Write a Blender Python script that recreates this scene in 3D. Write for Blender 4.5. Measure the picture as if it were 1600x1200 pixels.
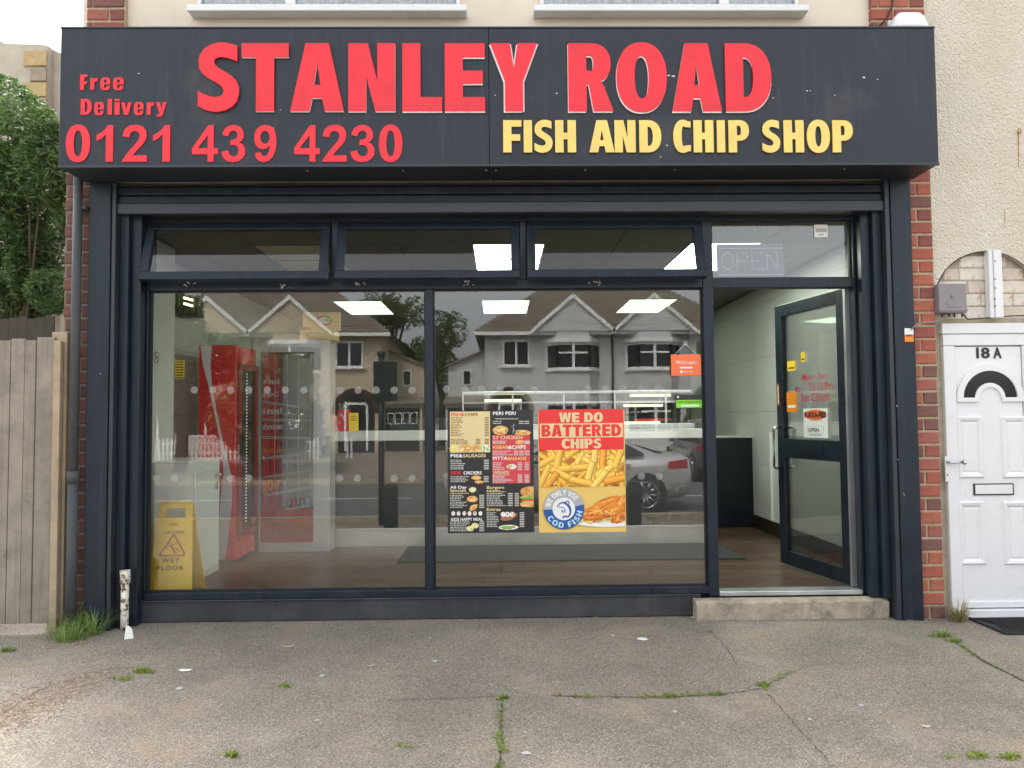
import bpy, bmesh, math, random
from mathutils import Matrix, Vector
R = math.radians
random.seed(7)
for o in list(bpy.data.objects):
    bpy.data.objects.remove(o)
SC = bpy.context.scene
COL = SC.collection

# ------------------------------------------------------------------ camera
CAM_POS = Vector((0.0, -5.36, 1.42))
YAW, PITCH, ROLL = R(-0.93), R(2.6), R(-0.5)
FPX = 1205.0
CAM_M = (Matrix.Rotation(YAW, 3, 'Z') @ Matrix.Rotation(R(90) + PITCH, 3, 'X') @ Matrix.Rotation(ROLL, 3, 'Z'))
cam = bpy.data.cameras.new('camera')
cam.sensor_width = 36.0
cam.lens = FPX / 1600.0 * 36.0
cam.clip_start = 0.05
cam.clip_end = 2000
camo = bpy.data.objects.new('camera', cam)
COL.objects.link(camo)
camo.matrix_world = Matrix.Translation(CAM_POS) @ CAM_M.to_4x4()
SC.camera = camo

# ------------------------------------------------------------------ sky, sun, exposure
SUN_EL, SUN_DIR = R(57), Vector((-0.45, 0.893))
w = bpy.data.worlds.new('World'); SC.world = w; w.use_nodes = True
wn = w.node_tree
sky = wn.nodes.new('ShaderNodeTexSky'); sky.sky_type = 'NISHITA'; sky.sun_disc = False
sky.sun_elevation = SUN_EL
sky.sun_rotation = math.atan2(SUN_DIR.x, SUN_DIR.y)
sky.air_density = 1.0; sky.dust_density = 4.0; sky.ozone_density = 1.0
hs = wn.nodes.new('ShaderNodeHueSaturation'); hs.inputs['Saturation'].default_value = 0.22
wn.links.new(sky.outputs[0], hs.inputs['Color'])
bg = wn.nodes['Background']; bg.inputs['Strength'].default_value = 0.15
wn.links.new(hs.outputs[0], bg.inputs['Color'])
sun = bpy.data.lights.new('sun', 'SUN'); sun.energy = 1.3; sun.angle = R(16); sun.color = (1.0, 0.95, 0.87)
suno = bpy.data.objects.new('sun', sun); COL.objects.link(suno)
sd = Vector((SUN_DIR.x * math.cos(SUN_EL), SUN_DIR.y * math.cos(SUN_EL), math.sin(SUN_EL)))
suno.rotation_euler = sd.to_track_quat('Z', 'Y').to_euler()
suno.location = (-8, 14, 14)
SC.view_settings.view_transform = 'Standard'
SC.view_settings.look = 'None'
SC.view_settings.exposure = 2.1
SC.view_settings.gamma = 1.0
SC.view_settings.use_curve_mapping = False
SC.render.engine = 'CYCLES'
SC.cycles.use_denoising = True
SC.cycles.max_bounces = 9
SC.cycles.transparent_max_bounces = 14
SC.cycles.caustics_reflective = False
SC.cycles.caustics_refractive = False
SC.cycles.sample_clamp_indirect = 6.0

# ------------------------------------------------------------------ pixel -> place (photo is 1600 x 1200)
def ray(px, py):
    return (CAM_M @ Vector(((px - 800) / FPX, -(py - 600) / FPX, -1.0)))
def P(px, py, y):
    d = ray(px, py); t = (y - CAM_POS.y) / d.y
    p = CAM_POS + d * t
    return p.x, p.z
def G(px, py, z=0.0):
    d = ray(px, py); t = (z - CAM_POS.z) / d.z
    p = CAM_POS + d * t
    return p.x, p.y
def X(px, py, y): return P(px, py, y)[0]
def Z(px, py, y): return P(px, py, y)[1]

# ------------------------------------------------------------------ materials
MATS = {}
def nt_new(name):
    m = bpy.data.materials.new(name); m.use_nodes = True
    MATS[name] = m
    return m, m.node_tree, m.node_tree.nodes['Principled BSDF']
def lin(r, g, b):
    f = lambda c: (c / 255.0 / 12.92) if c / 255.0 <= 0.04045 else ((c / 255.0 + 0.055) / 1.055) ** 2.4
    return (f(r), f(g), f(b), 1.0)
def mat(name, col, rough=0.5, metal=0.0, var=0.12, vs=4.0, bump=0.0, bs=60.0, spec=0.5, rnd=0.0, dirt=None, emit=None, es=0.0, coat=0.0, streak=None):
    """plain coloured stuff with noise in colour, roughness and relief"""
    m, nt, b = nt_new(name)
    if len(col) == 3: col = (*col, 1.0)
    tc = nt.nodes.new('ShaderNodeTexCoord')
    n = nt.nodes.new('ShaderNodeTexNoise'); n.inputs['Scale'].default_value = vs; n.inputs['Detail'].default_value = 6
    n.inputs['Roughness'].default_value = 0.62
    nt.links.new(tc.outputs['Object'], n.inputs['Vector'])
    ramp = nt.nodes.new('ShaderNodeMapRange')
    ramp.inputs['From Min'].default_value = 0.3; ramp.inputs['From Max'].default_value = 0.7
    ramp.inputs['To Min'].default_value = 1.0 - var; ramp.inputs['To Max'].default_value = 1.0 + var
    nt.links.new(n.outputs['Fac'], ramp.inputs['Value'])
    mul = nt.nodes.new('ShaderNodeMix'); mul.data_type = 'RGBA'; mul.blend_type = 'MULTIPLY'; mul.inputs[0].default_value = 1.0
    mul.inputs[6].default_value = col
    nt.links.new(ramp.outputs[0], mul.inputs[7])
    last = mul.outputs[2]
    if rnd > 0:
        oi = nt.nodes.new('ShaderNodeObjectInfo')
        mr = nt.nodes.new('ShaderNodeMapRange'); mr.inputs['To Min'].default_value = 1 - rnd; mr.inputs['To Max'].default_value = 1 + rnd
        nt.links.new(oi.outputs['Random'], mr.inputs['Value'])
        m2 = nt.nodes.new('ShaderNodeMix'); m2.data_type = 'RGBA'; m2.blend_type = 'MULTIPLY'; m2.inputs[0].default_value = 1.0
        nt.links.new(last, m2.inputs[6]); nt.links.new(mr.outputs[0], m2.inputs[7]); last = m2.outputs[2]
    if dirt:
        dc, ds, lo, hi = dirt
        n2 = nt.nodes.new('ShaderNodeTexNoise'); n2.inputs['Scale'].default_value = ds; n2.inputs['Detail'].default_value = 8
        n2.inputs['Roughness'].default_value = 0.7
        nt.links.new(tc.outputs['Object'], n2.inputs['Vector'])
        mr = nt.nodes.new('ShaderNodeMapRange'); mr.inputs['From Min'].default_value = lo; mr.inputs['From Max'].default_value = hi
        nt.links.new(n2.outputs['Fac'], mr.inputs['Value'])
        m3 = nt.nodes.new('ShaderNodeMix'); m3.data_type = 'RGBA'
        nt.links.new(mr.outputs[0], m3.inputs[0]); nt.links.new(last, m3.inputs[6]); m3.inputs[7].default_value = (*dc[:3], 1)
        last = m3.outputs[2]
    if streak:
        mp = nt.nodes.new('ShaderNodeMapping'); mp.inputs['Scale'].default_value = (26, 26, 1.3)
        nt.links.new(tc.outputs['Object'], mp.inputs[0])
        n4 = nt.nodes.new('ShaderNodeTexNoise'); n4.inputs['Scale'].default_value = 1.0; n4.inputs['Detail'].default_value = 5
        nt.links.new(mp.outputs[0], n4.inputs['Vector'])
        mr4 = nt.nodes.new('ShaderNodeMapRange'); mr4.inputs['From Min'].default_value = 0.56; mr4.inputs['From Max'].default_value = 0.85
        mr4.inputs['To Max'].default_value = 0.55
        nt.links.new(n4.outputs['Fac'], mr4.inputs['Value'])
        m4 = nt.nodes.new('ShaderNodeMix'); m4.data_type = 'RGBA'
        nt.links.new(mr4.outputs[0], m4.inputs[0]); nt.links.new(last, m4.inputs[6]); m4.inputs[7].default_value = (*streak, 1)
        last = m4.outputs[2]
    nt.links.new(last, b.inputs['Base Color'])
    rr = nt.nodes.new('ShaderNodeMapRange'); rr.inputs['From Min'].default_value = 0.3; rr.inputs['From Max'].default_value = 0.7
    rr.inputs['To Min'].default_value = max(0.02, rough - 0.08); rr.inputs['To Max'].default_value = min(1.0, rough + 0.08)
    nt.links.new(n.outputs['Fac'], rr.inputs['Value']); nt.links.new(rr.outputs[0], b.inputs['Roughness'])
    b.inputs['Metallic'].default_value = metal
    b.inputs['Specular IOR Level'].default_value = spec
    b.inputs['Coat Weight'].default_value = coat
    if bump > 0:
        nb = nt.nodes.new('ShaderNodeTexNoise'); nb.inputs['Scale'].default_value = bs; nb.inputs['Detail'].default_value = 5
        nt.links.new(tc.outputs['Object'], nb.inputs['Vector'])
        bp = nt.nodes.new('ShaderNodeBump'); bp.inputs['Strength'].default_value = bump; bp.inputs['Distance'].default_value = 0.01
        nt.links.new(nb.outputs['Fac'], bp.inputs['Height']); nt.links.new(bp.outputs[0], b.inputs['Normal'])
    if emit:
        b.inputs['Emission Color'].default_value = (*emit[:3], 1); b.inputs['Emission Strength'].default_value = es
    return m

def glass(name, refl=1.0, tint=(0.86, 0.88, 0.87), f0=0.10, smear=0.0):
    m = bpy.data.materials.new(name); m.use_nodes = True; MATS[name] = m
    nt = m.node_tree; nt.nodes.clear()
    out = nt.nodes.new('ShaderNodeOutputMaterial')
    tr = nt.nodes.new('ShaderNodeBsdfTransparent'); tr.inputs[0].default_value = (*tint, 1)
    gl = nt.nodes.new('ShaderNodeBsdfGlossy'); gl.inputs['Roughness'].default_value = 0.0; gl.inputs[0].default_value = (1, 1, 1, 1)
    lw = nt.nodes.new('ShaderNodeFresnel'); lw.inputs['IOR'].default_value = 1.45
    ma = nt.nodes.new('ShaderNodeMath'); ma.operation = 'MULTIPLY_ADD'; ma.inputs[1].default_value = refl; ma.inputs[2].default_value = f0
    ma.use_clamp = True
    nt.links.new(lw.outputs[0], ma.inputs[0])
    mx = nt.nodes.new('ShaderNodeMixShader')
    nt.links.new(ma.outputs[0], mx.inputs[0]); nt.links.new(tr.outputs[0], mx.inputs[1]); nt.links.new(gl.outputs[0], mx.inputs[2])
    if smear > 0:
        tc = nt.nodes.new('ShaderNodeTexCoord'); mp = nt.nodes.new('ShaderNodeMapping'); mp.inputs['Scale'].default_value = (3.5, 3.5, 1.6); mp.inputs['Rotation'].default_value = (0, 0.5, 0)
        n = nt.nodes.new('ShaderNodeTexNoise'); n.inputs['Scale'].default_value = 1.6; n.inputs['Detail'].default_value = 9; n.inputs['Roughness'].default_value = 0.7
        nt.links.new(tc.outputs['Object'], mp.inputs[0]); nt.links.new(mp.outputs[0], n.inputs['Vector'])
        mr = nt.nodes.new('ShaderNodeMapRange'); mr.inputs['From Min'].default_value = 0.48; mr.inputs['From Max'].default_value = 0.80; mr.inputs['To Max'].default_value = smear
        nt.links.new(n.outputs['Fac'], mr.inputs['Value'])
        df = nt.nodes.new('ShaderNodeBsdfDiffuse'); df.inputs[0].default_value = (0.7, 0.7, 0.68, 1)
        m2 = nt.nodes.new('ShaderNodeMixShader'); nt.links.new(mr.outputs[0], m2.inputs[0]); nt.links.new(mx.outputs[0], m2.inputs[1]); nt.links.new(df.outputs[0], m2.inputs[2])
        nb = nt.nodes.new('ShaderNodeTexNoise'); nb.inputs['Scale'].default_value = 1.1; nt.links.new(tc.outputs['Object'], nb.inputs['Vector'])
        bp = nt.nodes.new('ShaderNodeBump'); bp.inputs['Strength'].default_value = 0.05; bp.inputs['Distance'].default_value = 0.006
        nt.links.new(nb.outputs['Fac'], bp.inputs['Height']); nt.links.new(bp.outputs[0], gl.inputs['Normal'])
        mx = m2
    nt.links.new(mx.outputs[0], out.inputs[0])
    return m

def vcol(name, rough=0.5, emit=0.0):
    m, nt, b = nt_new(name)
    a = nt.nodes.new('ShaderNodeAttribute'); a.attribute_name = 'Col'
    nt.links.new(a.outputs['Color'], b.inputs['Base Color']); b.inputs['Roughness'].default_value = rough
    return m

def asphalt():
    m, nt, b = nt_new('asphalt')
    L = nt.links.new; N = nt.nodes.new
    tc = N('ShaderNodeTexCoord')
    def vor(s, feat='F1'):
        v = N('ShaderNodeTexVoronoi'); v.inputs['Scale'].default_value = s; v.feature = feat
        L(tc.outputs['Object'], v.inputs['Vector']); return v
    def noi(s, d=5, r=0.6):
        v = N('ShaderNodeTexNoise'); v.inputs['Scale'].default_value = s; v.inputs['Detail'].default_value = d; v.inputs['Roughness'].default_value = r
        L(tc.outputs['Object'], v.inputs['Vector']); return v
    def rng(src, a, c, t0, t1):
        v = N('ShaderNodeMapRange'); v.inputs['From Min'].default_value = a; v.inputs['From Max'].default_value = c
        v.inputs['To Min'].default_value = t0; v.inputs['To Max'].default_value = t1; L(src, v.inputs['Value']); return v.outputs[0]
    def mix(f, a, c, bt='MIX'):
        v = N('ShaderNodeMix'); v.data_type = 'RGBA'; v.blend_type = bt
        if isinstance(f, float): v.inputs[0].default_value = f
        else: L(f, v.inputs[0])
        for s, k in ((a, 6), (c, 7)):
            if isinstance(s, tuple): v.inputs[k].default_value = (*s[:3], 1)
            else: L(s, v.inputs[k])
        return v.outputs[2]
    v1 = vor(105); v2 = vor(190)
    sep = N('ShaderNodeSeparateColor'); L(v1.outputs['Color'], sep.inputs[0])
    sep2 = N('ShaderNodeSeparateColor'); L(v2.outputs['Color'], sep2.inputs[0])
    stone = mix(sep.outputs[0], (0.205, 0.178, 0.144), (0.325, 0.284, 0.232))
    # binder seen between the stones
    binder = rng(v1.outputs['Distance'], 0.40, 0.80, 0.0, 0.7)
    c = mix(binder, stone, (0.160, 0.137, 0.109))
    pale = rng(sep2.outputs[1], 0.90, 0.97, 0.0, 0.75)
    c = mix(pale, c, (0.50, 0.46, 0.40))
    dark = rng(sep2.outputs[2], 0.88, 0.96, 0.0, 0.7)
    c = mix(dark, c, (0.060, 0.055, 0.05))
    big = rng(noi(0.9, 6, 0.65).outputs['Fac'], 0.3, 0.7, 0.74, 1.18)
    c = mix(1.0, c, big, 'MULTIPLY')
    # rusty and mossy stains with shapes of their own
    rust = rng(noi(1.7, 7, 0.7).outputs['Fac'], 0.53, 0.70, 0.0, 0.6)
    c = mix(rust, c, (0.34, 0.25, 0.165))
    n3 = N('ShaderNodeTexNoise'); n3.inputs['Scale'].default_value = 2.3; n3.inputs['Detail'].default_value = 8; n3.noise_dimensions = '4D'; n3.inputs['W'].default_value = 3.0
    L(tc.outputs['Object'], n3.inputs['Vector'])
    wash = rng(n3.outputs['Fac'], 0.56, 0.74, 0.0, 0.3)
    c = mix(wash, c, (0.40, 0.355, 0.295))
    L(c, b.inputs['Base Color'])
    b.inputs['Roughness'].default_value = 0.9; b.inputs['Specular IOR Level'].default_value = 0.25
    h = N('ShaderNodeMath'); h.operation = 'MULTIPLY_ADD'; h.inputs[1].default_value = -0.8
    L(v1.outputs['Distance'], h.inputs[0]); L(noi(30, 4).outputs['Fac'], h.inputs[2])
    bp = N('ShaderNodeBump'); bp.inputs['Strength'].default_value = 0.6; bp.inputs['Distance'].default_value = 0.006
    L(h.outputs[0], bp.inputs['Height']); L(bp.outputs[0], b.inputs['Normal'])
    return m

def roughcast(name, c0, c1):
    m, nt, b = nt_new(name)
    L = nt.links.new; N = nt.nodes.new
    tc = N('ShaderNodeTexCoord')
    v = N('ShaderNodeTexVoronoi'); v.inputs['Scale'].default_value = 75; v.feature = 'SMOOTH_F1'; v.inputs['Smoothness'].default_value = 0.5
    n = N('ShaderNodeTexNoise'); n.inputs['Scale'].default_value = 45; n.inputs['Detail'].default_value = 4
    big = N('ShaderNodeTexNoise'); big.inputs['Scale'].default_value = 1.6; big.inputs['Detail'].default_value = 7
    for x in (v, n, big): L(tc.outputs['Object'], x.inputs['Vector'])
    mr = N('ShaderNodeMapRange'); mr.inputs['From Min'].default_value = 0.35; mr.inputs['From Max'].default_value = 0.68
    L(big.outputs['Fac'], mr.inputs['Value'])
    mx = N('ShaderNodeMix'); mx.data_type = 'RGBA'; mx.inputs[6].default_value = (*c0, 1); mx.inputs[7].default_value = (*c1, 1)
    L(mr.outputs[0], mx.inputs[0]); L(mx.outputs[2], b.inputs['Base Color'])
    b.inputs['Roughness'].default_value = 0.92; b.inputs['Specular IOR Level'].default_value = 0.2
    h = N('ShaderNodeMath'); h.operation = 'MULTIPLY_ADD'; h.inputs[1].default_value = -1.0
    L(v.outputs['Distance'], h.inputs[0]); L(n.outputs['Fac'], h.inputs[2])
    bp = N('ShaderNodeBump'); bp.inputs['Strength'].default_value = 1.0; bp.inputs['Distance'].default_value = 0.011
    L(h.outputs[0], bp.inputs['Height']); L(bp.outputs[0], b.inputs['Normal'])
    return m

def brickmat(name, cols, var=0.2, dirt=None):
    """brick whose tone differs from brick to brick"""
    m = mat(name, cols[0], 0.88, var=var, vs=14, bump=0.5, bs=90, spec=0.2, dirt=dirt)
    nt = m.node_tree; b = nt.nodes['Principled BSDF']
    oi = nt.nodes.new('ShaderNodeObjectInfo')
    cr = nt.nodes.new('ShaderNodeValToRGB'); cr.color_ramp.interpolation = 'CONSTANT'
    els = cr.color_ramp.elements
    for i, c in enumerate(cols):
        e = els[i] if i < 2 else els.new(i / len(cols))
        e.position = i / len(cols); e.color = (*c, 1)
    nt.links.new(oi.outputs['Random'], cr.inputs[0])
    mul = [n for n in nt.nodes if n.type == 'MIX' and n.blend_type == 'MULTIPLY'][0]
    nt.links.new(cr.outputs[0], mul.inputs[6])
    return m

def leafmat(name, a, c, trans=0.35):
    m, nt, b = nt_new(name)
    g = nt.nodes.new('ShaderNodeNewGeometry')
    mx = nt.nodes.new('ShaderNodeMix'); mx.data_type = 'RGBA'; mx.inputs[6].default_value = (*a, 1); mx.inputs[7].default_value = (*c, 1)
    nt.links.new(g.outputs['Random Per Island'], mx.inputs[0])
    nt.links.new(mx.outputs[2], b.inputs['Base Color'])
    b.inputs['Roughness'].default_value = 0.5
    tl = nt.nodes.new('ShaderNodeBsdfTranslucent'); nt.links.new(mx.outputs[2], tl.inputs[0])
    ms = nt.nodes.new('ShaderNodeMixShader'); ms.inputs[0].default_value = trans
    out = nt.nodes['Material Output']
    nt.links.new(b.outputs[0], ms.inputs[1]); nt.links.new(tl.outputs[0], ms.inputs[2]); nt.links.new(ms.outputs[0], out.inputs[0])
    return m

asphalt()
mat('road_asphalt', (0.11, 0.107, 0.103), 0.9, var=0.25, vs=9, bump=0.3, bs=80)
mat('concrete', (0.36, 0.31, 0.235), 0.93, var=0.28, vs=9, bump=0.7, bs=45, spec=0.2, dirt=((0.12, 0.105, 0.085), 6, 0.55, 0.75))
mat('paving', (0.30, 0.28, 0.26), 0.93, var=0.2, vs=3, bump=0.3)
mat('frame', (0.010, 0.018, 0.029), 0.40, var=0.2, vs=5, spec=0.34, dirt=((0.05, 0.05, 0.052), 2.5, 0.60, 0.9), streak=(0.05, 0.052, 0.054))
mat('frame_edge', (0.024, 0.032, 0.042), 0.38, var=0.15, vs=5)
mat('door_frame_dark', (0.010, 0.017, 0.027), 0.32, var=0.15, vs=5)
mat('frame_dusty_lit', (0.034, 0.039, 0.046), 0.5, var=0.25, vs=4, dirt=((0.09, 0.085, 0.08), 3, 0.52, 0.85), streak=(0.08, 0.078, 0.075))  # frame copy for the plinth: dust, plus sky and ground light in the base
mat('gasket', (0.008, 0.009, 0.010), 0.6)
mat('fascia', (0.018, 0.023, 0.033), 0.45, var=0.22, vs=2.2, spec=0.36, dirt=((0.065, 0.066, 0.07), 1.4, 0.55, 0.85), streak=(0.07, 0.072, 0.078))
mat('alu', (0.55, 0.56, 0.57), 0.35, metal=0.8, var=0.1)
mat('steel', (0.60, 0.60, 0.60), 0.24, metal=1.0, var=0.08)
mat('brushed', (0.52, 0.52, 0.51), 0.38, metal=0.75, var=0.14, vs=3)
mat('red_letter', (0.76, 0.030, 0.046), 0.42, var=0.10, vs=6, spec=0.35)
mat('yellow_letter', (0.84, 0.60, 0.15), 0.42, var=0.10, vs=6, dirt=((0.75, 0.42, 0.16), 5, 0.58, 0.9))
mat('white_plastic', (0.80, 0.80, 0.79), 0.38, var=0.05, vs=3)
mat('letter_edge', (0.80, 0.76, 0.74), 0.6, var=0.18, vs=60, dirt=((0.35, 0.20, 0.20), 45, 0.55, 0.8))
mat('upvc', (0.76, 0.765, 0.77), 0.30, var=0.04, vs=2, dirt=((0.62, 0.60, 0.55), 3, 0.58, 0.9))
mat('lace', (0.62, 0.68, 0.74), 0.9, var=0.35, vs=38)
mat('cream_render', (0.74, 0.655, 0.53), 0.92, var=0.07, vs=2, bump=0.25, bs=40, spec=0.2, dirt=((0.36, 0.33, 0.27), 1.8, 0.60, 0.85))
roughcast('roughcast', (0.66, 0.60, 0.48), (0.72, 0.67, 0.57))
brickmat('brick', [(0.36, 0.115, 0.080), (0.31, 0.105, 0.082), (0.39, 0.135, 0.085), (0.24, 0.092, 0.078), (0.34, 0.125, 0.098), (0.20, 0.10, 0.085)], dirt=((0.13, 0.06, 0.05), 7, 0.58, 0.85))
mat('mortar', (0.46, 0.36, 0.25), 0.95, var=0.2, vs=20, bump=0.5, bs=100, spec=0.1)
brickmat('brick_shaded', [(0.17, 0.085, 0.068), (0.14, 0.075, 0.062), (0.19, 0.09, 0.07)], dirt=((0.07, 0.05, 0.045), 7, 0.5, 0.8))  # darker copy of brick, the left pier's shade put into the colour
mat('mortar_shaded', (0.22, 0.18, 0.145), 0.95, var=0.2, vs=20)  # mortar darkened to match, shade in the colour
mat('steel_dark', (0.16, 0.16, 0.16), 0.4, metal=0.7, var=0.1)
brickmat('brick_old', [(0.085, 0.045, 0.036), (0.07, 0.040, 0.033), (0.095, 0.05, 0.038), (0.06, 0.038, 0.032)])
mat('mortar_pale', (0.40, 0.36, 0.27), 0.95, var=0.2, vs=20)
brickmat('brick_painted', [(0.72, 0.67, 0.56), (0.74, 0.69, 0.58), (0.64, 0.56, 0.47), (0.75, 0.71, 0.62)], dirt=((0.46, 0.24, 0.18), 16, 0.52, 0.72))
brickmat('quoin', [(0.46, 0.36, 0.23), (0.40, 0.33, 0.24), (0.50, 0.38, 0.20), (0.36, 0.30, 0.23)])
mat('gable_render', (0.50, 0.455, 0.375), 0.95, var=0.15, vs=3, bump=0.4, bs=40, spec=0.1)
mat('wood_fence', (0.26, 0.232, 0.19), 0.92, var=0.25, vs=5, bump=0.4, bs=30, spec=0.15, rnd=0.16, dirt=((0.13, 0.115, 0.095), 4, 0.55, 0.8), streak=(0.10, 0.088, 0.07))
mat('wood_lit', (0.36, 0.285, 0.19), 0.9, var=0.2, vs=8)  # fence wood made paler, light on the gate edge put into the colour
mat('pipe_grey', (0.06, 0.065, 0.068), 0.8, var=0.15)
mat('peeling', (0.70, 0.66, 0.56), 0.8, var=0.15, vs=20, bump=0.6, bs=60, dirt=((0.13, 0.075, 0.04), 17, 0.50, 0.56))
mat('meter_grey', (0.26, 0.235, 0.245), 0.6, var=0.12, vs=6)
mat('cable', (0.02, 0.02, 0.02), 0.6)
mat('rubber', (0.022, 0.023, 0.024), 0.75, var=0.3, vs=20)
mat('dark_glass', (0.012, 0.014, 0.017), 0.06, var=0.02)
mat('black', (0.012, 0.012, 0.012), 0.45)
mat('navy_panel', (0.006, 0.010, 0.018), 0.35)
mat('counter_black', (0.020, 0.021, 0.022), 0.22, var=0.2, vs=2)
mat('counter_top', (0.60, 0.60, 0.58), 0.35, var=0.08)
mat('wall_tile', (0.76, 0.77, 0.75), 0.42, var=0.05, vs=1.5)
mat('wall_back', (0.055, 0.055, 0.052), 0.6, var=0.15, vs=2)
mat('grout', (0.36, 0.37, 0.35), 0.9)
mat('ceiling', (0.19, 0.175, 0.155), 0.9, var=0.06, vs=3, rnd=0.04)
mat('tbar', (0.14, 0.135, 0.125), 0.5)
mat('unlit_panel', (0.55, 0.48, 0.36), 0.6, var=0.05)
mat('floor_plank', (0.11, 0.068, 0.046), 0.34, var=0.30, vs=7, rnd=0.22)
mat('skirting', (0.035, 0.022, 0.015), 0.5, var=0.2)
mat('mat_grey', (0.045, 0.046, 0.050), 0.95, var=0.3, vs=60, bump=0.4, bs=200)
mat('light_panel', (0.9, 0.95, 0.9), 0.5, var=0.0, emit=(0.90, 1.0, 0.84), es=4.5)
mat('light_panel_rear', (0.9, 0.95, 0.9), 0.5, var=0.0, emit=(0.78, 1.0, 0.70), es=0.5)
mat('house_white', (0.86, 0.86, 0.85), 0.5, var=0.03)
mat('tube_light', (0.9, 0.95, 0.8), 0.5, var=0.0, emit=(0.80, 1.0, 0.52), es=0.4)
mat('led_dot', (0.9, 0.9, 0.95), 0.5, var=0.0, emit=(0.9, 0.95, 1.0), es=0.06)
mat('heater_glow', (0.9, 0.8, 0.5), 0.5, var=0.0, emit=(1.0, 0.80, 0.45), es=1.2)
mat('fridge_red', (0.60, 0.014, 0.022), 0.28, var=0.06)
mat('fridge_red_dark', (0.22, 0.008, 0.014), 0.35)
mat('fridge_silver', (0.46, 0.47, 0.48), 0.35, metal=0.3, var=0.05)
mat('fridge_inside', (0.30, 0.31, 0.32), 0.5)
mat('swoosh', (0.66, 0.62, 0.62), 0.35)
mat('cabinet_white', (0.74, 0.76, 0.74), 0.35, var=0.04)
mat('sign_yellow', (0.92, 0.62, 0.03), 0.42, var=0.06, vs=6)
mat('sign_black', (0.05, 0.04, 0.02), 0.6)
mat('sign_red', (0.55, 0.10, 0.02), 0.5)
mat('print_red', (0.80, 0.030, 0.030), 0.42, var=0.03)
mat('print_red_soft', (0.62, 0.05, 0.07), 0.42, var=0.03)
mat('print_yellow', (0.78, 0.54, 0.14), 0.42, var=0.03)
mat('print_cream', (0.74, 0.60, 0.30), 0.42, var=0.05)
mat('print_white', (0.82, 0.82, 0.80), 0.42, var=0.03)
mat('print_grey', (0.42, 0.42, 0.43), 0.42, var=0.03)
mat('print_blue', (0.018, 0.085, 0.34), 0.42, var=0.03)
mat('print_paleblue', (0.45, 0.72, 0.82), 0.42, var=0.03)
mat('print_black', (0.016, 0.015, 0.015), 0.38, var=0.05)
mat('print_text', (0.62, 0.60, 0.55), 0.5)
mat('print_brown', (0.18, 0.06, 0.02), 0.5)
mat('print_orange', (0.86, 0.17, 0.045), 0.42, var=0.03)
mat('print_amber', (0.80, 0.25, 0.010), 0.42, var=0.03)
mat('print_green', (0.24, 0.72, 0.02), 0.42, var=0.03)
mat('door_red', (0.50, 0.01, 0.03), 0.5)
mat('paper', (0.74, 0.76, 0.68), 0.8, var=0.08)
mat('gum', (0.44, 0.42, 0.38), 0.9, var=0.2, vs=50)
mat('crack', (0.055, 0.05, 0.045), 0.95)
mat('debris', (0.33, 0.255, 0.19), 0.95, var=0.45, vs=30)
mat('bark', (0.09, 0.065, 0.045), 0.95, var=0.3, vs=12, bump=0.5)
leafmat('leaf_shrub', (0.045, 0.10, 0.035), (0.15, 0.24, 0.07))
leafmat('leaf_tree', (0.07, 0.12, 0.035), (0.15, 0.20, 0.06))
leafmat('grass_leaf', (0.14, 0.25, 0.05), (0.38, 0.46, 0.15), 0.4)
leafmat('moss_leaf', (0.16, 0.25, 0.03), (0.36, 0.42, 0.07), 0.4)
leafmat('dry_leaf', (0.26, 0.22, 0.08), (0.42, 0.34, 0.14), 0.3)
mat('roof_tile', (0.20, 0.165, 0.135), 0.9, var=0.3, vs=3, bump=0.3, rnd=0.1)
mat('house_cream', (0.58, 0.49, 0.35), 0.92, var=0.08)
mat('house_grey', (0.60, 0.60, 0.60), 0.92, var=0.08)
mat('car_silver', (0.72, 0.72, 0.71), 0.22, metal=0.5, var=0.02, coat=1.0)
mat('car_dark', (0.10, 0.105, 0.11), 0.25, metal=0.4, var=0.02, coat=1.0)
mat('tail_red', (0.45, 0.01, 0.02), 0.15)
mat('tyre', (0.018, 0.018, 0.018), 0.8)
mat('post_green', (0.012, 0.022, 0.020), 0.5)
mat('hatch_white', (0.7, 0.7, 0.68), 0.8)
vcol('print_photo', 0.42)
glass('window_glass', refl=1.0, tint=(0.985, 0.99, 0.985), f0=0.020, smear=0.009)
glass('hopper_glass', refl=0.8, tint=(0.98, 0.985, 0.98), f0=0.0, smear=0.006)
glass('inner_glass', refl=0.8, tint=(0.97, 0.975, 0.97), f0=0.0)
def dotmat():
    m = bpy.data.materials.new('etched'); m.use_nodes = True; MATS['etched'] = m
    nt = m.node_tree; nt.nodes.clear()
    o = nt.nodes.new('ShaderNodeOutputMaterial'); t = nt.nodes.new('ShaderNodeBsdfTransparent'); d = nt.nodes.new('ShaderNodeBsdfDiffuse')
    n = nt.nodes.new('ShaderNodeTexNoise'); n.inputs['Scale'].default_value = 30
    d.inputs[0].default_value = (0.62, 0.62, 0.60, 1); mx = nt.nodes.new('ShaderNodeMixShader')
    mr = nt.nodes.new('ShaderNodeMapRange'); mr.inputs['To Min'].default_value = 0.20; mr.inputs['To Max'].default_value = 0.36
    nt.links.new(n.outputs[0], mr.inputs[0]); nt.links.new(mr.outputs[0], mx.inputs[0])
    nt.links.new(t.outputs[0], mx.inputs[1]); nt.links.new(d.outputs[0], mx.inputs[2]); nt.links.new(mx.outputs[0], o.inputs[0])
dotmat()

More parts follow.
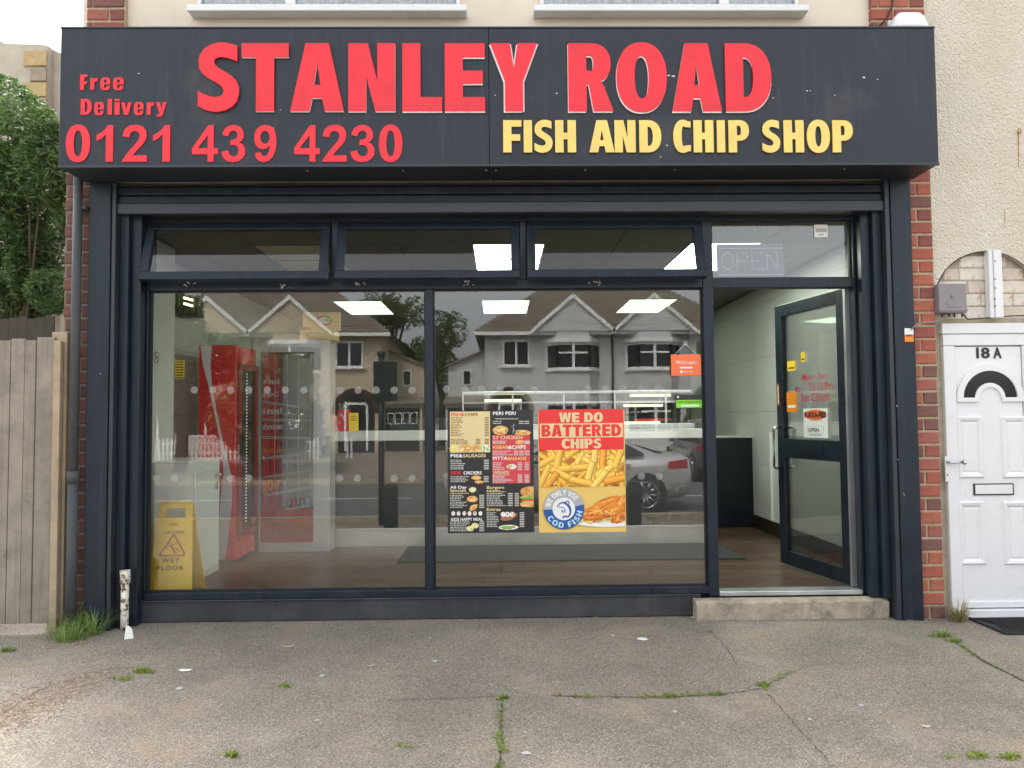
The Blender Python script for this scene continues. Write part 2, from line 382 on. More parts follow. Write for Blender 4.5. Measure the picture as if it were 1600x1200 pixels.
# ------------------------------------------------------------------ builders
BASE = {}
def tag(o, label=None, cat=None, group=None, kind=None):
    if label: o['label'] = label
    if cat: o['category'] = cat
    if group: o['group'] = group
    if kind: o['kind'] = kind
    return o
def thing(name, label, cat, loc=(0, 0, 0), group=None, rz=0.0):
    o = bpy.data.objects.new(name, None); COL.objects.link(o)
    o.empty_display_size = 0.1
    o.location = loc; o.rotation_euler = (0, 0, rz)
    BASE[o.name] = Vector(loc) if rz == 0.0 else Vector((0, 0, 0))
    return tag(o, label, cat, group)
def link(me, name, parent=None, loc=(0, 0, 0), rot=(0, 0, 0)):
    o = bpy.data.objects.new(name, me); COL.objects.link(o)
    if parent is not None: o.parent = parent
    o.location = loc; o.rotation_euler = rot
    return o
class B:
    def __init__(s): s.v = []; s.f = []; s.sm = []; s.mi = []; s.c = None; s.m = 0; s.sh = None
    def face(s, idx, smooth=False): s.f.append(idx); s.sm.append(smooth); s.mi.append(s.m)
    def quad(s, a, b, c, d):
        n = len(s.v); s.v += [a, b, c, d]; s.face((n, n + 1, n + 2, n + 3)); return s
    def poly(s, pts):
        n = len(s.v); s.v += list(pts); s.face(tuple(range(n, n + len(pts)))); return s
    def box(s, x0, x1, y0, y1, z0, z1):
        if x0 > x1: x0, x1 = x1, x0
        if y0 > y1: y0, y1 = y1, y0
        if z0 > z1: z0, z1 = z1, z0
        n = len(s.v)
        s.v += [(x0, y0, z0), (x1, y0, z0), (x1, y1, z0), (x0, y1, z0), (x0, y0, z1), (x1, y0, z1), (x1, y1, z1), (x0, y1, z1)]
        for q in ((0, 3, 2, 1), (4, 5, 6, 7), (0, 1, 5, 4), (1, 2, 6, 5), (2, 3, 7, 6), (3, 0, 4, 7)):
            s.face(tuple(n + i for i in q))
        return s
    def hexa(s, pts):
        n = len(s.v); s.v += list(pts)
        for q in ((0, 3, 2, 1), (4, 5, 6, 7), (0, 1, 5, 4), (1, 2, 6, 5), (2, 3, 7, 6), (3, 0, 4, 7)):
            s.face(tuple(n + i for i in q))
        return s
    def tube(s, pts, r, n=10, caps=True, r1=None):
        pts = [Vector(p) for p in pts]; rings = []
        up0 = None
        for i, p in enumerate(pts):
            d = (pts[min(i + 1, len(pts) - 1)] - pts[max(i - 1, 0)])
            if d.length < 1e-9: d = Vector((0, 0, 1))
            d.normalize()
            if up0 is None:
                up0 = Vector((0, 0, 1)) if abs(d.z) < 0.9 else Vector((0, 1, 0))
            a = d.cross(up0)
            if a.length < 1e-6: a = d.cross(Vector((1, 0, 0)))
            a.normalize(); b2 = d.cross(a).normalized(); up0 = -b2 if False else up0
            rr = r if r1 is None else r + (r1 - r) * i / (len(pts) - 1)
            k = len(s.v); rings.append(k)
            for j in range(n):
                t = 2 * math.pi * j / n
                s.v.append(tuple(p + a * (rr * math.cos(t)) + b2 * (rr * math.sin(t))))
        for i in range(len(rings) - 1):
            for j in range(n):
                s.face((rings[i] + j, rings[i] + (j + 1) % n, rings[i + 1] + (j + 1) % n, rings[i + 1] + j), True)
        if caps:
            s.face(tuple(rings[0] + j for j in range(n - 1, -1, -1))); s.face(tuple(rings[-1] + j for j in range(n)))
        return s
    def prism(s, pts, axis, a, b):
        """closed outline extruded along axis: 'y' takes (x,z), 'x' takes (y,z), 'z' takes (x,y)"""
        f = {'y': lambda p, t: (p[0], t, p[1]), 'x': lambda p, t: (t, p[0], p[1]), 'z': lambda p, t: (p[0], p[1], t)}[axis]
        n = len(s.v); k = len(pts)
        s.v += [f(p, a) for p in pts] + [f(p, b) for p in pts]
        s.face(tuple(range(n, n + k))); s.face(tuple(range(n + 2 * k - 1, n + k - 1, -1)))
        for i in range(k):
            j = (i + 1) % k
            s.face((n + i, n + k + i, n + k + j, n + j))
        return s
    def loft(s, rings, closed=True, smooth=True, caps=True):
        ks = []
        for r in rings: ks.append(len(s.v)); s.v += list(r)
        n = len(rings[0])
        for a, b in zip(ks, ks[1:]):
            for j in range(n if closed else n - 1):
                s.face((a + j, a + (j + 1) % n, b + (j + 1) % n, b + j), smooth)
        if caps:
            s.face(tuple(ks[0] + j for j in range(n - 1, -1, -1))); s.face(tuple(ks[-1] + j for j in range(n)))
        return s
    def disc(s, cx, cz, y, r, n=24, ry=None):
        return s.poly([(cx + r * math.cos(2 * math.pi * i / n), y, cz + (ry or r) * math.sin(2 * math.pi * i / n)) for i in range(n)])
    def mesh(s, name, mats, shift=None):
        me = bpy.data.meshes.new(name)
        vs = s.v if shift is None else [(p[0] - shift[0], p[1] - shift[1], p[2] - shift[2]) for p in s.v]
        me.from_pydata(vs, [], s.f)
        me.polygons.foreach_set('use_smooth', s.sm)
        me.polygons.foreach_set('material_index', s.mi)
        for m in ([mats] if isinstance(mats, str) else mats): me.materials.append(MATS[m])
        if s.c is not None:
            ca = me.color_attributes.new('Col', 'FLOAT_COLOR', 'CORNER')
            k = 0
            for fi, f in enumerate(s.f):
                for _ in f:
                    ca.data[k].color = (*s.c[fi], 1); k += 1
        bm = bmesh.new(); bm.from_mesh(me); bmesh.ops.recalc_face_normals(bm, faces=bm.faces); bm.to_mesh(me); bm.free()
        me.update()
        return me
    def build(s, name, mats, parent=None, bev=0.0, label=None, cat=None, kind=None, group=None, seg=2):
        sh = None
        if parent is not None:
            sh = BASE.get(parent.name, Vector((0, 0, 0)))
        o = link(s.mesh(name, mats, sh), name, parent)
        if parent is not None: BASE[o.name] = sh
        if bev > 0:
            md = o.modifiers.new('bevel', 'BEVEL'); md.width = bev; md.segments = seg; md.limit_method = 'ANGLE'; md.angle_limit = R(40)
        return tag(o, label, cat, group, kind)
def top(name, bm, mats, label, cat, bev=0.0, group=None, loc=None):
    """a thing that is one mesh, origin at its base"""
    if loc is None:
        xs = [p[0] for p in bm.v]; ys = [p[1] for p in bm.v]; zs = [p[2] for p in bm.v]
        loc = ((min(xs) + max(xs)) / 2, (min(ys) + max(ys)) / 2, min(zs))
    o = link(bm.mesh(name, mats, loc), name, None, loc)
    BASE[o.name] = Vector(loc)
    if bev > 0:
        md = o.modifiers.new('bevel', 'BEVEL'); md.width = bev; md.segments = 2; md.limit_method = 'ANGLE'; md.angle_limit = R(40)
    return tag(o, label, cat, group)
def part_at(name, bm, mats, parent, loc, rot):
    """part built in its own frame and then placed at world loc under parent"""
    me = bm.mesh(name, mats)
    o = link(me, name, parent, Vector(loc) - BASE.get(parent.name, Vector((0, 0, 0))), rot)
    BASE[o.name] = Vector((0, 0, 0))
    return o

BRK = {}
def brick_mesh(w_, h_, d_, m, rough=0.004):
    key = (round(w_, 3), round(h_, 3), round(d_, 3), m)
    if key in BRK: return random.choice(BRK[key])
    out = []
    for k in range(3 if w_ < 0.4 else 1):
        b = B(); c = min(0.006, h_ * .09); j = lambda: random.uniform(-rough, rough) * 0.5
        A = [(-w_ / 2, d_, -h_ / 2), (w_ / 2, d_, -h_ / 2), (w_ / 2, d_, h_ / 2), (-w_ / 2, d_, h_ / 2)]
        M = [(-w_ / 2 + j(), c, -h_ / 2 + j()), (w_ / 2 + j(), c, -h_ / 2 + j()), (w_ / 2 + j(), c, h_ / 2 + j()), (-w_ / 2 + j(), c, h_ / 2 + j())]
        F = [(-w_ / 2 + c + j(), j() * .6, -h_ / 2 + c), (w_ / 2 - c + j(), j() * .6, -h_ / 2 + c), (w_ / 2 - c, j() * .6, h_ / 2 - c + j()), (-w_ / 2 + c, j() * .6, h_ / 2 - c + j())]
        b.v = A + M + F
        for a0 in (0, 4):
            for i in range(4): b.face((a0 + i, a0 + (i + 1) % 4, a0 + 4 + (i + 1) % 4, a0 + 4 + i))
        b.face((8, 9, 10, 11)); b.face((3, 2, 1, 0))
        out.append(b.mesh('brick', m))
    BRK[key] = out
    return random.choice(out)
def lay_brick(parent, x, y, z, w_, h_, d_, m, rz=0.0):
    o = link(brick_mesh(w_, h_, d_, m), 'brick', parent, Vector((x, y, z)) - BASE.get(parent.name, Vector((0, 0, 0))), (0, 0, rz))
    return o
# ------------------------------------------------------------------ lettering
from mathutils.geometry import tessellate_polygon
def sup(cx, cy, rx, ry, a0, a1, n=16, e=2.0):
    o = []
    for i in range(n + 1):
        t = R(a0 + (a1 - a0) * i / n); c, s_ = math.cos(t), math.sin(t)
        o.append((cx + rx * math.copysign(abs(c) ** (2 / e), c), cy + ry * math.copysign(abs(s_) ** (2 / e), s_)))
    return o
def stroke(ctrl, th, n=10, cut0=None, cut1=None):
    """outline of a thick line through ctrl points (Catmull-Rom); th is a number or a list"""
    pts = []; tl = []
    c = [ctrl[0]] + list(ctrl) + [ctrl[-1]]
    tv = th if isinstance(th, (list, tuple)) else [th] * len(ctrl)
    for i in range(len(ctrl) - 1):
        p0, p1, p2, p3 = [Vector(q) for q in c[i:i + 4]]
        for k in range(n + (1 if i == len(ctrl) - 2 else 0)):
            t = k / n
            pts.append(0.5 * ((2 * p1) + (p2 - p0) * t + (2 * p0 - 5 * p1 + 4 * p2 - p3) * t * t + (3 * p1 - p0 - 3 * p2 + p3) * t ** 3))
            tl.append(tv[i] + (tv[i + 1] - tv[i]) * t)
    Lf, Rt = [], []
    for i, p in enumerate(pts):
        d = pts[min(i + 1, len(pts) - 1)] - pts[max(i - 1, 0)]
        nrm = Vector((-d.y, d.x)).normalized()
        Lf.append(p + nrm * tl[i] / 2); Rt.append(p - nrm * tl[i] / 2)
    return [(p.x, p.y) for p in Lf] + [(p.x, p.y) for p in reversed(Rt)]
def glyph(ch, w, sv, sh):
    """heavy sans letter in a box w wide and 1 high: list of pieces, each piece = [outline, hole, ...]"""
    e = 2.25
    if ch == 'I': return [[[(0, 0), (w, 0), (w, 1), (0, 1)]]]
    if ch == 'L': return [[[(0, 0), (w, 0), (w, sh), (sv, sh), (sv, 1), (0, 1)]]]
    if ch == 'T': return [[[(w / 2 - sv / 2, 0), (w / 2 + sv / 2, 0), (w / 2 + sv / 2, 1 - sh), (w, 1 - sh), (w, 1), (0, 1), (0, 1 - sh), (w / 2 - sv / 2, 1 - sh)]]]
    if ch == 'E': return [[[(0, 0), (w, 0), (w, sh), (sv, sh), (sv, .5 - sh * .46), (w * .95, .5 - sh * .46), (w * .95, .5 + sh * .46), (sv, .5 + sh * .46), (sv, 1 - sh), (w, 1 - sh), (w, 1), (0, 1)]]]
    if ch == 'F': return [[[(0, 0), (sv, 0), (sv, .44 - sh * .4), (w * .93, .44 - sh * .4), (w * .93, .44 + sh * .6), (sv, .44 + sh * .6), (sv, 1 - sh), (w, 1 - sh), (w, 1), (0, 1)]]]
    if ch == 'H': return [[[(0, 0), (sv, 0), (sv, .41), (w - sv, .41), (w - sv, 0), (w, 0), (w, 1), (w - sv, 1), (w - sv, .41 + sh), (sv, .41 + sh), (sv, 1), (0, 1)]]]
    if ch == 'N': return [[[(0, 0), (sv * .98, 0), (sv * .98, .52), (w - sv * 1.08, 0), (w, 0), (w, 1), (w - sv * .98, 1), (w - sv * .98, .44), (sv * 1.08, 1), (0, 1)]]]
    if ch == 'A':
        xa = (w - sv * 1.28) / 2; lw = sv * 1.04
        k = (w / 2 - lw) / 0.70
        f = lambda y: lw + k * y
        y0, y1 = .195, .195 + sh * .92
        return [[[(0, 0), (lw, 0), (lw + xa * y0, y0), (w - lw - xa * y0, y0), (w - lw, 0), (w, 0), (w - xa, 1), (xa, 1)],
                 [(f(y1), y1), (w - f(y1), y1), (w / 2, .70)]]]
    if ch == 'Y':
        return [[[(w / 2 - sv / 2, 0), (w / 2 + sv / 2, 0), (w / 2 + sv / 2, .44), (w, 1), (w - sv * 1.08, 1), (w / 2, .63), (sv * 1.08, 1), (0, 1), (w / 2 - sv / 2, .44)]]]
    if ch == 'V': return [[[(w / 2 - sv * .55, 0), (w / 2 + sv * .55, 0), (w, 1), (w - sv, 1), (w / 2, .32), (sv, 1), (0, 1)]]]
    if ch == 'W':
        return [[[(w * .16, 0), (w * .40, 0), (w * .5, .52), (w * .60, 0), (w * .84, 0), (w, 1), (w - sv * .95, 1), (w * .735, .38), (w * .61, 1), (w * .39, 1), (w * .265, .38), (sv * .95, 1), (0, 1)]]]
    if ch == 'U':
        return [[[(0, 1)] + sup(w / 2, .36, w / 2, .36, 180, 360, 14, e) + [(w, 1), (w - sv, 1)] + sup(w / 2, .38, w / 2 - sv, .38 - sh, 360, 180, 12, e) + [(sv, 1)]]]
    if ch == 'O': return [[sup(w / 2, .5, w / 2, .515, 0, 355, 36, e), sup(w / 2, .5, w / 2 - sv, .515 - sh * .98, 0, 355, 30, e)]]
    if ch == 'D':
        return [[[(0, 0)] + sup(w * .40, .5, w * .60, .5, -90, 90, 22, e) + [(0, 1)],
                 [(sv, sh)] + sup(w * .42, .5, w * .58 - sv, .5 - sh, -90, 90, 18, e) + [(sv, 1 - sh)]]]
    if ch == 'C':
        o = sup(w * .56, .5, w * .56, .515, 62, 298, 26, e); i = sup(w * .60, .5, w * .60 - sv, .515 - sh, 296, 64, 22, e)
        return [[[(w, .965)] + o + [(w, .035), (w, .035 + sh * .95)] + i + [(w, .965 - sh * .95)]]]
    if ch == 'P':
        return [[[(0, 0), (sv, 0), (sv, .36)] + sup(w * .52, .68, w * .48, .32, -90, 90, 16, e) + [(0, 1)],
                 [(sv, .36 + sh * .85)] + sup(w * .52, .68, w * .48 - sv * .95, .32 - sh * .85, -90, 90, 12, e) + [(sv, 1 - sh * .85)]]]
    if ch == 'R':
        return [[[(0, 0), (sv, 0), (sv, .40), (sv + .05 * w, .395), (w - sv * 1.08, 0), (w, 0), (w * .80, .36), (w * .72, .44)] + sup(w * .50, .70, w * .45, .30, -48, 90, 14, e) + [(0, 1)],
                 [(sv, .60)] + sup(w * .50, .70, w * .45 - sv * .95, .30 - sh * .9, -90, 90, 10, e) + [(sv, 1 - sh * .9)]]]
    if ch == 'B':
        return [[[(0, 0)] + sup(w * .52, .28, w * .48, .28, -90, 62, 12, e) + sup(w * .50, .755, w * .44, .245, -62, 90, 12, e) + [(0, 1)],
                 [(sv, sh * .85)] + sup(w * .50, .28, w * .50 - sv * .98, .28 - sh * .85, -90, 90, 10, e) + [(sv, .56 - sh * .85)],
                 [(sv, .55 + sh * .28)] + sup(w * .50, .745, w * .44 - sv * .9, .245 - sh * .72, -90, 90, 10, e) + [(sv, 1 - sh * .85)]]]
    if ch == 'S':
        o = [(.93, .965), (.80, .99), (.64, 1.01), (.50, 1.012), (.32, .985), (.16, .92), (.06, .83), (.03, .73), (.05, .63), (.12, .555), (.24, .49), (.40, .435), (.52, .39), (.595, .345), (.62, .295), (.60, .245), (.53, .215), (.42, .205), (.28, .22), (.14, .255), (.02, .30), (.02, .075), (.16, .025), (.32, -.005), (.48, -.012), (.66, .01), (.82, .065), (.93, .15), (.98, .26), (.975, .36), (.92, .44), (.82, .51), (.68, .57), (.54, .62), (.44, .665), (.395, .71), (.40, .755), (.45, .785), (.54, .798), (.66, .79), (.80, .765), (.93, .73)]
        return [[[(u * w, v) for u, v in o]]]
    U = lambda o: [(u * w, v) for u, v in o]
    if ch == '0': return glyph('O', w, w * .325, .165)
    if ch == '1': return [[U([(1, 0), (1, 1), (.66, 1), (.5, .88), (.25, .79), (0, .73), (0, .56), (.3, .63), (.56, .75), (.56, 0)])]]
    if ch == '4': return [[U([(.6, 0), (.83, 0), (.83, .2), (1, .2), (1, .37), (.83, .37), (.83, 1), (.62, 1), (0, .37), (0, .2), (.6, .2)]), U([(.6, .37), (.6, .72), (.22, .37)])]]
    if ch == '2': return [[U([(0, 0), (1, 0), (1, .175), (.44, .175), (.52, .25), (.70, .38), (.86, .50), (.95, .60), (.985, .72), (.95, .85), (.85, .945), (.70, .995), (.50, 1.01), (.28, .985), (.12, .91), (.04, .80), (.015, .69), (.29, .665), (.32, .76), (.39, .82), (.50, .838), (.62, .815), (.695, .755), (.70, .68), (.65, .59), (.52, .48), (.30, .31), (.13, .16), (.04, .07)])]]
    if ch == '3': return [[U([(0, .27), (.02, .18), (.10, .085), (.24, .01), (.46, -.015), (.70, .01), (.88, .09), (.975, .19), (.985, .31), (.94, .42), (.85, .49), (.73, .52), (.84, .57), (.92, .66), (.925, .77), (.87, .88), (.74, .965), (.52, 1.01), (.30, .985), (.13, .90), (.05, .80), (.03, .73), (.28, .69), (.32, .78), (.40, .835), (.50, .845), (.60, .825), (.66, .765), (.65, .68), (.59, .625), (.47, .60), (.38, .60), (.36, .445), (.48, .46), (.60, .445), (.69, .385), (.71, .30), (.68, .205), (.59, .155), (.48, .145), (.37, .175), (.30, .24), (.275, .31)])]]
    if ch == '9': return [[U([(.05, .235), (.10, .11), (.22, .025), (.42, -.015), (.64, .02), (.82, .13), (.94, .31), (.985, .52), (.96, .73), (.87, .89), (.70, .985), (.48, 1.01), (.26, .97), (.10, .87), (.015, .72), (.02, .58), (.09, .45), (.22, .365), (.40, .335), (.56, .36), (.66, .42), (.70, .455), (.67, .30), (.60, .20), (.50, .15), (.40, .16), (.33, .20), (.305, .26)]), U(sup(.485, .665, .20, .175, 0, 345, 20))]]
    if ch == 'e': return [[U([(.99, .44)] + sup(.5, .5, .5, .51, 4, 318, 26, 3.2) + [(.98, .34), (.62, .34), (.62, .24), (.58, .17), (.42, .17), (.38, .24), (.38, .44)]), U([(.38, .57), (.62, .57), (.62, .76), (.57, .83), (.43, .83), (.38, .76)])]]
    if ch == 'r': return [[U([(0, 0), (.55, 0), (.55, .6), (.65, .68), (1, .70), (1, 1), (.75, .97), (.55, .85), (.55, .98), (0, .98)])]]
    if ch == 'l': return [[U([(0, 0), (1, 0), (1, 1), (0, 1)])]]
    if ch == 'i': return [[U([(0, 0), (1, 0), (1, .79), (0, .79)])], [U([(0, .86), (1, .86), (1, 1), (0, 1)])]]
    if ch == 'v': return [[U([(.30, 0), (.70, 0), (1, 1), (.64, 1), (.5, .42), (.36, 1), (0, 1)])]]
    if ch == 'y': return [[U([(.10, 0), (.45, 0), (.58, .05), (.66, .2), (1, 1), (.64, 1), (.52, .55), (.38, 1), (0, 1), (.34, .25), (.32, .17), (.25, .15), (.10, .16)])]]
    if ch == 'K':
        return [[[(0, 0), (sv, 0), (sv, .36), (w - sv * 1.15, 0), (w, 0), (sv + .35 * (w - sv), .56), (w * .97, 1), (w - sv * 1.15, 1), (sv, .62), (sv, 1), (0, 1)]]]
    raise KeyError(ch)
def glyph_mesh(name, ch, x0, x1, z0, z1, y0, y1, m, sv, sh, shift, mats=None):
    """letter filling the box x0..x1, z0..z1, from front y0 back to y1; sv/sh are stem widths in letter heights"""
    h = z1 - z0; w_ = (x1 - x0) / h
    b = B()
    for piece in glyph(ch, w_, sv, sh):
        loops = [[Vector((p[0], p[1], 0)) for p in lp] for lp in piece]
        tris = tessellate_polygon(loops)
        flat = [p for lp in loops for p in lp]
        n = len(b.v); k = len(flat)
        b.v += [(x0 + p.x * h, y0, z0 + p.y * h) for p in flat] + [(x0 + p.x * h, y1, z0 + p.y * h) for p in flat]
        for t in tris:
            b.face(tuple(n + i for i in t))
            b.face(tuple(n + k + i for i in reversed(t)))
        off = 0
        for lp in loops:
            for i in range(len(lp)):
                a, c = n + off + i, n + off + (i + 1) % len(lp)
                b.m = 1 if mats else 0
                b.face((a, c, c + k, a + k)); b.m = 0
            off += len(lp)
    return b.mesh(name, mats or m, shift)
def text_pts(body, bold=0.0, space=1.0):
    cu = bpy.data.curves.new('t', 'FONT'); cu.body = body; cu.size = 1.0; cu.offset = bold; cu.space_character = space
    cu.resolution_u = 5; cu.fill_mode = 'FRONT' if False else 'BOTH'
    ob = bpy.data.objects.new('t', cu)
    me = bpy.data.meshes.new_from_object(ob)
    vs = [tuple(v.co) for v in me.vertices]; fs = [tuple(p.vertices) for p in me.polygons]
    bpy.data.meshes.remove(me); bpy.data.objects.remove(ob); bpy.data.curves.remove(cu)
    return vs, fs
def text_b(body, x0, x1, z0, z1, y, bold=0.0, space=1.0, b=None, thick=0.0, mirror=False, keep=False):
    """text fitted to a box in the xz plane, facing -y"""
    vs, fs = text_pts(body, bold, space)
    b = b or B()
    ax, bx = min(v[0] for v in vs), max(v[0] for v in vs); ay, by = min(v[1] for v in vs), max(v[1] for v in vs)
    if keep:
        s_ = (z1 - z0) / (by - ay); cx = (x0 + x1) / 2
        hw = (bx - ax) * s_ / 2; x0, x1 = cx - hw, cx + hw
    def mp(v, yy):
        u = (v[0] - ax) / (bx - ax)
        if mirror: u = 1 - u
        return (x0 + u * (x1 - x0), yy, z0 + (v[1] - ay) / (by - ay) * (z1 - z0))
    n = len(b.v); k = len(vs)
    b.v += [mp(v, y) for v in vs]
    for f in fs: b.face(tuple(n + i for i in f))
    if thick > 0:
        from collections import Counter
        ed = Counter()
        for f in fs:
            for i in range(len(f)): ed[tuple(sorted((f[i], f[(i + 1) % len(f)])))] += 1
        b.v += [mp(v, y + thick) for v in vs]
        for (p, q), c in ed.items():
            if c == 1: b.face((n + p, n + q, n + k + q, n + k + p))
    return b
def heavy_text(b, body, x0, x1, z0, z1, y, sv=.27, sh=.2, gap=.07, space=.28, mapf=None):
    """words in the heavy letters, proportioned to fill the box, added flat to builder b"""
    WD = {'I': .27, 'L': .56, 'T': .66, 'E': .60, 'F': .58, 'W': 1.0, 'N': .72, 'H': .70, 'A': .76, 'O': .76, 'D': .72, 'C': .64, 'S': .62, 'Y': .7, 'P': .66, 'R': .70, 'B': .68, 'U': .68, 'K': .7, 'V': .7}
    tot = sum(WD.get(c, space) for c in body) + gap * (len(body) - 1)
    k = (x1 - x0) / tot; h = z1 - z0; x = x0
    for c in body:
        if c == ' ': x += (space + gap) * k; continue
        wl = WD[c] * k / h
        for piece in glyph(c, wl, sv * k / h, sh):
            loops = [[Vector((p[0], p[1], 0)) for p in lp] for lp in piece]
            flat = [p for lp in loops for p in lp]; n = len(b.v)
            for p in flat:
                q = (x + p.x * h, z0 + p.y * h)
                b.v.append((mapf(q) if mapf else (q[0], y, q[1])))
            for t in tessellate_polygon(loops): b.face(tuple(n + i for i in t))
        x += (WD[c] + gap) * k
    return b
# ------------------------------------------------------------------ setting: ground, road, far side
YG = 0.25            # glass plane
ZF = 0.15            # shop floor
ZC = 2.86            # shop ceiling
YFAS = -0.32         # fascia front
def gz(y):
    if y > -4.0: return 0.0
    if y > -7.0: return -0.30 * (-4.0 - y) / 3.0
    if y > -16.0: return -0.36
    if y > -20.0: return -0.36 + 0.36 * (-16.0 - y) / 4.0
    return 0.0
b = B()
xs = [-260, -60, -12, -6, -3, 0, 3, 6, 12, 60, 260]
ys = [120, 20, 0.3, 0.05, -4, -7, -16, -20, -60, -260]
for yv in ys:
    for xv in xs: b.v.append((xv, yv, gz(yv)))
for j in range(len(ys) - 1):
    for i in range(len(xs) - 1):
        n = len(xs); b.face((j * n + i, j * n + i + 1, (j + 1) * n + i + 1, (j + 1) * n + i))
ground = b.build('ground', 'asphalt', kind='structure')
b = B(); b.quad((-200, -7.6, -0.34), (200, -7.6, -0.34), (200, -15.6, -0.34), (-200, -15.6, -0.34))
b.build('road', 'road_asphalt', kind='structure')
for yy, nm in ((-7.45, 'kerb_near'), (-15.75, 'kerb_far')):
    b = B(); b.box(-200, 200, yy - .15, yy + .02, -0.5, -0.23); k = b.build('kerb', 'concrete', kind='structure')
b = B()
for i in range(14):
    b.box(-28 + i * 4, -26 + i * 4, -11.65, -11.55, -0.338, -0.336)
b.build('road_marking', 'hatch_white', kind='structure')

# worn cracks in the forecourt
def crack(pts, wd, seed):
    rr = random.Random(seed); line = []
    for (a, c) in zip(pts, pts[1:]):
        n = max(3, int(math.dist(a, c) / 0.03))
        for i in range(n):
            t = i / n; line.append((a[0] + (c[0] - a[0]) * t + rr.uniform(-.006, .006), a[1] + (c[1] - a[1]) * t + rr.uniform(-.006, .006)))
    line.append(pts[-1]); b = B(); k = []
    for i, p in enumerate(line):
        d = Vector(line[min(i + 1, len(line) - 1)]) - Vector(line[max(0, i - 1)]); nn = Vector((-d.y, d.x)).normalized() * wd * rr.uniform(.25, 1.0) / 2
        k.append(len(b.v)); b.v += [(p[0] + nn.x, p[1] + nn.y, 0.004), (p[0] - nn.x, p[1] - nn.y, 0.004)]
    for a, c in zip(k, k[1:]): b.face((a, a + 1, c + 1, c))
    return b
for i, (pp, wd) in enumerate([
    ([(1108, 985), (1135, 1012), (1152, 1040)], .005), ([(1200, 1085), (1240, 1130), (1285, 1180), (1300, 1200)], .005),
    ([(1495, 1005), (1540, 1035), (1600, 1065)], .018), ([(1145, 1018), (1165, 1016)], .006), ([(1200, 1070), (1260, 1040), (1330, 1036), (1470, 1037)], .004),
    ([(860, 1088), (1000, 1090), (1120, 1087), (1200, 1075)], .008), ([(786, 1085), (782, 1130), (785, 1165), (778, 1200)], .010), ([(600, 1095), (700, 1092), (786, 1088)], .006),
    ([(0, 1118), (60, 1080), (160, 1048), (220, 1042)], .010)]):
    crack([G(*q) for q in pp], wd, i).build('crack', 'crack', kind='structure')

# ------------------------------------------------------------------ shop interior shell
XL, XR_, YB = -2.95, 2.93, 6.4
floor = B().box(XL, XR_, 0.33, YB, -0.1, ZF - .012).build('floor', 'skirting', kind='structure')
pw, k = 0.19, 0
yy = 0.335
while yy < 4.0:
    x = XL - random.uniform(0, 1.2)
    me = B().box(0, 1.2 - .003, 0, pw - .003, -.01, 0).mesh('plank', 'floor_plank') if k == 0 else me
    while x < XR_:
        if x < XL or x + 1.2 > XR_:
            a, c = max(x, XL), min(x + 1.2, XR_) - .003
            if c - a > .02: link(B().box(0, c - a, 0, pw - .003, -.01, 0).mesh('plank', 'floor_plank'), 'plank', floor, (a, yy, ZF))
        else: link(me, 'plank', floor, (x, yy, ZF))
        x += 1.2; k += 1
    yy += pw
ceil = B().box(XL - .2, XR_ + .2, 0.30, YB, ZC + .012, ZC + .3).build('ceiling', 'tbar', kind='structure')
CX = [-1.78, 0.085, 1.99]; CR = [0.92, 3.72]
lit = {}
tile = B().box(0.006, .594, 0.006, .594, 0, .012).mesh('ceiling_tile', 'ceiling')
# tile grid is set out so that the light panels fall on it
gx0 = CX[1] - .30
i0 = -5
LP = []
for i in range(-5, 5):
    for j in range(-1, 9):
        x0_, y0_ = gx0 + i * .6, CR[0] + j * .6
        if x0_ < XL - .1 or x0_ + .6 > XR_ + .15 or y0_ < .31: 
            continue
        lightx = i in (-3, 0, 3)
        rowi = 0 if j in (0, 1) else (1 if j in (5, 6) else None)  # second lit tile of the front row is added, hidden, for interior light
        if lightx and rowi is not None:
            LP.append((x0_, y0_, i, rowi)); continue
        link(tile, 'ceiling_tile', ceil, (x0_, y0_, ZC))
lab = {(-3, 0): 'unlit tan square panel in the ceiling behind the left hopper window', (0, 0): 'lit square ceiling panel with an added hidden tile behind the middle hopper window',
       (3, 0): 'lit square ceiling panel with an added hidden tile above the shop doorway', (-3, 1): 'lit ceiling panel pair deep in the shop above the fridges',
       (0, 1): 'lit ceiling panel pair seen above the white house reflection', (3, 1): 'lit ceiling panel pair at the upper right of the right window'}
done = {}
for x0_, y0_, i, r_ in LP:
    key = (i, r_)
    if key not in done:
        done[key] = thing('ceiling_light', lab[key], 'ceiling light', (x0_ + .3, y0_ + .3, ZC), 'square panels in the shop ceiling')
    t = done[key]
    B().box(x0_ + .012, x0_ + .588, y0_ + .012, y0_ + .588, ZC - .002, ZC + .008).build('diffuser', 'unlit_panel' if key == (-3, 0) else ('light_panel' if r_ == 0 else 'light_panel_rear'), t)
    f = B()
    for q in ((x0_, x0_ + .6, y0_, y0_ + .0118), (x0_, x0_ + .6, y0_ + .5882, y0_ + .6), (x0_, x0_ + .0118, y0_ + .012, y0_ + .588), (x0_ + .5882, x0_ + .6, y0_ + .012, y0_ + .588)):
        f.box(*q, ZC - .006, ZC + .008)
    f.build('trim', 'tbar', t)

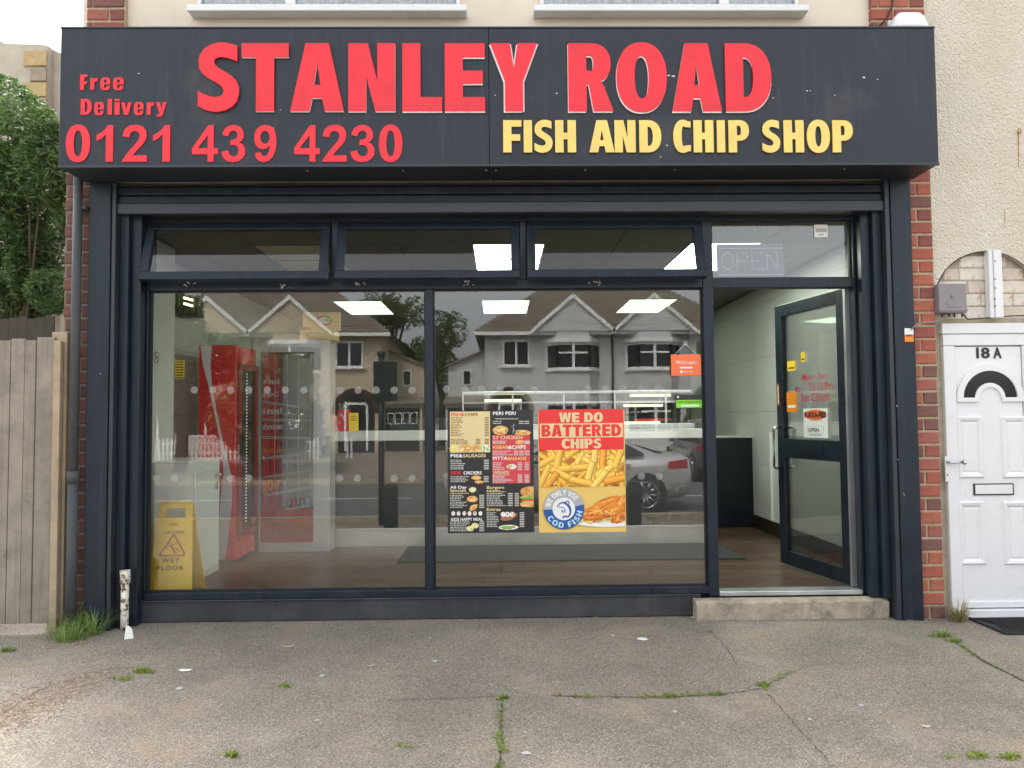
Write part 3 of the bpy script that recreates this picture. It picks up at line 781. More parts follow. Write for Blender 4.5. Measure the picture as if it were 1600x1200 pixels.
wl = B().box(XL - .25, XL, 0.34, YB, 0, ZC + .012).build('wall_left', 'grout', kind='structure')
wr = B().box(XR_, XR_ + .1, 0.34, YB, 0, ZC + .012).build('wall_right', 'grout', kind='structure')
wb = B().box(XL - .25, XR_ + .1, YB, YB + .2, 0, ZC + .2).build('wall_back', 'wall_back', kind='structure')
tm = B().box(0, .008, 0, .996, 0, .596).mesh('wall_tile', 'wall_tile')
for par, xx in ((wl, XL), (wr, XR_ - .008)):
    for i in range(6):
        for j in range(5):
            z0_ = ZF + .13 + j * .6
            if z0_ + .59 > ZC + .01:
                hh = ZC - z0_
                if hh > .05: link(B().box(0, .008, 0, .996, 0, hh).mesh('wall_tile', 'wall_tile'), 'wall_tile', par, (xx, .36 + i, z0_))
            else: link(tm, 'wall_tile', par, (xx, .36 + i, z0_))
B().box(XL, XL + .014, .9, YB, ZF, ZF + .13).build('skirting', 'skirting', wl)
B().box(XR_ - .02, XR_, .34, YB, ZF, ZF + .15).build('skirting', 'skirting', wr)
# white nib on the left, behind the window jamb
nb = B().box(XL + .0, X(272, 560, 1.05), 0.345, 1.05, ZF, ZC - .001).build('wall_nib', 'wall_tile', kind='structure')
# boxed column and conduit on the right wall
B().box(2.86, XR_ - .021, 0.345, .72, ZF, ZC - .001).build('wall_nib_right', 'wall_tile', kind='structure')

# ------------------------------------------------------------------ shop building: brick piers, render, upper windows
shop = thing('shop_building', 'two storey shop building with brick piers and cream rendered upper wall', 'building', (0, .1, 0))
CO = 0.0935
XPR0, XPR1 = 2.69, X(1469, 650, .04)
XPL0, XPL1 = X(97, 560, .04), -2.69
def pier(x0, x1, yf, z0, z1, m='brick', mort='mortar', odd=0, header=.112, st=.228):
    pr = B().box(x0 + .004, x1 - .006, yf + .010, yf + .30, z0, z1).build('brick_pier', mort, shop)
    n = int((z1 - z0) / CO)
    for c in range(n):
        zc = z0 + c * CO + CO / 2
        right = x1
        x = right
        seq = [st] * 9 if (c + odd) % 2 == 0 else [header] + [st] * 9
        for L_ in seq:
            w_ = min(L_, x - x0)
            if w_ < .03: break
            lay_brick(pr, x - w_ / 2 - .005 + random.uniform(-.002, .002), yf + random.uniform(-.002, .002), zc, w_ - .012, CO - .017, .05, m)
            x -= w_
            if x - x0 < .03: break
    return pr
pier(XPR0 + .12, XPR1, .04, 0.0, 3.7, odd=1)
pier(X(1362, 20, .02), X(1447, 20, .02),   .02, 3.70, 5.6)
pier(XPL0, -2.80, .04, 0.0, 3.69, m='brick_shaded', mort='mortar_shaded')
pier(X(135, 20, .02), X(196, 20, .02),   .02, 3.70, 5.6, odd=1)
uw = B().box(X(196, 20, .06) - .3, X(1362, 20, .06) + .3, .06, .30, 3.0, 5.3)
B().box(-2.95, 3.05, .07, .30, 3.12, 5.7).build('upper_wall', 'cream_render', shop)
B().box(-3.0, -2.951, .34, 8.5, 0, 5.7).build('flank_wall', 'brick_shaded', shop)
B().box(-2.95, 3.05, 8.3, 8.5, 0, 5.7).build('rear_wall', 'brick_shaded', shop)
B().prism([(-.35, 5.62), (8.9, 5.62), (4.3, 8.6)], 'x', -3.2, 3.06).build('roof', 'roof_tile', shop)
B().box(-2.95, 3.05, .30, YB, 3.2, 3.25).build('upper_floor', 'wall_back', shop)
def upper_window(px0, px1, opens):
    yf = .05
    xa, za = P(px0, 24, yf); xb, _ = P(px1, 18, yf)
    zs = Z((px0 + px1) / 2, 20, yf)
    wdw = B().box(xa + .05, xb - .05, .02, .068, zs + .02, zs + 1.05)
    win = B(); F = .026
    win.box(xa + .05, xb - .05, .015, .069, zs + .012, zs + .02 + F); win.box(xa + .05, xb - .05, .015, .069, zs + 1.0, zs + 1.05)
    win.box(xa + .05, xa + .05 + F, .015, .069, zs + .02 + F, zs + 1.0); win.box(xb - .05 - F, xb - .05, .015, .069, zs + .02 + F, zs + 1.0)
    mids = [xa + (xb - xa) * q for q in opens]
    for q in mids: win.box(q - .035, q + .035, .016, .069, zs + .02 + F, zs + 1.0)
    wo = win.build('window', 'upvc', shop, bev=.004)
    B().box(xa, xb, -.045, .069, zs - .035, zs + .011).build('sill', 'upvc', wo, bev=.006)
    B().box(xa + .06, xb - .06, .045, .05, zs + .02, zs + 1.04).build('pane', 'window_glass', wo)
    c = B(); n = 60
    pts = [(xa + .06 + (xb - xa - .12) * i / n, .064 + .003 * math.sin(i * 1.3)) for i in range(n + 1)]
    for p, q in zip(pts, pts[1:]): c.quad((p[0], p[1], zs + .02), (q[0], q[1], zs + .02), (q[0], q[1], zs + 1.04), (p[0], p[1], zs + 1.04))
    c.build('curtain', 'lace', wo)
upper_window(300, 730, [.36])
upper_window(833, 1256, [.70])

# roller shutter housing, pilasters, frames: one shop front
front = thing('storefront', 'anthracite aluminium shop front with big panes and hopper windows', 'shop front', (0, YG, 0))
FR = 'frame'
def fb(name, x0, x1, y0, y1, z0, z1, m=FR, bev=.004, parent=None):
    return B().box(x0, x1, y0, y1, z0, z1).build(name, m, parent or front, bev=bev)
XPo, XPi = X(1434, 650, 0), X(1402, 650, 0)
XLo, XLi = X(134, 650, 0), X(168, 650, 0)
ZSOF = Z(780, 259, YFAS)
fb('pilaster', XPi, XPo, 0, .12, .0, ZSOF - .002)
fb('pilaster', XLo, XLi, 0, .12, .0, ZSOF - .002)
fb('pilaster_trim', XPi - .035, XPi - .002, .012, .11, .0, ZSOF - .002, 'frame_edge')
fb('pilaster_trim', XLi + .002, XLi + .03, .012, .11, .0, ZSOF - .002, 'frame_edge')
# guide rails stepping back to the glass
XGR = XPi - .035; XGL = XLi + .03
for s_, xe in ((1, XGR), (-1, XGL)):
    for k_, (dx0, dx1, y0, y1) in enumerate(((.002, .062, .075, .21), (.064, .13, .12, .225))):
        fb('guide_rail', xe - s_ * dx1, xe - s_ * dx0, y0, y1, .14 if s_ > 0 else 0.0, Z(780, 333, .1), FR)
# shutter slats and bottom bar above the window
zb0, zb1 = Z(780, 332, .04), Z(780, 316, .04)
fb('shutter_bar', XLi + .002, XPi - .002, .03, .075, zb0, zb1, 'frame_edge')
zz = zb1 + .002
n = 0
while zz < ZSOF - .01:
    h_ = min(.062, ZSOF - .003 - zz)
    fb('shutter_slat', XLi + .032, XPi - .037, .045, .07, zz, zz + h_ - .008, FR, bev=.006); zz += h_; n += 1
fb('shutter_backing', XLi + .03, XPi - .036, .08, .2, zb0 + .01, ZSOF - .004, 'gasket', 0)
# head, jambs, transom, mullions
Y0, Y1 = YG - .045, YG + .045
XJL, XJR = X(229, 690, Y0), X(1341, 690, Y0)
ZH = Z(780, 346, Y0); ZT0, ZT1 = Z(780, 451, Y0), Z(780, 437, Y0)
ZS1, ZS0 = Z(780, 920, Y0), Z(780, 931, Y0)
fb('head', XGL + .0, XGR, Y0, Y1, ZH, zb0 + .02)
fb('jamb', XGL + .132, XJL, Y0, Y1, 0.02, ZH - .001)
fb('jamb', XJR, XGR - .132, Y0, Y1, ZF, ZH - .001)
fb('jamb_infill', XGL - .03, XGL + .13, .231, Y1 - .004, 0.0, ZH - .001)
fb('jamb_infill', XGR - .13, XGR + .03, .231, Y1 - .004, ZF, ZH - .001)
XM0, XM1 = X(665, 690, Y0), X(677, 690, Y0)
XD0, XD1 = X(1103, 690, Y0), X(1119, 690, Y0)
fb('transom', XJL + .001, XD0 - .001, Y0, Y1, ZT0, ZT1)
fb('transom', XD1 + .001, XJR - .001, Y0, Y1, Z(1230, 449, Y0), Z(1230, 434, Y0))
fb('mullion', XM0, XM1, Y0 - .003, Y1, ZS1 + .001, ZT0 - .001)
fb('mullion', XD0, XD1, Y0 - .004, Y1, ZF - .01, ZH - .001)
HX = []
for a, c in ((518, 528), (812, 822)):
    x0_, x1_ = X(a, 400, Y0), X(c, 400, Y0); HX.append((x0_, x1_))
    fb('mullion', x0_, x1_, Y0 - .003, Y1, ZT1 + .001, ZH - .001)
# sill and plinth
YP = .20
fb('sill', XJL + .001, XD0 - .001, Y0 - .012, Y1, ZS0, ZS1)
zsl = Z(600, 936, YP)
fb('sill_nosing', XGL + .1, XD0 - .06, YP - .018, Y1, zsl, ZS0 - .001, 'frame_dusty_lit')
fb('plinth', XGL + .1, XD0 - .06, YP, Y1, 0.005, zsl - .001, 'frame_dusty_lit')
fb('plinth_backing', XGL - .03, XGR + .03, Y1 + .002, .329, -.05, ZF - .012, 'gasket', 0)
# panes
def dots(parent, pxs, py):
    for px in pxs:
        x_, z_ = P(px, py, YG); B().disc(x_, z_, YG - .006, .0265, 22).build('dot', 'etched', parent)
pl = B().box(XJL + .002, XM0 - .002, YG - .003, YG + .003, ZS1 + .001, ZT0 - .001).build('window_pane', 'window_glass', front)
pr_ = B().box(XM1 + .002, XD0 - .002, YG - .003, YG + .003, ZS1 + .001, ZT0 - .001).build('window_pane', 'window_glass', front)
dots(pl, [304, 333, 361, 389, 418, 446, 475, 503, 532, 560, 588, 616, 644], 609.5)
dots(pr_, [698, 726, 753, 781, 808, 835, 918, 945, 973, 1001, 1028], 608)
dots(pl, [245, 274, 361, 389, 531, 559, 616, 644], 747)
dots(pr_, [698, 1002, 1030], 744)
fanl = B().box(XD1 + .002, XJR - .002, YG - .003, YG + .003, Z(1230, 434, Y0) + .001, ZH - .001).build('window_pane', 'window_glass', front)
def gask(x0, x1, z0, z1, g=.010):
    q = B(); y0, y1 = YG - .012, YG + .012
    q.box(x0, x1, y0, y1, z0, z0 + g); q.box(x0, x1, y0, y1, z1 - g, z1); q.box(x0, x0 + g, y0, y1, z0 + g, z1 - g); q.box(x1 - g, x1, y0, y1, z0 + g, z1 - g)
    q.build('gasket', 'gasket', front)
gask(XJL + .001, XM0 - .001, ZS1 + .0005, ZT0 - .0005); gask(XM1 + .001, XD0 - .001, ZS1 + .0005, ZT0 - .0005)
gask(XD1 + .001, XJR - .001, Z(1230, 434, Y0) + .0005, ZH - .0005)
# hopper windows hung at the top, pushed out at the bottom
def hopper(x0, x1):
    h_ = ZH - ZT1 + .025; F = .062
    f = B()
    f.box(x0, x1, 0, .045, -h_, -h_ + F); f.box(x0, x1, 0, .045, -F * .8, 0)
    f.box(x0, x0 + F, 0, .045, -h_ + F, -F * .8); f.box(x1 - F, x1, 0, .045, -h_ + F, -F * .8)
    o = part_at('hopper_window', f, 'frame', front, (0, Y0 - .012, ZH - .004), (R(-17), 0, 0))
    md = o.modifiers.new('bevel', 'BEVEL'); md.width = .004; md.segments = 2
    g = B().box(x0 + F - .004, x1 - F + .004, .018, .023, -h_ + F - .004, -F * .8 + .004)
    link(g.mesh('pane', 'hopper_glass'), 'pane', o)
    s1 = B().box(x0 + .03, x0 + .05, .046, .075, -h_ + .06, -h_ + .30); link(s1.mesh('stay', 'alu'), 'stay', o)
    s1 = B().box(x1 - .05, x1 - .03, .046, .075, -h_ + .06, -h_ + .30); link(s1.mesh('stay', 'alu'), 'stay', o)
hopper(XJL - .012, HX[0][0] - .004); hopper(HX[0][1] + .004, HX[1][0] - .004); hopper(HX[1][1] + .004, XD0 - .006)
for (x0_, x1_) in ((XJL, HX[0][0]), (HX[0][1], HX[1][0]), (HX[1][1], XD0)):
    q = B(); q.box(x0_ + .001, x0_ + .02, Y0 + .01, Y1 - .01, ZT1 + .001, ZH - .001); q.box(x1_ - .02, x1_ - .001, Y0 + .01, Y1 - .01, ZT1 + .001, ZH - .001)
    q.box(x0_ + .02, x1_ - .02, Y0 + .01, Y1 - .01, ZT1 + .001, ZT1 + .016); q.build('gasket', 'gasket', front)

# threshold and open door
fb('threshold', XD1 + .001, XJR + .0, Y0 - .01, Y1 + .03, ZF - .01, ZF + .022, 'alu', .004)
hx, hy = XJR - .012, YG + .06
fxp, fyp = X(1219, 690, 1.25), 1.25
dl = math.hypot(fxp - hx, fyp - hy); ang = math.atan2(fyp - hy, fxp - hx)
DW = dl; ZD0, ZD1 = ZF + .03, ZT0 + .005
d = B(); t2 = .025
def dbox(u0, u1, z0, z1, t=t2): d.box(u0, u1, -t, t, z0, z1)
SW = .095
zr1, zr0 = 1.235, 1.075; zbr = .29
dbox(0, SW, ZD0, ZD1); dbox(DW - SW, DW, ZD0, ZD1)
dbox(SW, DW - SW, ZD1 - .10, ZD1); dbox(SW, DW - SW, zr0, zr1); dbox(SW, DW - SW, ZD0, zbr)
door = part_at('door', d, 'door_frame_dark', front, (hx, hy, 0), (0, 0, ang))
md = door.modifiers.new('bevel', 'BEVEL'); md.width = .004; md.segments = 2
dp1 = link(B().box(SW - .004, DW - SW + .004, -.004, .004, zr1 - .004, ZD1 - .096).mesh('pane', 'inner_glass'), 'pane', door)
dp2 = link(B().box(SW - .004, DW - SW + .004, -.004, .004, zbr - .004, zr0 + .004).mesh('pane', 'inner_glass'), 'pane', door)
# local +v (left of travel direction hinge->free) faces the room's right wall or the street side: street side is where x grows smaller
for s_ in (-1, 1):
    h_ = B(); u = DW - SW * .55; v0 = s_ * t2; v1 = s_ * (t2 + .065)
    pts = [(u, v0, 1.33), (u, v0 + (v1 - v0) * .8, 1.33), (u, v1, 1.315), (u, v1, 1.0), (u, v0 + (v1 - v0) * .8, .985), (u, v0, .985)]
    h_.tube(pts, .0125, 12); link(h_.mesh('handle', 'steel'), 'handle', door)
lpz = B().box(.30, .62, t2 + .001, t2 + .012, 1.115, 1.185).box(.315, .605, t2 + .0125, t2 + .018, 1.128, 1.172); link(lpz.mesh('letter_plate', 'door_frame_dark'), 'letter_plate', door)
cl = B().box(0.0, .03, -.028, .028, ZD0, ZD1); link(B().box(-.028, -.002, -.03, .03, ZD0, ZD1).mesh('hinge_stile', 'alu'), 'hinge_stile', door)
for zz_ in (1.52, .88): link(B().box(DW + .0005, DW + .003, -.012, .012, zz_, zz_ + .11).mesh('lock_plate', 'steel'), 'lock_plate', door)
DOOR = (hx, hy, ang, DW)
# ------------------------------------------------------------------ fascia sign
FX0, FX1 = X(93, 150, YFAS), X(1464, 150, YFAS)
FZ0, FZ1 = Z(780, 259, YFAS), Z(780, 44, YFAS)
fas = thing('fascia_sign', 'wide dark grey fascia sign with red and yellow raised letters', 'shop sign', (0, YFAS, FZ0))
xsm = X(764, 150, YFAS)
B().box(FX0, xsm - .0006, YFAS, YFAS + .33, FZ0, FZ1).build('panel', 'fascia', fas, bev=.006)
B().box(xsm + .0006, FX1, YFAS + .001, YFAS + .33, FZ0, FZ1).build('panel', 'fascia', fas, bev=.006)
B().box(FX0 - .002, FX1 + .002, YFAS - .004, YFAS + .02, FZ0 - .004, FZ0 + .010).build('edge_trim', 'frame_edge', fas, bev=.002)
B().box(FX0 - .003, FX1 + .003, YFAS - .003, YFAS + .36, FZ1, FZ1 + .012).build('top_flashing', 'frame_edge', fas, bev=.003)
sh_ = BASE[fas.name]
def raised(ch, px0, px1, py0, py1, m, depth=.018, sv=.27, sh=.2, edge=None, tilt=0):
    x0, z1 = P(px0, py0, YFAS); x1, z0 = P(px1, py1, YFAS)
    h = z1 - z0
    me = glyph_mesh('letter', ch, x0, x1, z0, z1, YFAS - depth, YFAS - .0035, m, sv, sh, sh_)
    o = link(me, 'letter', fas)
    BASE[o.name] = sh_
    if edge:
        dx, dz = edge
        e = glyph_mesh('white_edge', ch, x0 + dx, x1 + dx, z0 + dz, z1 + dz, YFAS - depth + .006, YFAS - .003, 'letter_edge', sv, sh, sh_)
        link(e, 'white_edge', o)
    return o
for ch, a, c, e in (('S', 310, 376, None), ('T', 379, 452, (0, -.004)), ('A', 455, 538, (.001, -.005)), ('N', 545, 618, (.001, -.007)), ('L', 629, 691, (0, -.009)), ('E', 695, 758, (0, -.009)), ('Y', 766, 840, (-.009, -.008)),
                    ('R', 887, 958, (-.004, -.009)), ('O', 962, 1042, (-.004, -.009)), ('A', 1048, 1127, (-.002, -.010)), ('D', 1131, 1205, (.002, -.009))):
    raised(ch, a, c, 69.5, 175, 'red_letter', edge=e, sv=.262, sh=.205)
# the Y keeps a bare edge on its right as well
x0, z1 = P(766, 69.5, YFAS); x1, z0 = P(840, 175, YFAS)
yo = [o for o in bpy.data.objects if o.name.startswith('letter')][6]
link(glyph_mesh('white_edge', 'Y', x0 + .008, x1 + .008, z0 - .003, z1 - .003, YFAS - .010, YFAS - .002, 'letter_edge', .262, .205, sh_), 'white_edge', yo)
for ch, a, c in (('F', 786, 815), ('I', 818, 831.5), ('S', 834, 864), ('H', 867, 900), ('A', 920, 960), ('N', 959.5, 993), ('D', 998, 1033), ('C', 1051, 1079), ('H', 1082.5, 1114.5), ('I', 1119, 1132.5),
                 ('P', 1137, 1170), ('S', 1189, 1219), ('H', 1223, 1255.5), ('O', 1259, 1296), ('P', 1299, 1332)):
    raised(ch, a, c, 189, 239, 'yellow_letter', depth=.014, sv=.255, sh=.20)
for ch, a, c in (('0', 104, 141), ('1', 152, 177), ('2', 192, 230), ('1', 240, 266), ('4', 301, 341), ('3', 347, 384), ('9', 397, 433), ('4', 460, 500), ('2', 504, 542), ('3', 548, 586), ('0', 592, 629)):
    raised(ch, a, c, 196, 253, 'red_letter', depth=.006).name = 'digit'
for ch, a, c, t, bt in (('F', 126, 137, 117, 141), ('r', 142, 153, 122, 141), ('e', 157.5, 173, 121.5, 141.3), ('e', 177.5, 194, 121.5, 141.3),
                        ('D', 127, 144, 155, 180), ('e', 148, 163, 160, 180.5), ('l', 169, 175.5, 155, 180), ('i', 180, 187.5, 155, 180), ('v', 190, 206, 160.5, 180), ('e', 210, 225, 160, 180.5), ('r', 230, 241, 160, 180), ('y', 244, 261, 160, 183)):
    raised(ch, a, c, t, bt, 'red_letter', depth=.006, sv=.26, sh=.18)
# chips in the paint and drilled screw heads
b = B()
rr = random.Random(4)
for px, py, s_ in ((1045, 118, 2.2), (1052, 119, 2.6), (870, 146, 1.6), (1042, 227, 1.8), (1032, 245, 1.2), (1261, 142, 1.4), (1266, 142, 1.3), (1304, 149, 1.3), (1350, 121, 2.4), (1371, 124, 1.3), (1208, 153, 1.2), (217, 115, 1.3), (438, 172, 1.2), (774, 149, 1.0), (427, 200, 1.0)):
    x_, z_ = P(px, py, YFAS); k = s_ * .0042
    b.poly([(x_ + k * rr.uniform(.7, 1.3) * math.cos(a), YFAS - .0008, z_ + k * .55 * rr.uniform(.6, 1.3) * math.sin(a)) for a in [i * math.pi / 3.5 for i in range(7)]])
b.build('paint_chip', 'letter_edge', fas)
for px, py in ((480, 266), (630, 266), (760, 267), (775, 265), (915, 264), (1055, 263), (1320, 261)):
    x_, _ = P(px, py, YFAS + .08)
    B().tube([(x_, YFAS + .09, FZ0 - .004), (x_, YFAS + .09, FZ0 + .004)], .006, 8).build('screw', 'alu', fas)

rr = random.Random(14)
for px, py in ((296, 444), (447, 446), (563, 445), (731, 443), (928, 443)):
    b = B()
    for k_ in range(7):
        x_, z_ = P(px + rr.uniform(-9, 9), py + rr.uniform(-5, 4), Y0); q_ = rr.uniform(.004, .013)
        b.poly([(x_ + q_ * rr.uniform(.5, 1.3) * math.cos(a), Y0 - .0052 - k_ * .0001, z_ + q_ * .7 * rr.uniform(.4, 1.3) * math.sin(a)) for a in [i * math.pi / 3 for i in range(6)]])
    b.build('sticker_residue', 'gum', front, kind='stuff')
b = B()
for px, py, yy_ in ((1401, 634, -.0006), (1403, 718, -.0006), (1412, 771, -.0006), (1413, 774, -.0006), (157, 584, -.0006), (1403, 452, -.0006)):
    x_, z_ = P(px, py, 0); q_ = rr.uniform(.002, .0045)
    b.poly([(x_ + q_ * rr.uniform(.5, 1.3) * math.cos(a), yy_, z_ + q_ * rr.uniform(.6, 1.5) * math.sin(a)) for a in [i * math.pi / 3 for i in range(6)]])
b.build('paint_chip', 'letter_edge', front, kind='stuff')

# ------------------------------------------------------------------ alarm box and wires above the sign
xa0, z_b = P(1391, 44, -.05); xa1, z_t = P(1447, 22, -.05)
cx = (xa0 + xa1) / 2; hw = (xa1 - xa0) / 2
b = B(); rings = []
for f, kz in ((1.0, 0), (1.0, .2), (.93, .45), (.82, .75), (.62, .97), (.3, 1.02)):
    rings.append([(cx + hw * f * math.copysign(abs(math.cos(t)) ** .5, math.cos(t)), -.05 + .055 * f * math.copysign(abs(math.sin(t)) ** .5, math.sin(t)), z_b - .02 + (z_t - z_b + .02) * kz) for t in [2 * math.pi * i / 24 for i in range(24)]])
b.loft(rings)
ab = thing('alarm_box', 'white rounded alarm box on top of the fascia by the brick pier', 'alarm box', (cx, -.05, z_b - .02))
b.build('cover', 'white_plastic', ab)
B().box(cx - hw * .9, cx + hw * .9, -.003, .019, z_b - .02, z_t - .02).build('back_plate', 'white_plastic', ab)
def wire(name, pts, r, label, m='cable'):
    b = B(); b.tube(pts, r, 6); return top(name, b, m, label, 'cable')
wp = [P(q[0], q[1], .008) for q in ((1396, -10), (1394, 10), (1385, 30), (1370, 44))]
wire('cable', [(p[0], .008, p[1]) for p in wp], .006, 'thin black cable hanging on the brick pier above the sign')

# ------------------------------------------------------------------ right neighbour: roughcast wall, arch, white door
nb_ = thing('neighbour_house', 'roughcast cream house wall with bricked-up arch over white door', 'house', (3.4, .1, 0))
yw = .075
XA, ZA = P(1545, 505, yw)
_, ZAT = P(1545, 392, yw)
xw0 = XPR1 + .002
rad_x = XA - (xw0 + .006); zspring = Z(1465, 470, yw)
arc = []
for i in range(25):
    t = math.pi - math.pi * i / 24
    arc.append((XA + rad_x * math.cos(t), zspring + (ZAT - zspring) * math.sin(t)))
b = B()
# wall above and beside the arch, front skin with real thickness at the reveal
for (p, q) in zip(arc, arc[1:]):
    b.quad((p[0], yw, p[1]), (q[0], yw, q[1]), (q[0], yw, 5.7), (p[0], yw, 5.7))
    b.quad((p[0], yw, p[1]), (q[0], yw, q[1]), (q[0], yw + .035, q[1]), (p[0], yw + .035, p[1]))
b.quad((arc[-1][0], yw, 0), (8.5, yw, 0), (8.5, yw, 5.7), (arc[-1][0], yw, 5.7))
b.quad((arc[0][0], yw, zspring), (xw0, yw, zspring), (xw0, yw, 5.7), (arc[0][0], yw, 5.7))
b.quad((arc[-1][0], yw, 0), (arc[-1][0], yw + .2, 0), (arc[-1][0], yw + .2, zspring), (arc[-1][0], yw, zspring))
b.quad((xw0, yw, 5.7), (8.5, yw, 5.7), (8.5, yw + 6, 5.7), (xw0, yw + 6, 5.7))
b.build('wall', 'roughcast', nb_)
B().prism([(-.30, 5.64), (8.9, 5.64), (4.3, 8.5)], 'x', 3.08, 8.8).build('roof', 'roof_tile', nb_)
B().box(8.2, 8.5, .09, 8.5, 0, 5.63).build('flank_wall', 'gable_render', nb_)
# painted bricks closing the arch
inf = B().box(xw0 + .001, arc[-1][0] + .05, yw + .046, yw + .2, 0, ZAT + .05).build('arch_infill', 'mortar_pale', nb_)
zz, c = Z(1545, 498, yw), 0
while zz < ZAT:
    zc = zz + CO / 2
    up = zc + CO * .3
    half = rad_x if up < zspring else rad_x * math.sqrt(max(0, 1 - ((up - zspring) / (ZAT - zspring)) ** 2))
    x = XA - half + .004; first = True
    while x < XA + half - .03:
        L_ = .12 if (first and c % 2) else .235
        w_ = min(L_, XA + half - .004 - x)
        if w_ > .035: lay_brick(inf, x + w_ / 2, yw + .038 + random.uniform(0, .003), zc, w_ - .008, CO - .010, .03, 'brick_painted')
        x += w_; first = False
    zz += CO; c += 1
# dark open joint along the arch
b = B()
for k, (p, q) in enumerate(zip(arc[1:], arc[2:])):
    n = Vector((p[0] - XA, p[1] - zspring)).normalized() * random.uniform(.004, .010)
    b.quad((p[0] - n.x, yw - .0008, p[1] - n.y), (q[0] - n.x, yw - .0008, q[1] - n.y), (q[0], yw - .0008, q[1]), (p[0], yw - .0008, p[1]))
b.build('arch_crack', 'crack', nb_)
xb0, zb_ = P(1545, 497, yw); xb1, zt_ = P(1560, 392, yw)
B().box(xb0, xb0 + .030, yw - .022, yw + .034, zb_, zt_).box(xb0 + .031, xb1, yw - .034, yw + .034, zb_, zt_).build('batten', 'upvc', nb_, bev=.003)
b = B()
for py in (408, 436, 450, 467, 478):
    x_, z_ = P(1555, py, yw - .035); b.disc(x_, z_, yw - .0348, .006, 8)
b.build('screw_hole', 'crack', nb_)
# rust runs on the wall
b = B(); rr = random.Random(9)
for px, py0, py1, wd in ((1591, 206, 262, .016), (1570, 330, 355, .006)):
    n = 10
    for i in range(n):
        x0_, z0_ = P(px, py0 + (py1 - py0) * i / n, yw); x1_, z1_ = P(px, py0 + (py1 - py0) * (i + 1) / n, yw)
        a = wd * (1 - .07 * i) * rr.uniform(.6, 1); b.quad((x0_ - a / 2, yw - .002, z0_), (x0_ + a / 2, yw - .002, z0_), (x1_ + a / 2 * .9, yw - .002, z1_), (x1_ - a / 2 * .9, yw - .002, z1_))
mat('rust', (0.42, 0.20, 0.07), 0.9, var=0.4, vs=60)
b.build('rust_stain', 'rust', nb_)
x_, z_ = P(1591, 206, yw)
ring = [(x_ + .012 * math.cos(t), yw - .014, z_ + .016 * math.sin(t)) for t in [2 * math.pi * i / 14 for i in range(15)]]
B().tube(ring, .0035, 6, caps=False).build('wall_eyelet', 'rust', nb_)

# white door 18A
yd = .105
xf0, zf1 = P(1468, 506, yd); xf1 = XA + (XA - xf0)
FT = .095
f = B()
f.box(xf0, xf1, yd - .03, yd + .04, zf1 - .075, zf1)
f.box(xf0 + .01, xf1 - .01, yd - .02, yd + .04, zf1 - .16, zf1 - .077)
f.box(xf0 + .01, xf0 + FT, yd - .02, yd + .04, .03, zf1 - .162); f.box(xf1 - FT, xf1 - .01, yd - .02, yd + .04, .03, zf1 - .162)
f.box(xf0, xf1, yd - .05, yd + .04, .0, .055)
fr = f.build('door_frame', 'upvc', nb_, bev=.006)
xl0, xl1 = xf0 + FT + .004, xf1 - FT - .004; zl1 = zf1 - .166; zl0 = .062
ld = B().box(xl0, xl1, yd - .006, yd + .03, zl0, zl1).build('door', 'upvc', nb_, bev=.004)
B().box(xl0 + .001, xl1 - .001, yd - .022, yd - .0065, zl0, zl0 + .045).build('weather_bar', 'upvc', ld, bev=.006)
B().box(xf0 + FT + .0005, xf1 - FT - .0005, yd + .0, yd + .01, zl0 - .004, zl1 + .004).build('shadow_gap', 'gasket', ld)
def panel(px0, px1, py0, py1):
    x0, z1 = P(px0, py0, yd); x1, z0 = P(px1, py1, yd)
    b = B(); y = yd - .0062; m = .030
    def frame(x0, x1, z0, z1, i, ya, yb):
        o = [(x0, z0), (x1, z0), (x1, z1), (x0, z1)]; q = [(x0 + i, z0 + i), (x1 - i, z0 + i), (x1 - i, z1 - i), (x0 + i, z1 - i)]
        for k in range(4):
            b.quad((o[k][0], ya, o[k][1]), (o[(k + 1) % 4][0], ya, o[(k + 1) % 4][1]), (q[(k + 1) % 4][0], yb, q[(k + 1) % 4][1]), (q[k][0], yb, q[k][1]))
    frame(x0, x1, z0, z1, .012, y, y - .016)
    frame(x0 + .012, x1 - .012, z0 + .012, z1 - .012, .018, y - .016, y - .012)
    frame(x0 + .03, x1 - .03, z0 + .03, z1 - .03, .014, y - .012, y - .001)
    frame(x0 + .044, x1 - .044, z0 + .044, z1 - .044, .012, y - .001, y - .006)
    b.quad((x0 + .056, y - .006, z0 + .056), (x1 - .056, y - .006, z0 + .056), (x1 - .056, y - .006, z1 - .056), (x0 + .056, y - .006, z1 - .056))
    b.build('door_panel', 'upvc', ld)
for a, c in ((1491, 1537), (1561, 1607)):
    panel(a, c, 650, 747); panel(a + 3, c + 3, 783, 882)
# half-round light over the panels
xc, zc = P(1545, 622, yd)
r0 = X(1597, 622, yd) - xc
def half_ring(r_out, r_in, y0, y1, name, m, kz=1.0):
    b = B(); n = 20
    for i in range(n):
        a, c = math.pi * i / n, math.pi * (i + 1) / n
        b.hexa([(xc + r_in * math.cos(a), y0, zc + r_in * math.sin(a) * kz), (xc + r_out * math.cos(a), y0, zc + r_out * math.sin(a) * kz), (xc + r_out * math.cos(a), y1, zc + r_out * math.sin(a) * kz), (xc + r_in * math.cos(a), y1, zc + r_in * math.sin(a) * kz),
                (xc + r_in * math.cos(c), y0, zc + r_in * math.sin(c) * kz), (xc + r_out * math.cos(c), y0, zc + r_out * math.sin(c) * kz), (xc + r_out * math.cos(c), y1, zc + r_out * math.sin(c) * kz), (xc + r_in * math.cos(c), y1, zc + r_in * math.sin(c) * kz)])
    return b.build(name, m, ld)
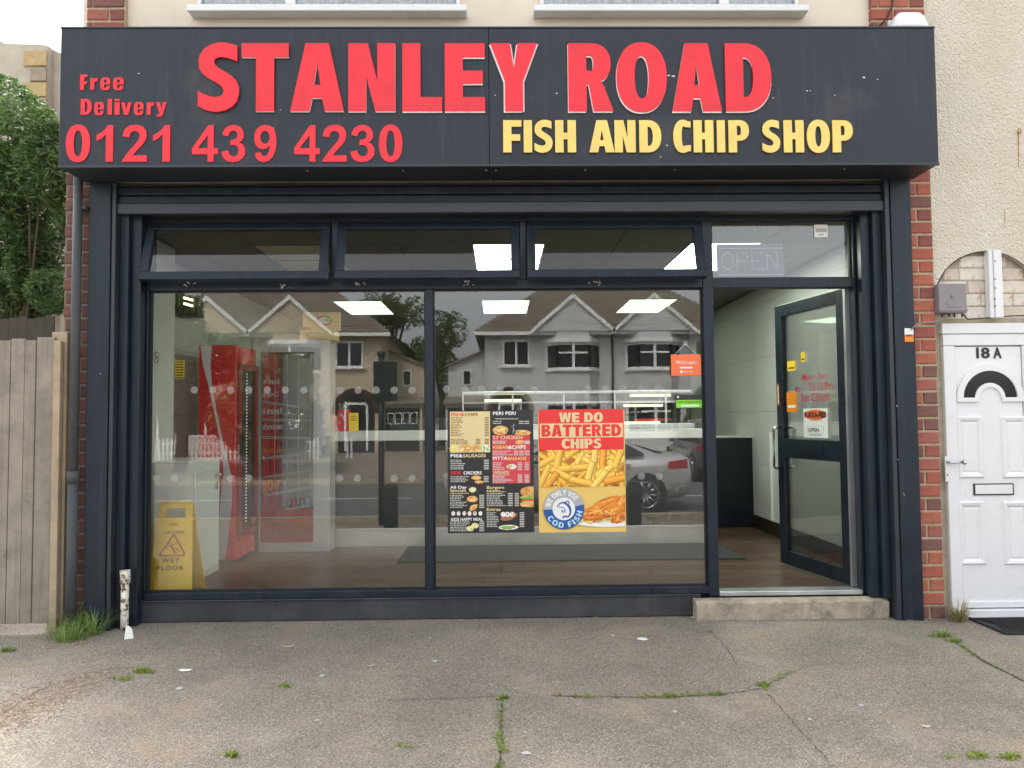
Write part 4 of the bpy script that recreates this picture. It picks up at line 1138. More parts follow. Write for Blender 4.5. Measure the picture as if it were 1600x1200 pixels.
half_ring(r0, r0 - .045, yd - .024, yd - .0065, 'light_frame', 'upvc')
half_ring(r0 - .040, r0 * .40, yd - .012, yd - .0068, 'pane', 'dark_glass')
half_ring(r0 * .45, r0 * .33, yd - .020, yd - .0066, 'light_frame', 'upvc')
for s_ in (-1, 1): B().box(xc + s_ * r0 * .36, xc + s_ * r0, yd - .0235, yd - .0067, zc - .028, zc + .004).build('light_frame', 'upvc', ld, bev=.003)
for ch, a, c in (('1', 1524, 1528.5), ('8', 1531.5, 1545.5), ('A', 1550.5, 1564)):
    x0, z1 = P(a, 543, yd); x1, z0 = P(c, 560, yd)
    if ch == '1': B().box(x0, x1, yd - .0105, yd - .0065, z0, z1).build('numeral', 'black', ld)
    else: text_b(ch, x0, x1, z0, z1, yd - .0105, .03, thick=.004).build('numeral', 'black', ld)
x0, z1 = P(1519.5, 755.5, yd); x1, z0 = P(1582.5, 773, yd)
q = B(); g = .008
q.box(x0, x1, yd - .014, yd - .0065, z0, z0 + g).box(x0, x1, yd - .014, yd - .0065, z1 - g, z1).box(x0, x0 + g * 1.3, yd - .014, yd - .0065, z0 + g, z1 - g).box(x1 - g, x1, yd - .014, yd - .0065, z0 + g, z1 - g)
q.build('letterbox_rim', 'black', ld)
B().box(x0 + g * 1.3, x1 - g, yd - .016, yd - .0065, z0 + g, z1 - g).build('letterbox_flap', 'upvc', ld, bev=.003)
x0, z0 = P(1478.5, 722, yd - .02)
B().box(x0 - .014, x0 + .016, yd - .031, yd - .0205, z0 - .14, z0 + .04).build('handle_plate', 'upvc', ld, bev=.004)
B().tube([(x0, yd - .031, z0), (x0, yd - .07, z0), (x0 + .02, yd - .075, z0), (x0 + .09, yd - .075, z0 + .001)], .009, 10).build('handle', 'steel', ld)
B().tube([(x0 + .085, yd - .078, z0), (x0 + .10, yd - .08, z0)], .018, 12).build('handle_knob', 'steel', ld)
B().disc(x0, z0 - .09, yd - .0315, .006, 10).build('keyhole', 'black', ld)
# meter box, its cables
ym = .05
x0, z1 = P(1466, 443, ym - .06); x1, z0 = P(1512, 488, ym - .06)
mb = thing('junction_box', 'grey plastic junction box mounted above the white door', 'junction box', ((x0 + x1) / 2, ym, z0))
B().box(x0, x1, ym - .06, ym + .062, z0, z1).build('cover', 'meter_grey', mb, bev=.008)
B().box(x0 + .002, x1 + .002, ym - .066, ym - .05, z0 + .012, z0 + .022).build('lid_lip', 'meter_grey', mb, bev=.002)
B().box(x0 + .05, x1 - .045, ym - .064, ym - .0605, z0 + .035, z0 + .085).build('embossed_plate', 'meter_grey', mb, bev=.003)
for px, py, r_ in ((1489, 463, .011), (1484, 474, .014), (1494, 474, .009)):
    cx_, cz_ = P(px, py, ym - .066)
    B().tube([(cx_, ym - .067, cz_), (cx_, ym - .0605, cz_)], r_, 16).build('screw_cap', 'meter_grey', mb)
for px in (1472, 1483, 1491, 1503):
    cx_, cz_ = P(px, 489, ym); B().tube([(cx_, ym, cz_ - .03), (cx_, ym, cz_ + .01)], .006, 8).build('cable_gland', 'cable', mb)
pp = [(1478, 489), (1474, 497), (1462, 503), (1445, 504), (1432, 507), (1424, 515)]
wire('cable', [(P(*q, -.012 if q[0] < 1466 else .03)[0], -.012 if q[0] < 1466 else .03, P(*q, .0)[1]) for q in pp], .006, 'grey cable running from the junction box across the bricks', 'meter_grey')
pp = [(1503, 490), (1512, 499), (1540, 497), (1575, 494), (1610, 493)]
wire('cable', [(P(*q, .066)[0], .064, P(*q, .066)[1]) for q in pp], .005, 'black cable lying along the top of the white door frame')
# rubber mat in front of the white door
mx0, my1 = G(1506, 965); mx1, my0 = G(1560, 993)
mxr = mx0 + .95; my1 = min(my1, .02)
mt = thing('door_mat', 'black rubber lattice mat before the white door', 'door mat', ((mx0 + mxr) / 2, (my0 + my1) / 2, .004))
B().box(mx0, mxr, my0, my1, .004, .010).build('base', 'rubber', mt)
b = B(); n = 26
x = mx0 + .03
for i in range(44):
    xa_ = mx0 + .02 + i * .0215
    for s_ in (1, -1):
        a0, a1 = (xa_, my0 + .012), (xa_ + s_ * .12, my1 - .012)
        if not (mx0 + .01 < a1[0] < mxr - .01): continue
        b.tube([(a0[0], a0[1], .013), (a1[0], a1[1], .013)], .0035, 4)
b.build('lattice', 'rubber', mt)
B().box(mx0, mxr, my0, my0 + .012, .010, .018).box(mx0, mx0 + .012, my0 + .012, my1, .010, .018).build('rim', 'rubber', mt)

# small sticker on the right pilaster
x0, z1 = P(1413, 513, -.001); x1, z0 = P(1427.5, 534, -.001)
st = thing('sticker', 'small white and orange sticker on the right pilaster edge', 'sticker', ((x0 + x1) / 2, -.002, z0))
zm = z0 + (z1 - z0) * .52
B().box(x0, x1, -.0035, -.0015, zm, z1).build('upper_half', 'print_white', st); B().box(x0, x1, -.0035, -.0015, z0, zm).build('lower_half', 'print_amber', st)
B().box(x0 + .008, x1 - .008, -.0042, -.0037, zm - .012, zm + .002).build('printed_line', 'print_brown', st)

# ------------------------------------------------------------------ doorstep
x0, _ = G(1087, 968); x1, _ = G(1402, 972)
ysf, ysb = .085, YG - .06
b = B(); n = 46; zt = ZF - .018
top_f, bot_f, top_b = [], [], []
rr = random.Random(3)
for i in range(n + 1):
    x = x0 + (x1 - x0) * i / n
    j = rr.uniform(-.006, .006); ch = rr.uniform(.006, .02)
    bot_f.append((x, ysf + rr.uniform(-.004, .004), -.01)); top_f.append((x, ysf + j, zt - ch - .004)); top_b.append((x, ysf + .012 + abs(j) + ch * .7, zt + rr.uniform(-.003, .001)))
bk = [(p[0], ysb, zt) for p in top_b]; bb = [(p[0], ysb, -.01) for p in bot_f]
b.loft([bot_f, top_f, top_b, bk, bb], closed=False, smooth=False, caps=False)
b.poly([bot_f[0], top_f[0], top_b[0], bk[0], bb[0]]); b.poly([bot_f[-1], top_f[-1], top_b[-1], bk[-1], bb[-1]])
top('doorstep', b, 'concrete', 'worn concrete doorstep below the open shop door', 'doorstep')

# ------------------------------------------------------------------ left side: fence, wall, gable, shrub, pipes
yf = -.03
fence = thing('wooden_gate', 'weathered grey-brown vertical board gate at the left edge', 'gate', (X(50, 800, yf), yf, .0))
edges = [(-95, -66), (-65, -37), (-36, -8), (-7, 12), (13, 34.5), (35.5, 52), (53, 81.5)]
for i, (a, c) in enumerate(edges):
    x0_, x1_ = X(a, 750, yf), X(c, 750, yf)
    zt_ = Z(50, 529 + (3 if i % 2 else 0) - (2 if i > 5 else 0), yf); zb_ = Z(50, 979, yf) + .02
    j = random.uniform(-.004, .004)
    b = B().box(x0_, x1_, yf + j, yf + j + .02, zb_, zt_)
    b.build('plank', 'wood_fence', fence, bev=.003)
x0_, x1_ = X(82.5, 750, yf), X(93.5, 750, yf)
B().box(x0_, x1_, yf - .02, yf + .02, .04, Z(90, 533, yf)).build('edge_batten', 'wood_lit', fence, bev=.003)
for z_ in (.35, 1.0, 1.7): B().box(X(-95, 750, yf), x0_, yf + .026, yf + .06, z_, z_ + .09).build('rail', 'wood_fence', fence)
x0_, x1_ = X(86, 750, yf + .1), X(104, 750, yf + .05)
top('gate_post', B().box(x0_, x1_, yf + .03, yf + .11, 0, Z(92, 518, yf)), 'wood_lit', 'pale timber gate post against the brick pier', 'post', bev=.004)
# dark boarding and old brick wall behind the gate
yw2 = 2.5
gw = thing('garden_wall', 'old dark brick wall with pale joints behind the wooden gate', 'wall', (X(40, 480, yw2), yw2, 0))
xr = X(73, 480, yw2)
B().box(-8, xr, yw2 + .012, yw2 + .24, 0, Z(40, 440, yw2)).build('wall_core', 'mortar_pale', gw)
c = 0; zz = Z(40, 520, yw2) - 5 * .115
while zz < Z(40, 440, yw2):
    x = xr - (.125 if c % 2 else 0)
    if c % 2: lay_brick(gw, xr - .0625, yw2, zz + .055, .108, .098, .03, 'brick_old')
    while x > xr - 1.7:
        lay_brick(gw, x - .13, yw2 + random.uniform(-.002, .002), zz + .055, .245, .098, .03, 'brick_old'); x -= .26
    zz += .115; c += 1
mat('dark_board', (0.06, 0.05, 0.04), 0.9, var=0.3, vs=8)
sb = thing('board_fence', 'dark stained board fence low behind the wooden gate', 'fence', (X(40, 500, 1.2), 1.2, 0))
for i in range(9):
    x0_ = X(84 - i * 14, 500, 1.2)
    B().box(x0_ - .073, x0_, 1.2, 1.22, 0, Z(40, 494 + (i % 3) * 2, 1.2)).build('plank', 'dark_board', sb)
# rendered gable with brick quoins in the light behind
yg2 = 4.2
gb = thing('gable_building', 'pale rendered gable wall with tan brick quoins at upper left', 'building', (X(30, 200, yg2), yg2, 0))
pts = [P(-260, 20, yg2), P(-60, 40, yg2), P(-5, 60, yg2), P(8, 68, yg2), P(60, 69, yg2), P(75, 71, yg2), P(75, 620, yg2), P(-260, 620, yg2)]
B().prism([(p[0], p[1]) for p in pts], 'y', yg2, yg2 + 3).build('wall', 'gable_render', gb)
x0_, x1_ = X(75.5, 200, yg2 + .05), X(150, 200, yg2 + .05)
zt_ = Z(80, 70, yg2)
B().prism([(x0_, 0), (x1_, 0), (x1_, zt_ - .45), (x0_ + .10, zt_ - .05), (x0_, zt_)], 'y', yg2 + .12, yg2 + 3).build('side_pier', 'gable_render', gb)
zz = Z(50, 105, yg2); k = 0
for py0, py1, pxl in ((80, 104, 39), (107, 128, 49), (130, 152, 38), (154, 175, 48), (177, 198, 38), (200, 222, 48), (224, 245, 38), (247, 270, 47)):
    xa_, z1_ = P(pxl, py0, yg2); xb_, z0_ = P(74, py1, yg2)
    lay_brick(gb, (xa_ + xb_) / 2, yg2 - .03, (z0_ + z1_) / 2, xb_ - xa_, z1_ - z0_, .04, 'quoin')
def leaves(b, c, rad, n, size, rr, clumps=None, flat=0.5, up=.25, shape=1.0):
    cl = clumps or [(c, rad)]
    for i in range(n):
        cc, rd = rr.choice(cl)
        while True:
            p = Vector((rr.uniform(-1, 1), rr.uniform(-1, 1), rr.uniform(-1, 1)))
            if p.length <= 1: break
        p = p.normalized() * (p.length ** .45)
        q = Vector((cc[0] + p.x * rd[0], cc[1] + p.y * rd[1], cc[2] + p.z * rd[2]))
        s_ = size * rr.uniform(.6, 1.35)
        a = Vector((rr.gauss(0, 1), rr.gauss(0, 1), rr.gauss(0, .6))).normalized()
        u = a.cross(Vector((rr.gauss(0, 1), rr.gauss(0, 1), rr.gauss(0, 1) + up))).normalized()
        t1, t2_ = a * s_, u * s_ * flat
        k = len(b.v)
        b.v += [tuple(q - t1), tuple(q + t2_ * .5), tuple(q + t1), tuple(q - t2_ * .5)]
        b.face((k, k + 1, k + 2, k + 3))
def make_tree(name, label, cat, base, trunk_h, r_trunk, clumps, n, size, leafm, seed, group=None):
    rr = random.Random(seed)
    t = thing(name, label, cat, base, group)
    b = B(); bx, by, bz = base
    b.tube([(bx, by, bz - .1), (bx + .05 * trunk_h * .2, by, bz + trunk_h * .5), (bx, by, bz + trunk_h)], r_trunk, 9, r1=r_trunk * .6)
    for (cc, rd) in clumps:
        b.tube([(bx, by, bz + trunk_h * rr.uniform(.6, 1)), ((bx + cc[0]) / 2 + rr.uniform(-.1, .1), (by + cc[1]) / 2, (bz + trunk_h + cc[2]) / 2), (cc[0], cc[1], cc[2])], r_trunk * .45, 6, r1=r_trunk * .12)
    b.build('trunk', 'bark', t)
    c = B(); leaves(c, None, None, n, size, rr, clumps); c.build('crown', leafm, t)
    return t
# shrub behind the gate, spilling to the fascia end
ysr = 1.75
cl = []
for px, py, rx, rz in ((10, 165, 42, 45), (-30, 210, 60, 70), (45, 190, 32, 45), (20, 270, 50, 60), (62, 265, 30, 55), (-20, 330, 60, 70), (40, 350, 45, 55), (74, 340, 18, 60), (5, 410, 40, 45), (60, 400, 25, 40), (-40, 440, 60, 60), (75, 400, 16, 60), (84, 300, 12, 60), (0, 455, 30, 25), (80, 225, 14, 40), (25, 230, 45, 50), (-10, 270, 50, 60), (50, 320, 40, 50), (20, 455, 40, 35), (60, 450, 28, 35), (-20, 480, 50, 30), (85, 440, 10, 50), (40, 300, 45, 60)):
    x_, z_ = P(px, py, ysr + random.uniform(-.3, .4)); s_ = (5.36 + ysr) / 1205
    cl.append(((x_, ysr + random.uniform(-.3, .4), z_), (rx * s_, .35, rz * s_)))
make_tree('shrub', 'tall leafy green shrub behind the gate at the left', 'shrub', (X(20, 480, ysr), ysr, 0), 1.5, .05, cl, 30000, .036, 'leaf_shrub', 5)
# drainpipe at the left pier
xp = X(118.5, 500, -.03)
dp = thing('drainpipe', 'dark grey drainpipe running down the left brick pier', 'drainpipe', (xp, -.03, 0))
zj = Z(118, 743, -.03)
B().tube([(xp, -.03, zj), (xp, -.03, 3.12)], .030, 16).build('pipe', 'pipe_grey', dp)
B().tube([(xp, -.03, zj - .05), (xp, -.03, zj + .03)], .040, 16).build('collar', 'pipe_grey', dp)
B().tube([(xp, -.03, 0.0), (xp, -.03, zj - .05)], .034, 16).build('lower_pipe', 'pipe_grey', dp)
for z_ in (2.9,): B().box(xp - .055, xp + .055, -.035, .036, z_, z_ + .025).build('bracket', 'pipe_grey', dp)
# cut-off pipe by the left pilaster
xs, ysg = G(195, 964); ysg = .03
xs = X(195, 940, ysg)
sp = thing('pipe_stub', 'cut-off old pipe with peeling white paint at the window corner', 'pipe', (xs, ysg, 0))
zt_ = Z(195, 891, ysg); zc_ = Z(195, 911, ysg)
rings = []
rr = random.Random(2)
B().tube([(xs, ysg, -.01), (xs, ysg, .1), (xs, ysg, zc_)], .026, 16).build('pipe', 'peeling', sp)
B().tube([(xs + .002, ysg, zc_), (xs + .002, ysg, zc_ + .03), (xs - .001, ysg, zt_)], .033, 14).build('socket', 'peeling', sp)
# ------------------------------------------------------------------ shop interior things
def copybox(b, *a): b.box(*a); return b
# counter
YC = 2.48
xc0, xc1 = X(521, 760, YC), 2.10
zct, zcb = Z(800, 672, YC), Z(800, 687, YC)
zk1, zk0 = Z(800, 823, YC), ZF + .002
ct = thing('counter', 'long shop counter with glossy black front and steel trim', 'counter', ((xc0 + xc1) / 2, YC + .35, ZF))
B().box(xc0 - .03, xc1, YC - .03, YC + .75, zcb, zct).build('worktop', 'counter_top', ct, bev=.006)
n = 4
for i in range(n):
    a = xc0 + (xc1 - xc0) * i / n; c = xc0 + (xc1 - xc0) * (i + 1) / n
    B().box(a + .003, c - .003, YC, YC + .03, zk1 + .001, zcb - .001).build('front_panel', 'counter_black', ct, bev=.002)
B().box(xc0, xc1, YC - .012, YC + .03, zk1 - .022, zk1).build('trim', 'alu', ct, bev=.003)
B().box(xc0, xc1, YC + .005, YC + .03, zk0, zk1 - .023).build('kick_plate', 'brushed', ct)
B().box(xc0 - .01, xc0 - .002, YC - .02, YC + .7, zk0, zcb - .001).build('end_strip', 'counter_top', ct)
B().box(xc0, xc1, YC + .031, YC + .70, zk0, zcb - .001).build('carcass', 'black', ct)
# red end panel between fridge and counter
x0_, x1_ = X(505, 760, YC - .12), X(519, 760, YC - .12)
top('end_panel', B().box(x0_, x1_, YC - .13, YC + .1, ZF + .002, Z(510, 650, YC - .12)), 'fridge_red', 'narrow red panel between the fridge and counter', 'panel', bev=.004)
# heated display cabinet on the counter
yh = YC + .25
hx0, hx1 = X(722, 640, yh), X(1085, 640, yh); zh0 = zct + .002; zh1 = Z(900, 610, yh)
hc = thing('display_cabinet', 'glass heated food cabinet with lit shelves on the counter', 'food cabinet', ((hx0 + hx1) / 2, yh + .2, zh0))
B().box(hx0, hx1, yh, yh + .45, zh0, zh0 + .05).build('base', 'brushed', hc, bev=.004)
B().box(hx0, hx1, yh + .1, yh + .45, zh1 - .03, zh1).build('roof', 'brushed', hc, bev=.004)
zmid = Z(900, 629, yh)
B().box(hx0 + .01, hx1 - .01, yh + .06, yh + .40, zmid, zmid + .014).build('shelf', 'alu', hc)
for px in (722, 800, 880, 960, 1040):
    x_ = X(px, 640, yh); B().box(x_, x_ + .018, yh + .02, yh + .04, zh0 + .05, zh1 - .03).build('post', 'brushed', hc)
B().box(hx0 + .002, hx1 - .002, yh + .045, yh + .05, zh0 + .051, zh1 - .031).build('pane', 'inner_glass', hc)
for a, c, p0 in ((757, 820, 615), (985, 1050, 612), (757, 815, 626), (985, 1048, 618), (975, 1036, 634)):
    x0_, z_ = P(a, p0, yh + .2); x1_, _ = P(c, p0, yh + .2)
    B().box(x0_, x1_, yh + .2, yh + .24, z_ - .012, z_ + .014).build('light_tube', 'tube_light', hc)
x0_, x1_ = X(975, 668, yh), X(1035, 668, yh)
B().box(x0_, x1_, yh + .1, yh + .35, zh0 + .051, zh0 + .07).build('glowing_tray', 'tube_light', hc)  # tray glows with the tube material, lamplight put into its colour
rr = random.Random(12)
for i in range(9):
    x_ = X(1002 + i * 6, 660, yh); z_ = zh0 + .075
    b = B(); b.tube([(x_ - .03, yh + .15, z_ + .01), (x_, yh + .16, z_ + .02), (x_ + .03, yh + .15, z_ + .012)], .012, 7); b.build('red_item', 'print_red', hc)
# fryer range with hood against the back
fr_ = thing('frying_range', 'stainless steel frying range behind the counter', 'frying range', (.4, 5.6, ZF))
B().box(-1.6, 2.0, 5.4, 6.2, ZF + .002, 1.05).build('body', 'steel_dark', fr_, bev=.01)
B().box(-1.6, 2.0, 5.9, 6.2, 1.052, 1.45).build('splashback', 'steel_dark', fr_)
for i in range(3): B().box(-1.4 + i * 1.15, -.45 + i * 1.15, 5.45, 5.85, 1.053, 1.09).build('pan_lid', 'steel_dark', fr_, bev=.006)
# dark cupboard end on the right
x0_, z1_ = P(1122, 681, 3.55); x1_, _ = P(1186, 681, 3.55)
pc = thing('side_cupboard', 'near-black tall cupboard end seen through the open doorway', 'cupboard', ((x0_ + x1_) / 2, 3.8, ZF))
B().box(x0_ - .5, x1_, 3.55, 4.1, ZF + .002, z1_ - .025).build('body', 'navy_panel', pc, bev=.004)
B().box(x0_ - .5, x1_ + .015, 3.53, 4.11, z1_ - .024, z1_).build('top', 'counter_top', pc, bev=.004)
xq = X(1203, 750, 2.9)
top('conduit', B().box(XR_ - .034, XR_ - .0085, 2.9, 2.94, ZF + .16, 1.25), 'white_plastic', 'white vertical conduit low on the right wall by the doorway', 'conduit')
# floor mat
b = B(); a0 = G(624, 879, ZF); a1 = G(646, 849, ZF); a2 = G(1120, 846, ZF); a3 = G(1163, 874, ZF)
yn, yfm = (a0[1] + a3[1]) / 2, YC - .06
b.box(a0[0], a3[0], yn, yfm, ZF + .002, ZF + .010)
mt2 = thing('floor_mat', 'long dark grey carpet mat before the counter', 'floor mat', ((a0[0] + a3[0]) / 2, (yn + yfm) / 2, ZF + .002))
b.build('pile', 'mat_grey', mt2)
B().box(a0[0] - .02, a3[0] + .02, yn - .02, yfm + .02, ZF + .0015, ZF + .006).build('border', 'rubber', mt2)

# white metal cabinet
yc1, yc2 = .68, 1.36
x1_ = X(293, 800, yc1); x0_ = XL + .25 + .06
x0_ = X(205, 800, yc1)
zt_ = Z(260, 721, yc1)
cb = thing('metal_cabinet', 'white metal cabinet behind the yellow floor sign', 'cabinet', ((x0_ + x1_) / 2, 1.0, ZF))
B().box(x0_, x1_, yc1, yc2, ZF + .002, zt_ - .02).build('body', 'cabinet_white', cb, bev=.005)
B().box(x0_ - .005, x1_ + .01, yc1 - .01, yc2 + .01, zt_ - .019, zt_).build('top', 'cabinet_white', cb, bev=.004)
B().box(x1_ + .001, x1_ + .022, yc1 + .10, yc2 - .06, ZF + .05, zt_ - .09).build('door', 'cabinet_white', cb, bev=.008)
B().tube([(x1_ + .023, yc2 - .16, zt_ - .14), (x1_ + .055, yc2 - .16, zt_ - .14), (x1_ + .055, yc2 - .09, zt_ - .15)], .010, 8).build('handle', 'steel', cb)
B().box(x1_ + .0225, x1_ + .03, yc2 - .18, yc2 - .12, zt_ - .26, zt_ - .20).build('lock', 'steel', cb)
# wet floor A-frame
yn0 = .36
xl, zb_ = P(226, 923, yn0); xr2, _ = P(300, 921, yn0)
xtl, zt_ = P(240, 786, yn0 + .13); xtr, _ = P(292, 785, yn0 + .13)
zb_ = ZF + .004
xm = (xl + xr2) / 2; W0 = (xr2 - xl) / 2; W1 = (xtr - xtl) / 2; H = zt_ - zb_
wf = thing('wet_floor_sign', 'yellow folding wet floor sign standing in the left window', 'floor sign', (xm, yn0 + .13, zb_))
def leafpt(u, v, s_, off=0.0):
    """u -1..1 across, v 0..1 up, s_ -1 street side / +1 room side"""
    wd = W0 + (W1 - W0) * v
    y = yn0 + .13 + s_ * .13 * (1 - v) + s_ * off
    return (xm + u * wd, y, zb_ + v * H)
def leafpoly(b, pts, s_, t):
    fr2 = [leafpt(u, v, s_, t) for u, v in pts]; bk2 = [leafpt(u, v, s_, 0) for u, v in pts]
    loops = [[Vector((p[0], p[2], 0)) for p in fr2]]
    n0 = len(b.v); k = len(pts); b.v += fr2 + bk2
    for t_ in tessellate_polygon(loops):
        b.face(tuple(n0 + i for i in t_)); b.face(tuple(n0 + k + i for i in reversed(t_)))
    for i in range(k): b.face((n0 + i, n0 + (i + 1) % k, n0 + k + (i + 1) % k, n0 + k + i))
for s_ in (-1, 1):
    b = B()
    # frame around the handle slot, panel below, cut-out at the foot
    leafpoly(b, [(-1, 0), (-.45, 0), (-.36, .055), (.30, .055), (.40, 0), (1, 0), (1, .83), (-1, .83)], s_, .006)
    leafpoly(b, [(-1, .83), (-.58, .83), (-.58, .94), (-1, .94)], s_, .006)
    leafpoly(b, [(.58, .83), (1, .83), (1, .94), (.58, .94)], s_, .006)
    leafpoly(b, [(-1, .94), (1, .94), (1, 1.0), (-1, 1.0)], s_, .006)
    lf = b.build('leaf', 'sign_yellow', wf)
    if s_ < 0: leafo = lf
rb = B()
for u0, u1 in ((-.96, -.82), (.82, .96)): leafpoly(rb, [(u0, .02), (u1, .02), (u1, .98), (u0, .98)], -1, .010)
for k_ in range(5):
    for s2 in (-1, 1):
        a = s2 * (.12 + k_ * .15); leafpoly(rb, [(a - .012, .19), (a + .012, .19), (a + s2 * .16 + .012, .075), (a + s2 * .16 - .012, .075)], -1, .0085)
leafpoly(rb, [(-.85, .205), (.85, .205), (.85, .212), (-.85, .212)], -1, .0085)
rb.build('rib', 'sign_yellow', leafo)
def on_leaf(q, off=.0078): return leafpt(q[0], q[1], -1, off)
def leaf_text(body, u0, u1, v0, v1, m, bold=.02, space=1.1):
    vs, fs = text_pts(body, bold, space); b = B()
    ax, bx = min(v[0] for v in vs), max(v[0] for v in vs); ay, by = min(v[1] for v in vs), max(v[1] for v in vs)
    b.v = [on_leaf((u0 + (v[0] - ax) / (bx - ax) * (u1 - u0), v0 + (v[1] - ay) / (by - ay) * (v1 - v0))) for v in vs]
    for f in fs: b.face(f)
    b.build('lettering', m, leafo)
leaf_text('WET', -.44, .40, .355, .40, 'sign_black', .03, 1.3); leaf_text('FLOOR', -.62, .62, .275, .32, 'sign_black', .03, 1.3)
leaf_text('CAUTION', -.50, .54, .665, .695, 'sign_black'); leaf_text('jantop', -.24, .22, .745, .78, 'sign_red', .03)
def tri(r, n=6):
    o = []
    for k_, (cx_, cz_) in enumerate(((-.50, .445), (.56, .445), (.03, .635))):
        a0 = (210, 330, 90)[k_]
        for i in range(n + 1):
            t = R(a0 - 60 + 120 * i / n); o.append((cx_ * r[0] + r[1] * math.cos(t) * 1.0 + (1 - r[0]) * .03, .508 + (cz_ - .508) * r[0] + r[1] * .27 * math.sin(t)))
    return o
o_, i_ = tri((1.0, .10)), tri((.86, .06))
b = B(); n = len(o_); b.v = [on_leaf(p) for p in o_] + [on_leaf(p) for p in i_]
for i in range(n): b.face((i, (i + 1) % n, n + (i + 1) % n, n + i))
for pts, th in (([(-.12, .545), (.05, .50), (.16, .455)], .035), ([(-.10, .54), (.10, .545), (.22, .575)], .018), ([(-.12, .54), (-.26, .52), (-.30, .50)], .018), ([(.04, .50), (.24, .505), (.34, .47)], .024), ([(.12, .47), (.26, .448)], .02)):
    ol = stroke([(p[0] * .24, p[1]) for p in pts], th * .5, 4); n = len(b.v); b.v += [on_leaf((p[0] / .24, p[1])) for p in ol]
    for t_ in tessellate_polygon([[Vector((p[0], p[1], 0)) for p in ol]]): b.face(tuple(n + i for i in t_))
n = len(b.v); b.v += [on_leaf((-.20 + .055 * math.cos(t), .567 + .014 * math.sin(t))) for t in [2 * math.pi * i / 12 for i in range(12)]]; b.face(tuple(range(n, n + 12)))
b.build('warning_triangle', 'sign_red', leafo)
B().tube([(xm - W1, yn0 + .13, zt_ + .002), (xm + W1, yn0 + .13, zt_ + .002)], .012, 10).build('hinge', 'sign_yellow', wf)

# slim red drinks fridge with a white swoosh
yr0, yr1 = 1.62, 2.17
xa_, xb_ = X(309, 700, yr0), X(369, 700, yr0)
zt_ = Z(340, 539, yr0)
f1 = thing('drinks_fridge', 'slim red drinks fridge with white swoosh on its side', 'fridge', ((xa_ + xb_) / 2, (yr0 + yr1) / 2, ZF))
B().box(xa_, xb_, yr0, yr1, ZF + .03, zt_).build('body', 'fridge_red', f1, bev=.01)
B().box(xa_ + .03, xb_ - .02, yr0 + .02, yr1 - .02, ZF + .002, ZF + .029).build('foot', 'black', f1)
fd = B(); xd = xb_
fd.box(xd + .001, xd + .03, yr0 + .01, yr1 - .01, ZF + .22, ZF + .27).box(xd + .001, xd + .03, yr0 + .01, yr1 - .01, zt_ - .22, zt_ - .16)
fd.box(xd + .001, xd + .03, yr0 + .01, yr0 + .07, ZF + .27, zt_ - .22).box(xd + .001, xd + .03, yr1 - .07, yr1 - .01, ZF + .27, zt_ - .22)
fdo = fd.build('door', 'fridge_red_dark', f1, bev=.004)
B().box(xd + .003, xd + .007, yr0 + .07, yr1 - .07, ZF + .27, zt_ - .22).build('pane', 'dark_glass', fdo)
b = B(); z_ = ZF + .35
while z_ < zt_ - .26: b.box(xd + .031, xd + .036, yr0 + .17, yr0 + .19, z_, z_ + .012); z_ += .030
b.build('light_strip', 'led_dot', fdo)
B().box(xd + .031, xd + .05, yr0 + .02, yr0 + .05, ZF + .95, ZF + 1.15).build('handle', 'black', fdo)
sw = [(313, 540), (331, 540), (329, 570), (331, 600), (338, 640), (346, 680), (356, 720), (362, 745), (363, 775), (360, 810), (355, 850), (351, 874), (340, 874), (341, 850), (343, 820), (344, 790), (346, 765), (349, 740), (348, 715), (342, 680), (334, 640), (325, 600), (317, 570)]
b = B(); pts = [P(a, c, yr0 - .004) for a, c in sw]; n = len(pts)
b.v = [(p[0], yr0 - .0035, max(p[1], ZF + .035)) for p in pts]
for t_ in tessellate_polygon([[Vector((p[0], p[1], 0)) for p in pts]]): b.face(tuple(t_))
b.build('swoosh', 'swoosh', f1)
# silver framed glass fridge facing the street
yq = 2.20
xa_, zb_ = P(404, 858, yq); xb_, _ = P(515, 858, yq); zt_ = Z(460, 531, yq); dq = .25
zb_ = ZF + .004
f2 = thing('display_fridge', 'silver framed glass door fridge with red grille beside the counter', 'fridge', ((xa_ + xb_) / 2, yq + .2, ZF))
def zq(py): return Z(460, py, yq)
b = B(); xs0 = X(490, 700, yq)
b.box(xs0, xb_, yq, yq + dq, zb_, zt_).box(xa_, xs0, yq, yq + dq, zb_, zq(848)).box(xa_, xs0, yq, yq + dq, zt_ - .12, zt_).box(xa_, xa_ + .012, yq, yq + dq, zq(848), zt_ - .12)
b.box(xa_ + .012, xs0, yq + dq - .02, yq + dq, zq(848), zt_ - .12)
fo = b.build('cabinet', 'fridge_silver', f2)
B().box(xa_ + .013, xs0 - .001, yq + .02, yq + dq - .021, zq(848) + .001, zq(797)).build('plinth', 'fridge_red', f2)
b = B()
for i in range(22):
    x_ = xa_ + .02 + i * (xs0 - xa_ - .03) / 22
    for j in range(12):
        z_ = zq(846) + j * .0165 + .004
        if z_ < zq(812): b.box(x_, x_ + .012, yq + .012, yq + .0195, z_, z_ + .009)
b.build('grille', 'black', f2)
B().box(xa_ + .013, xs0 - .001, yq + .012, yq + .0185, zq(811), zq(808)).build('grille_trim', 'black', f2)
x0_, x1_ = X(413, 660, yq + .1), X(436, 660, yq + .1)
rs = B().box(x0_, x1_, yq + .06, yq + .22, zq(797) + .001, zt_ - .125).build('reflected_strip', 'fridge_red', f2)  # strip and mirrored lettering paint a reflection in the fridge glass
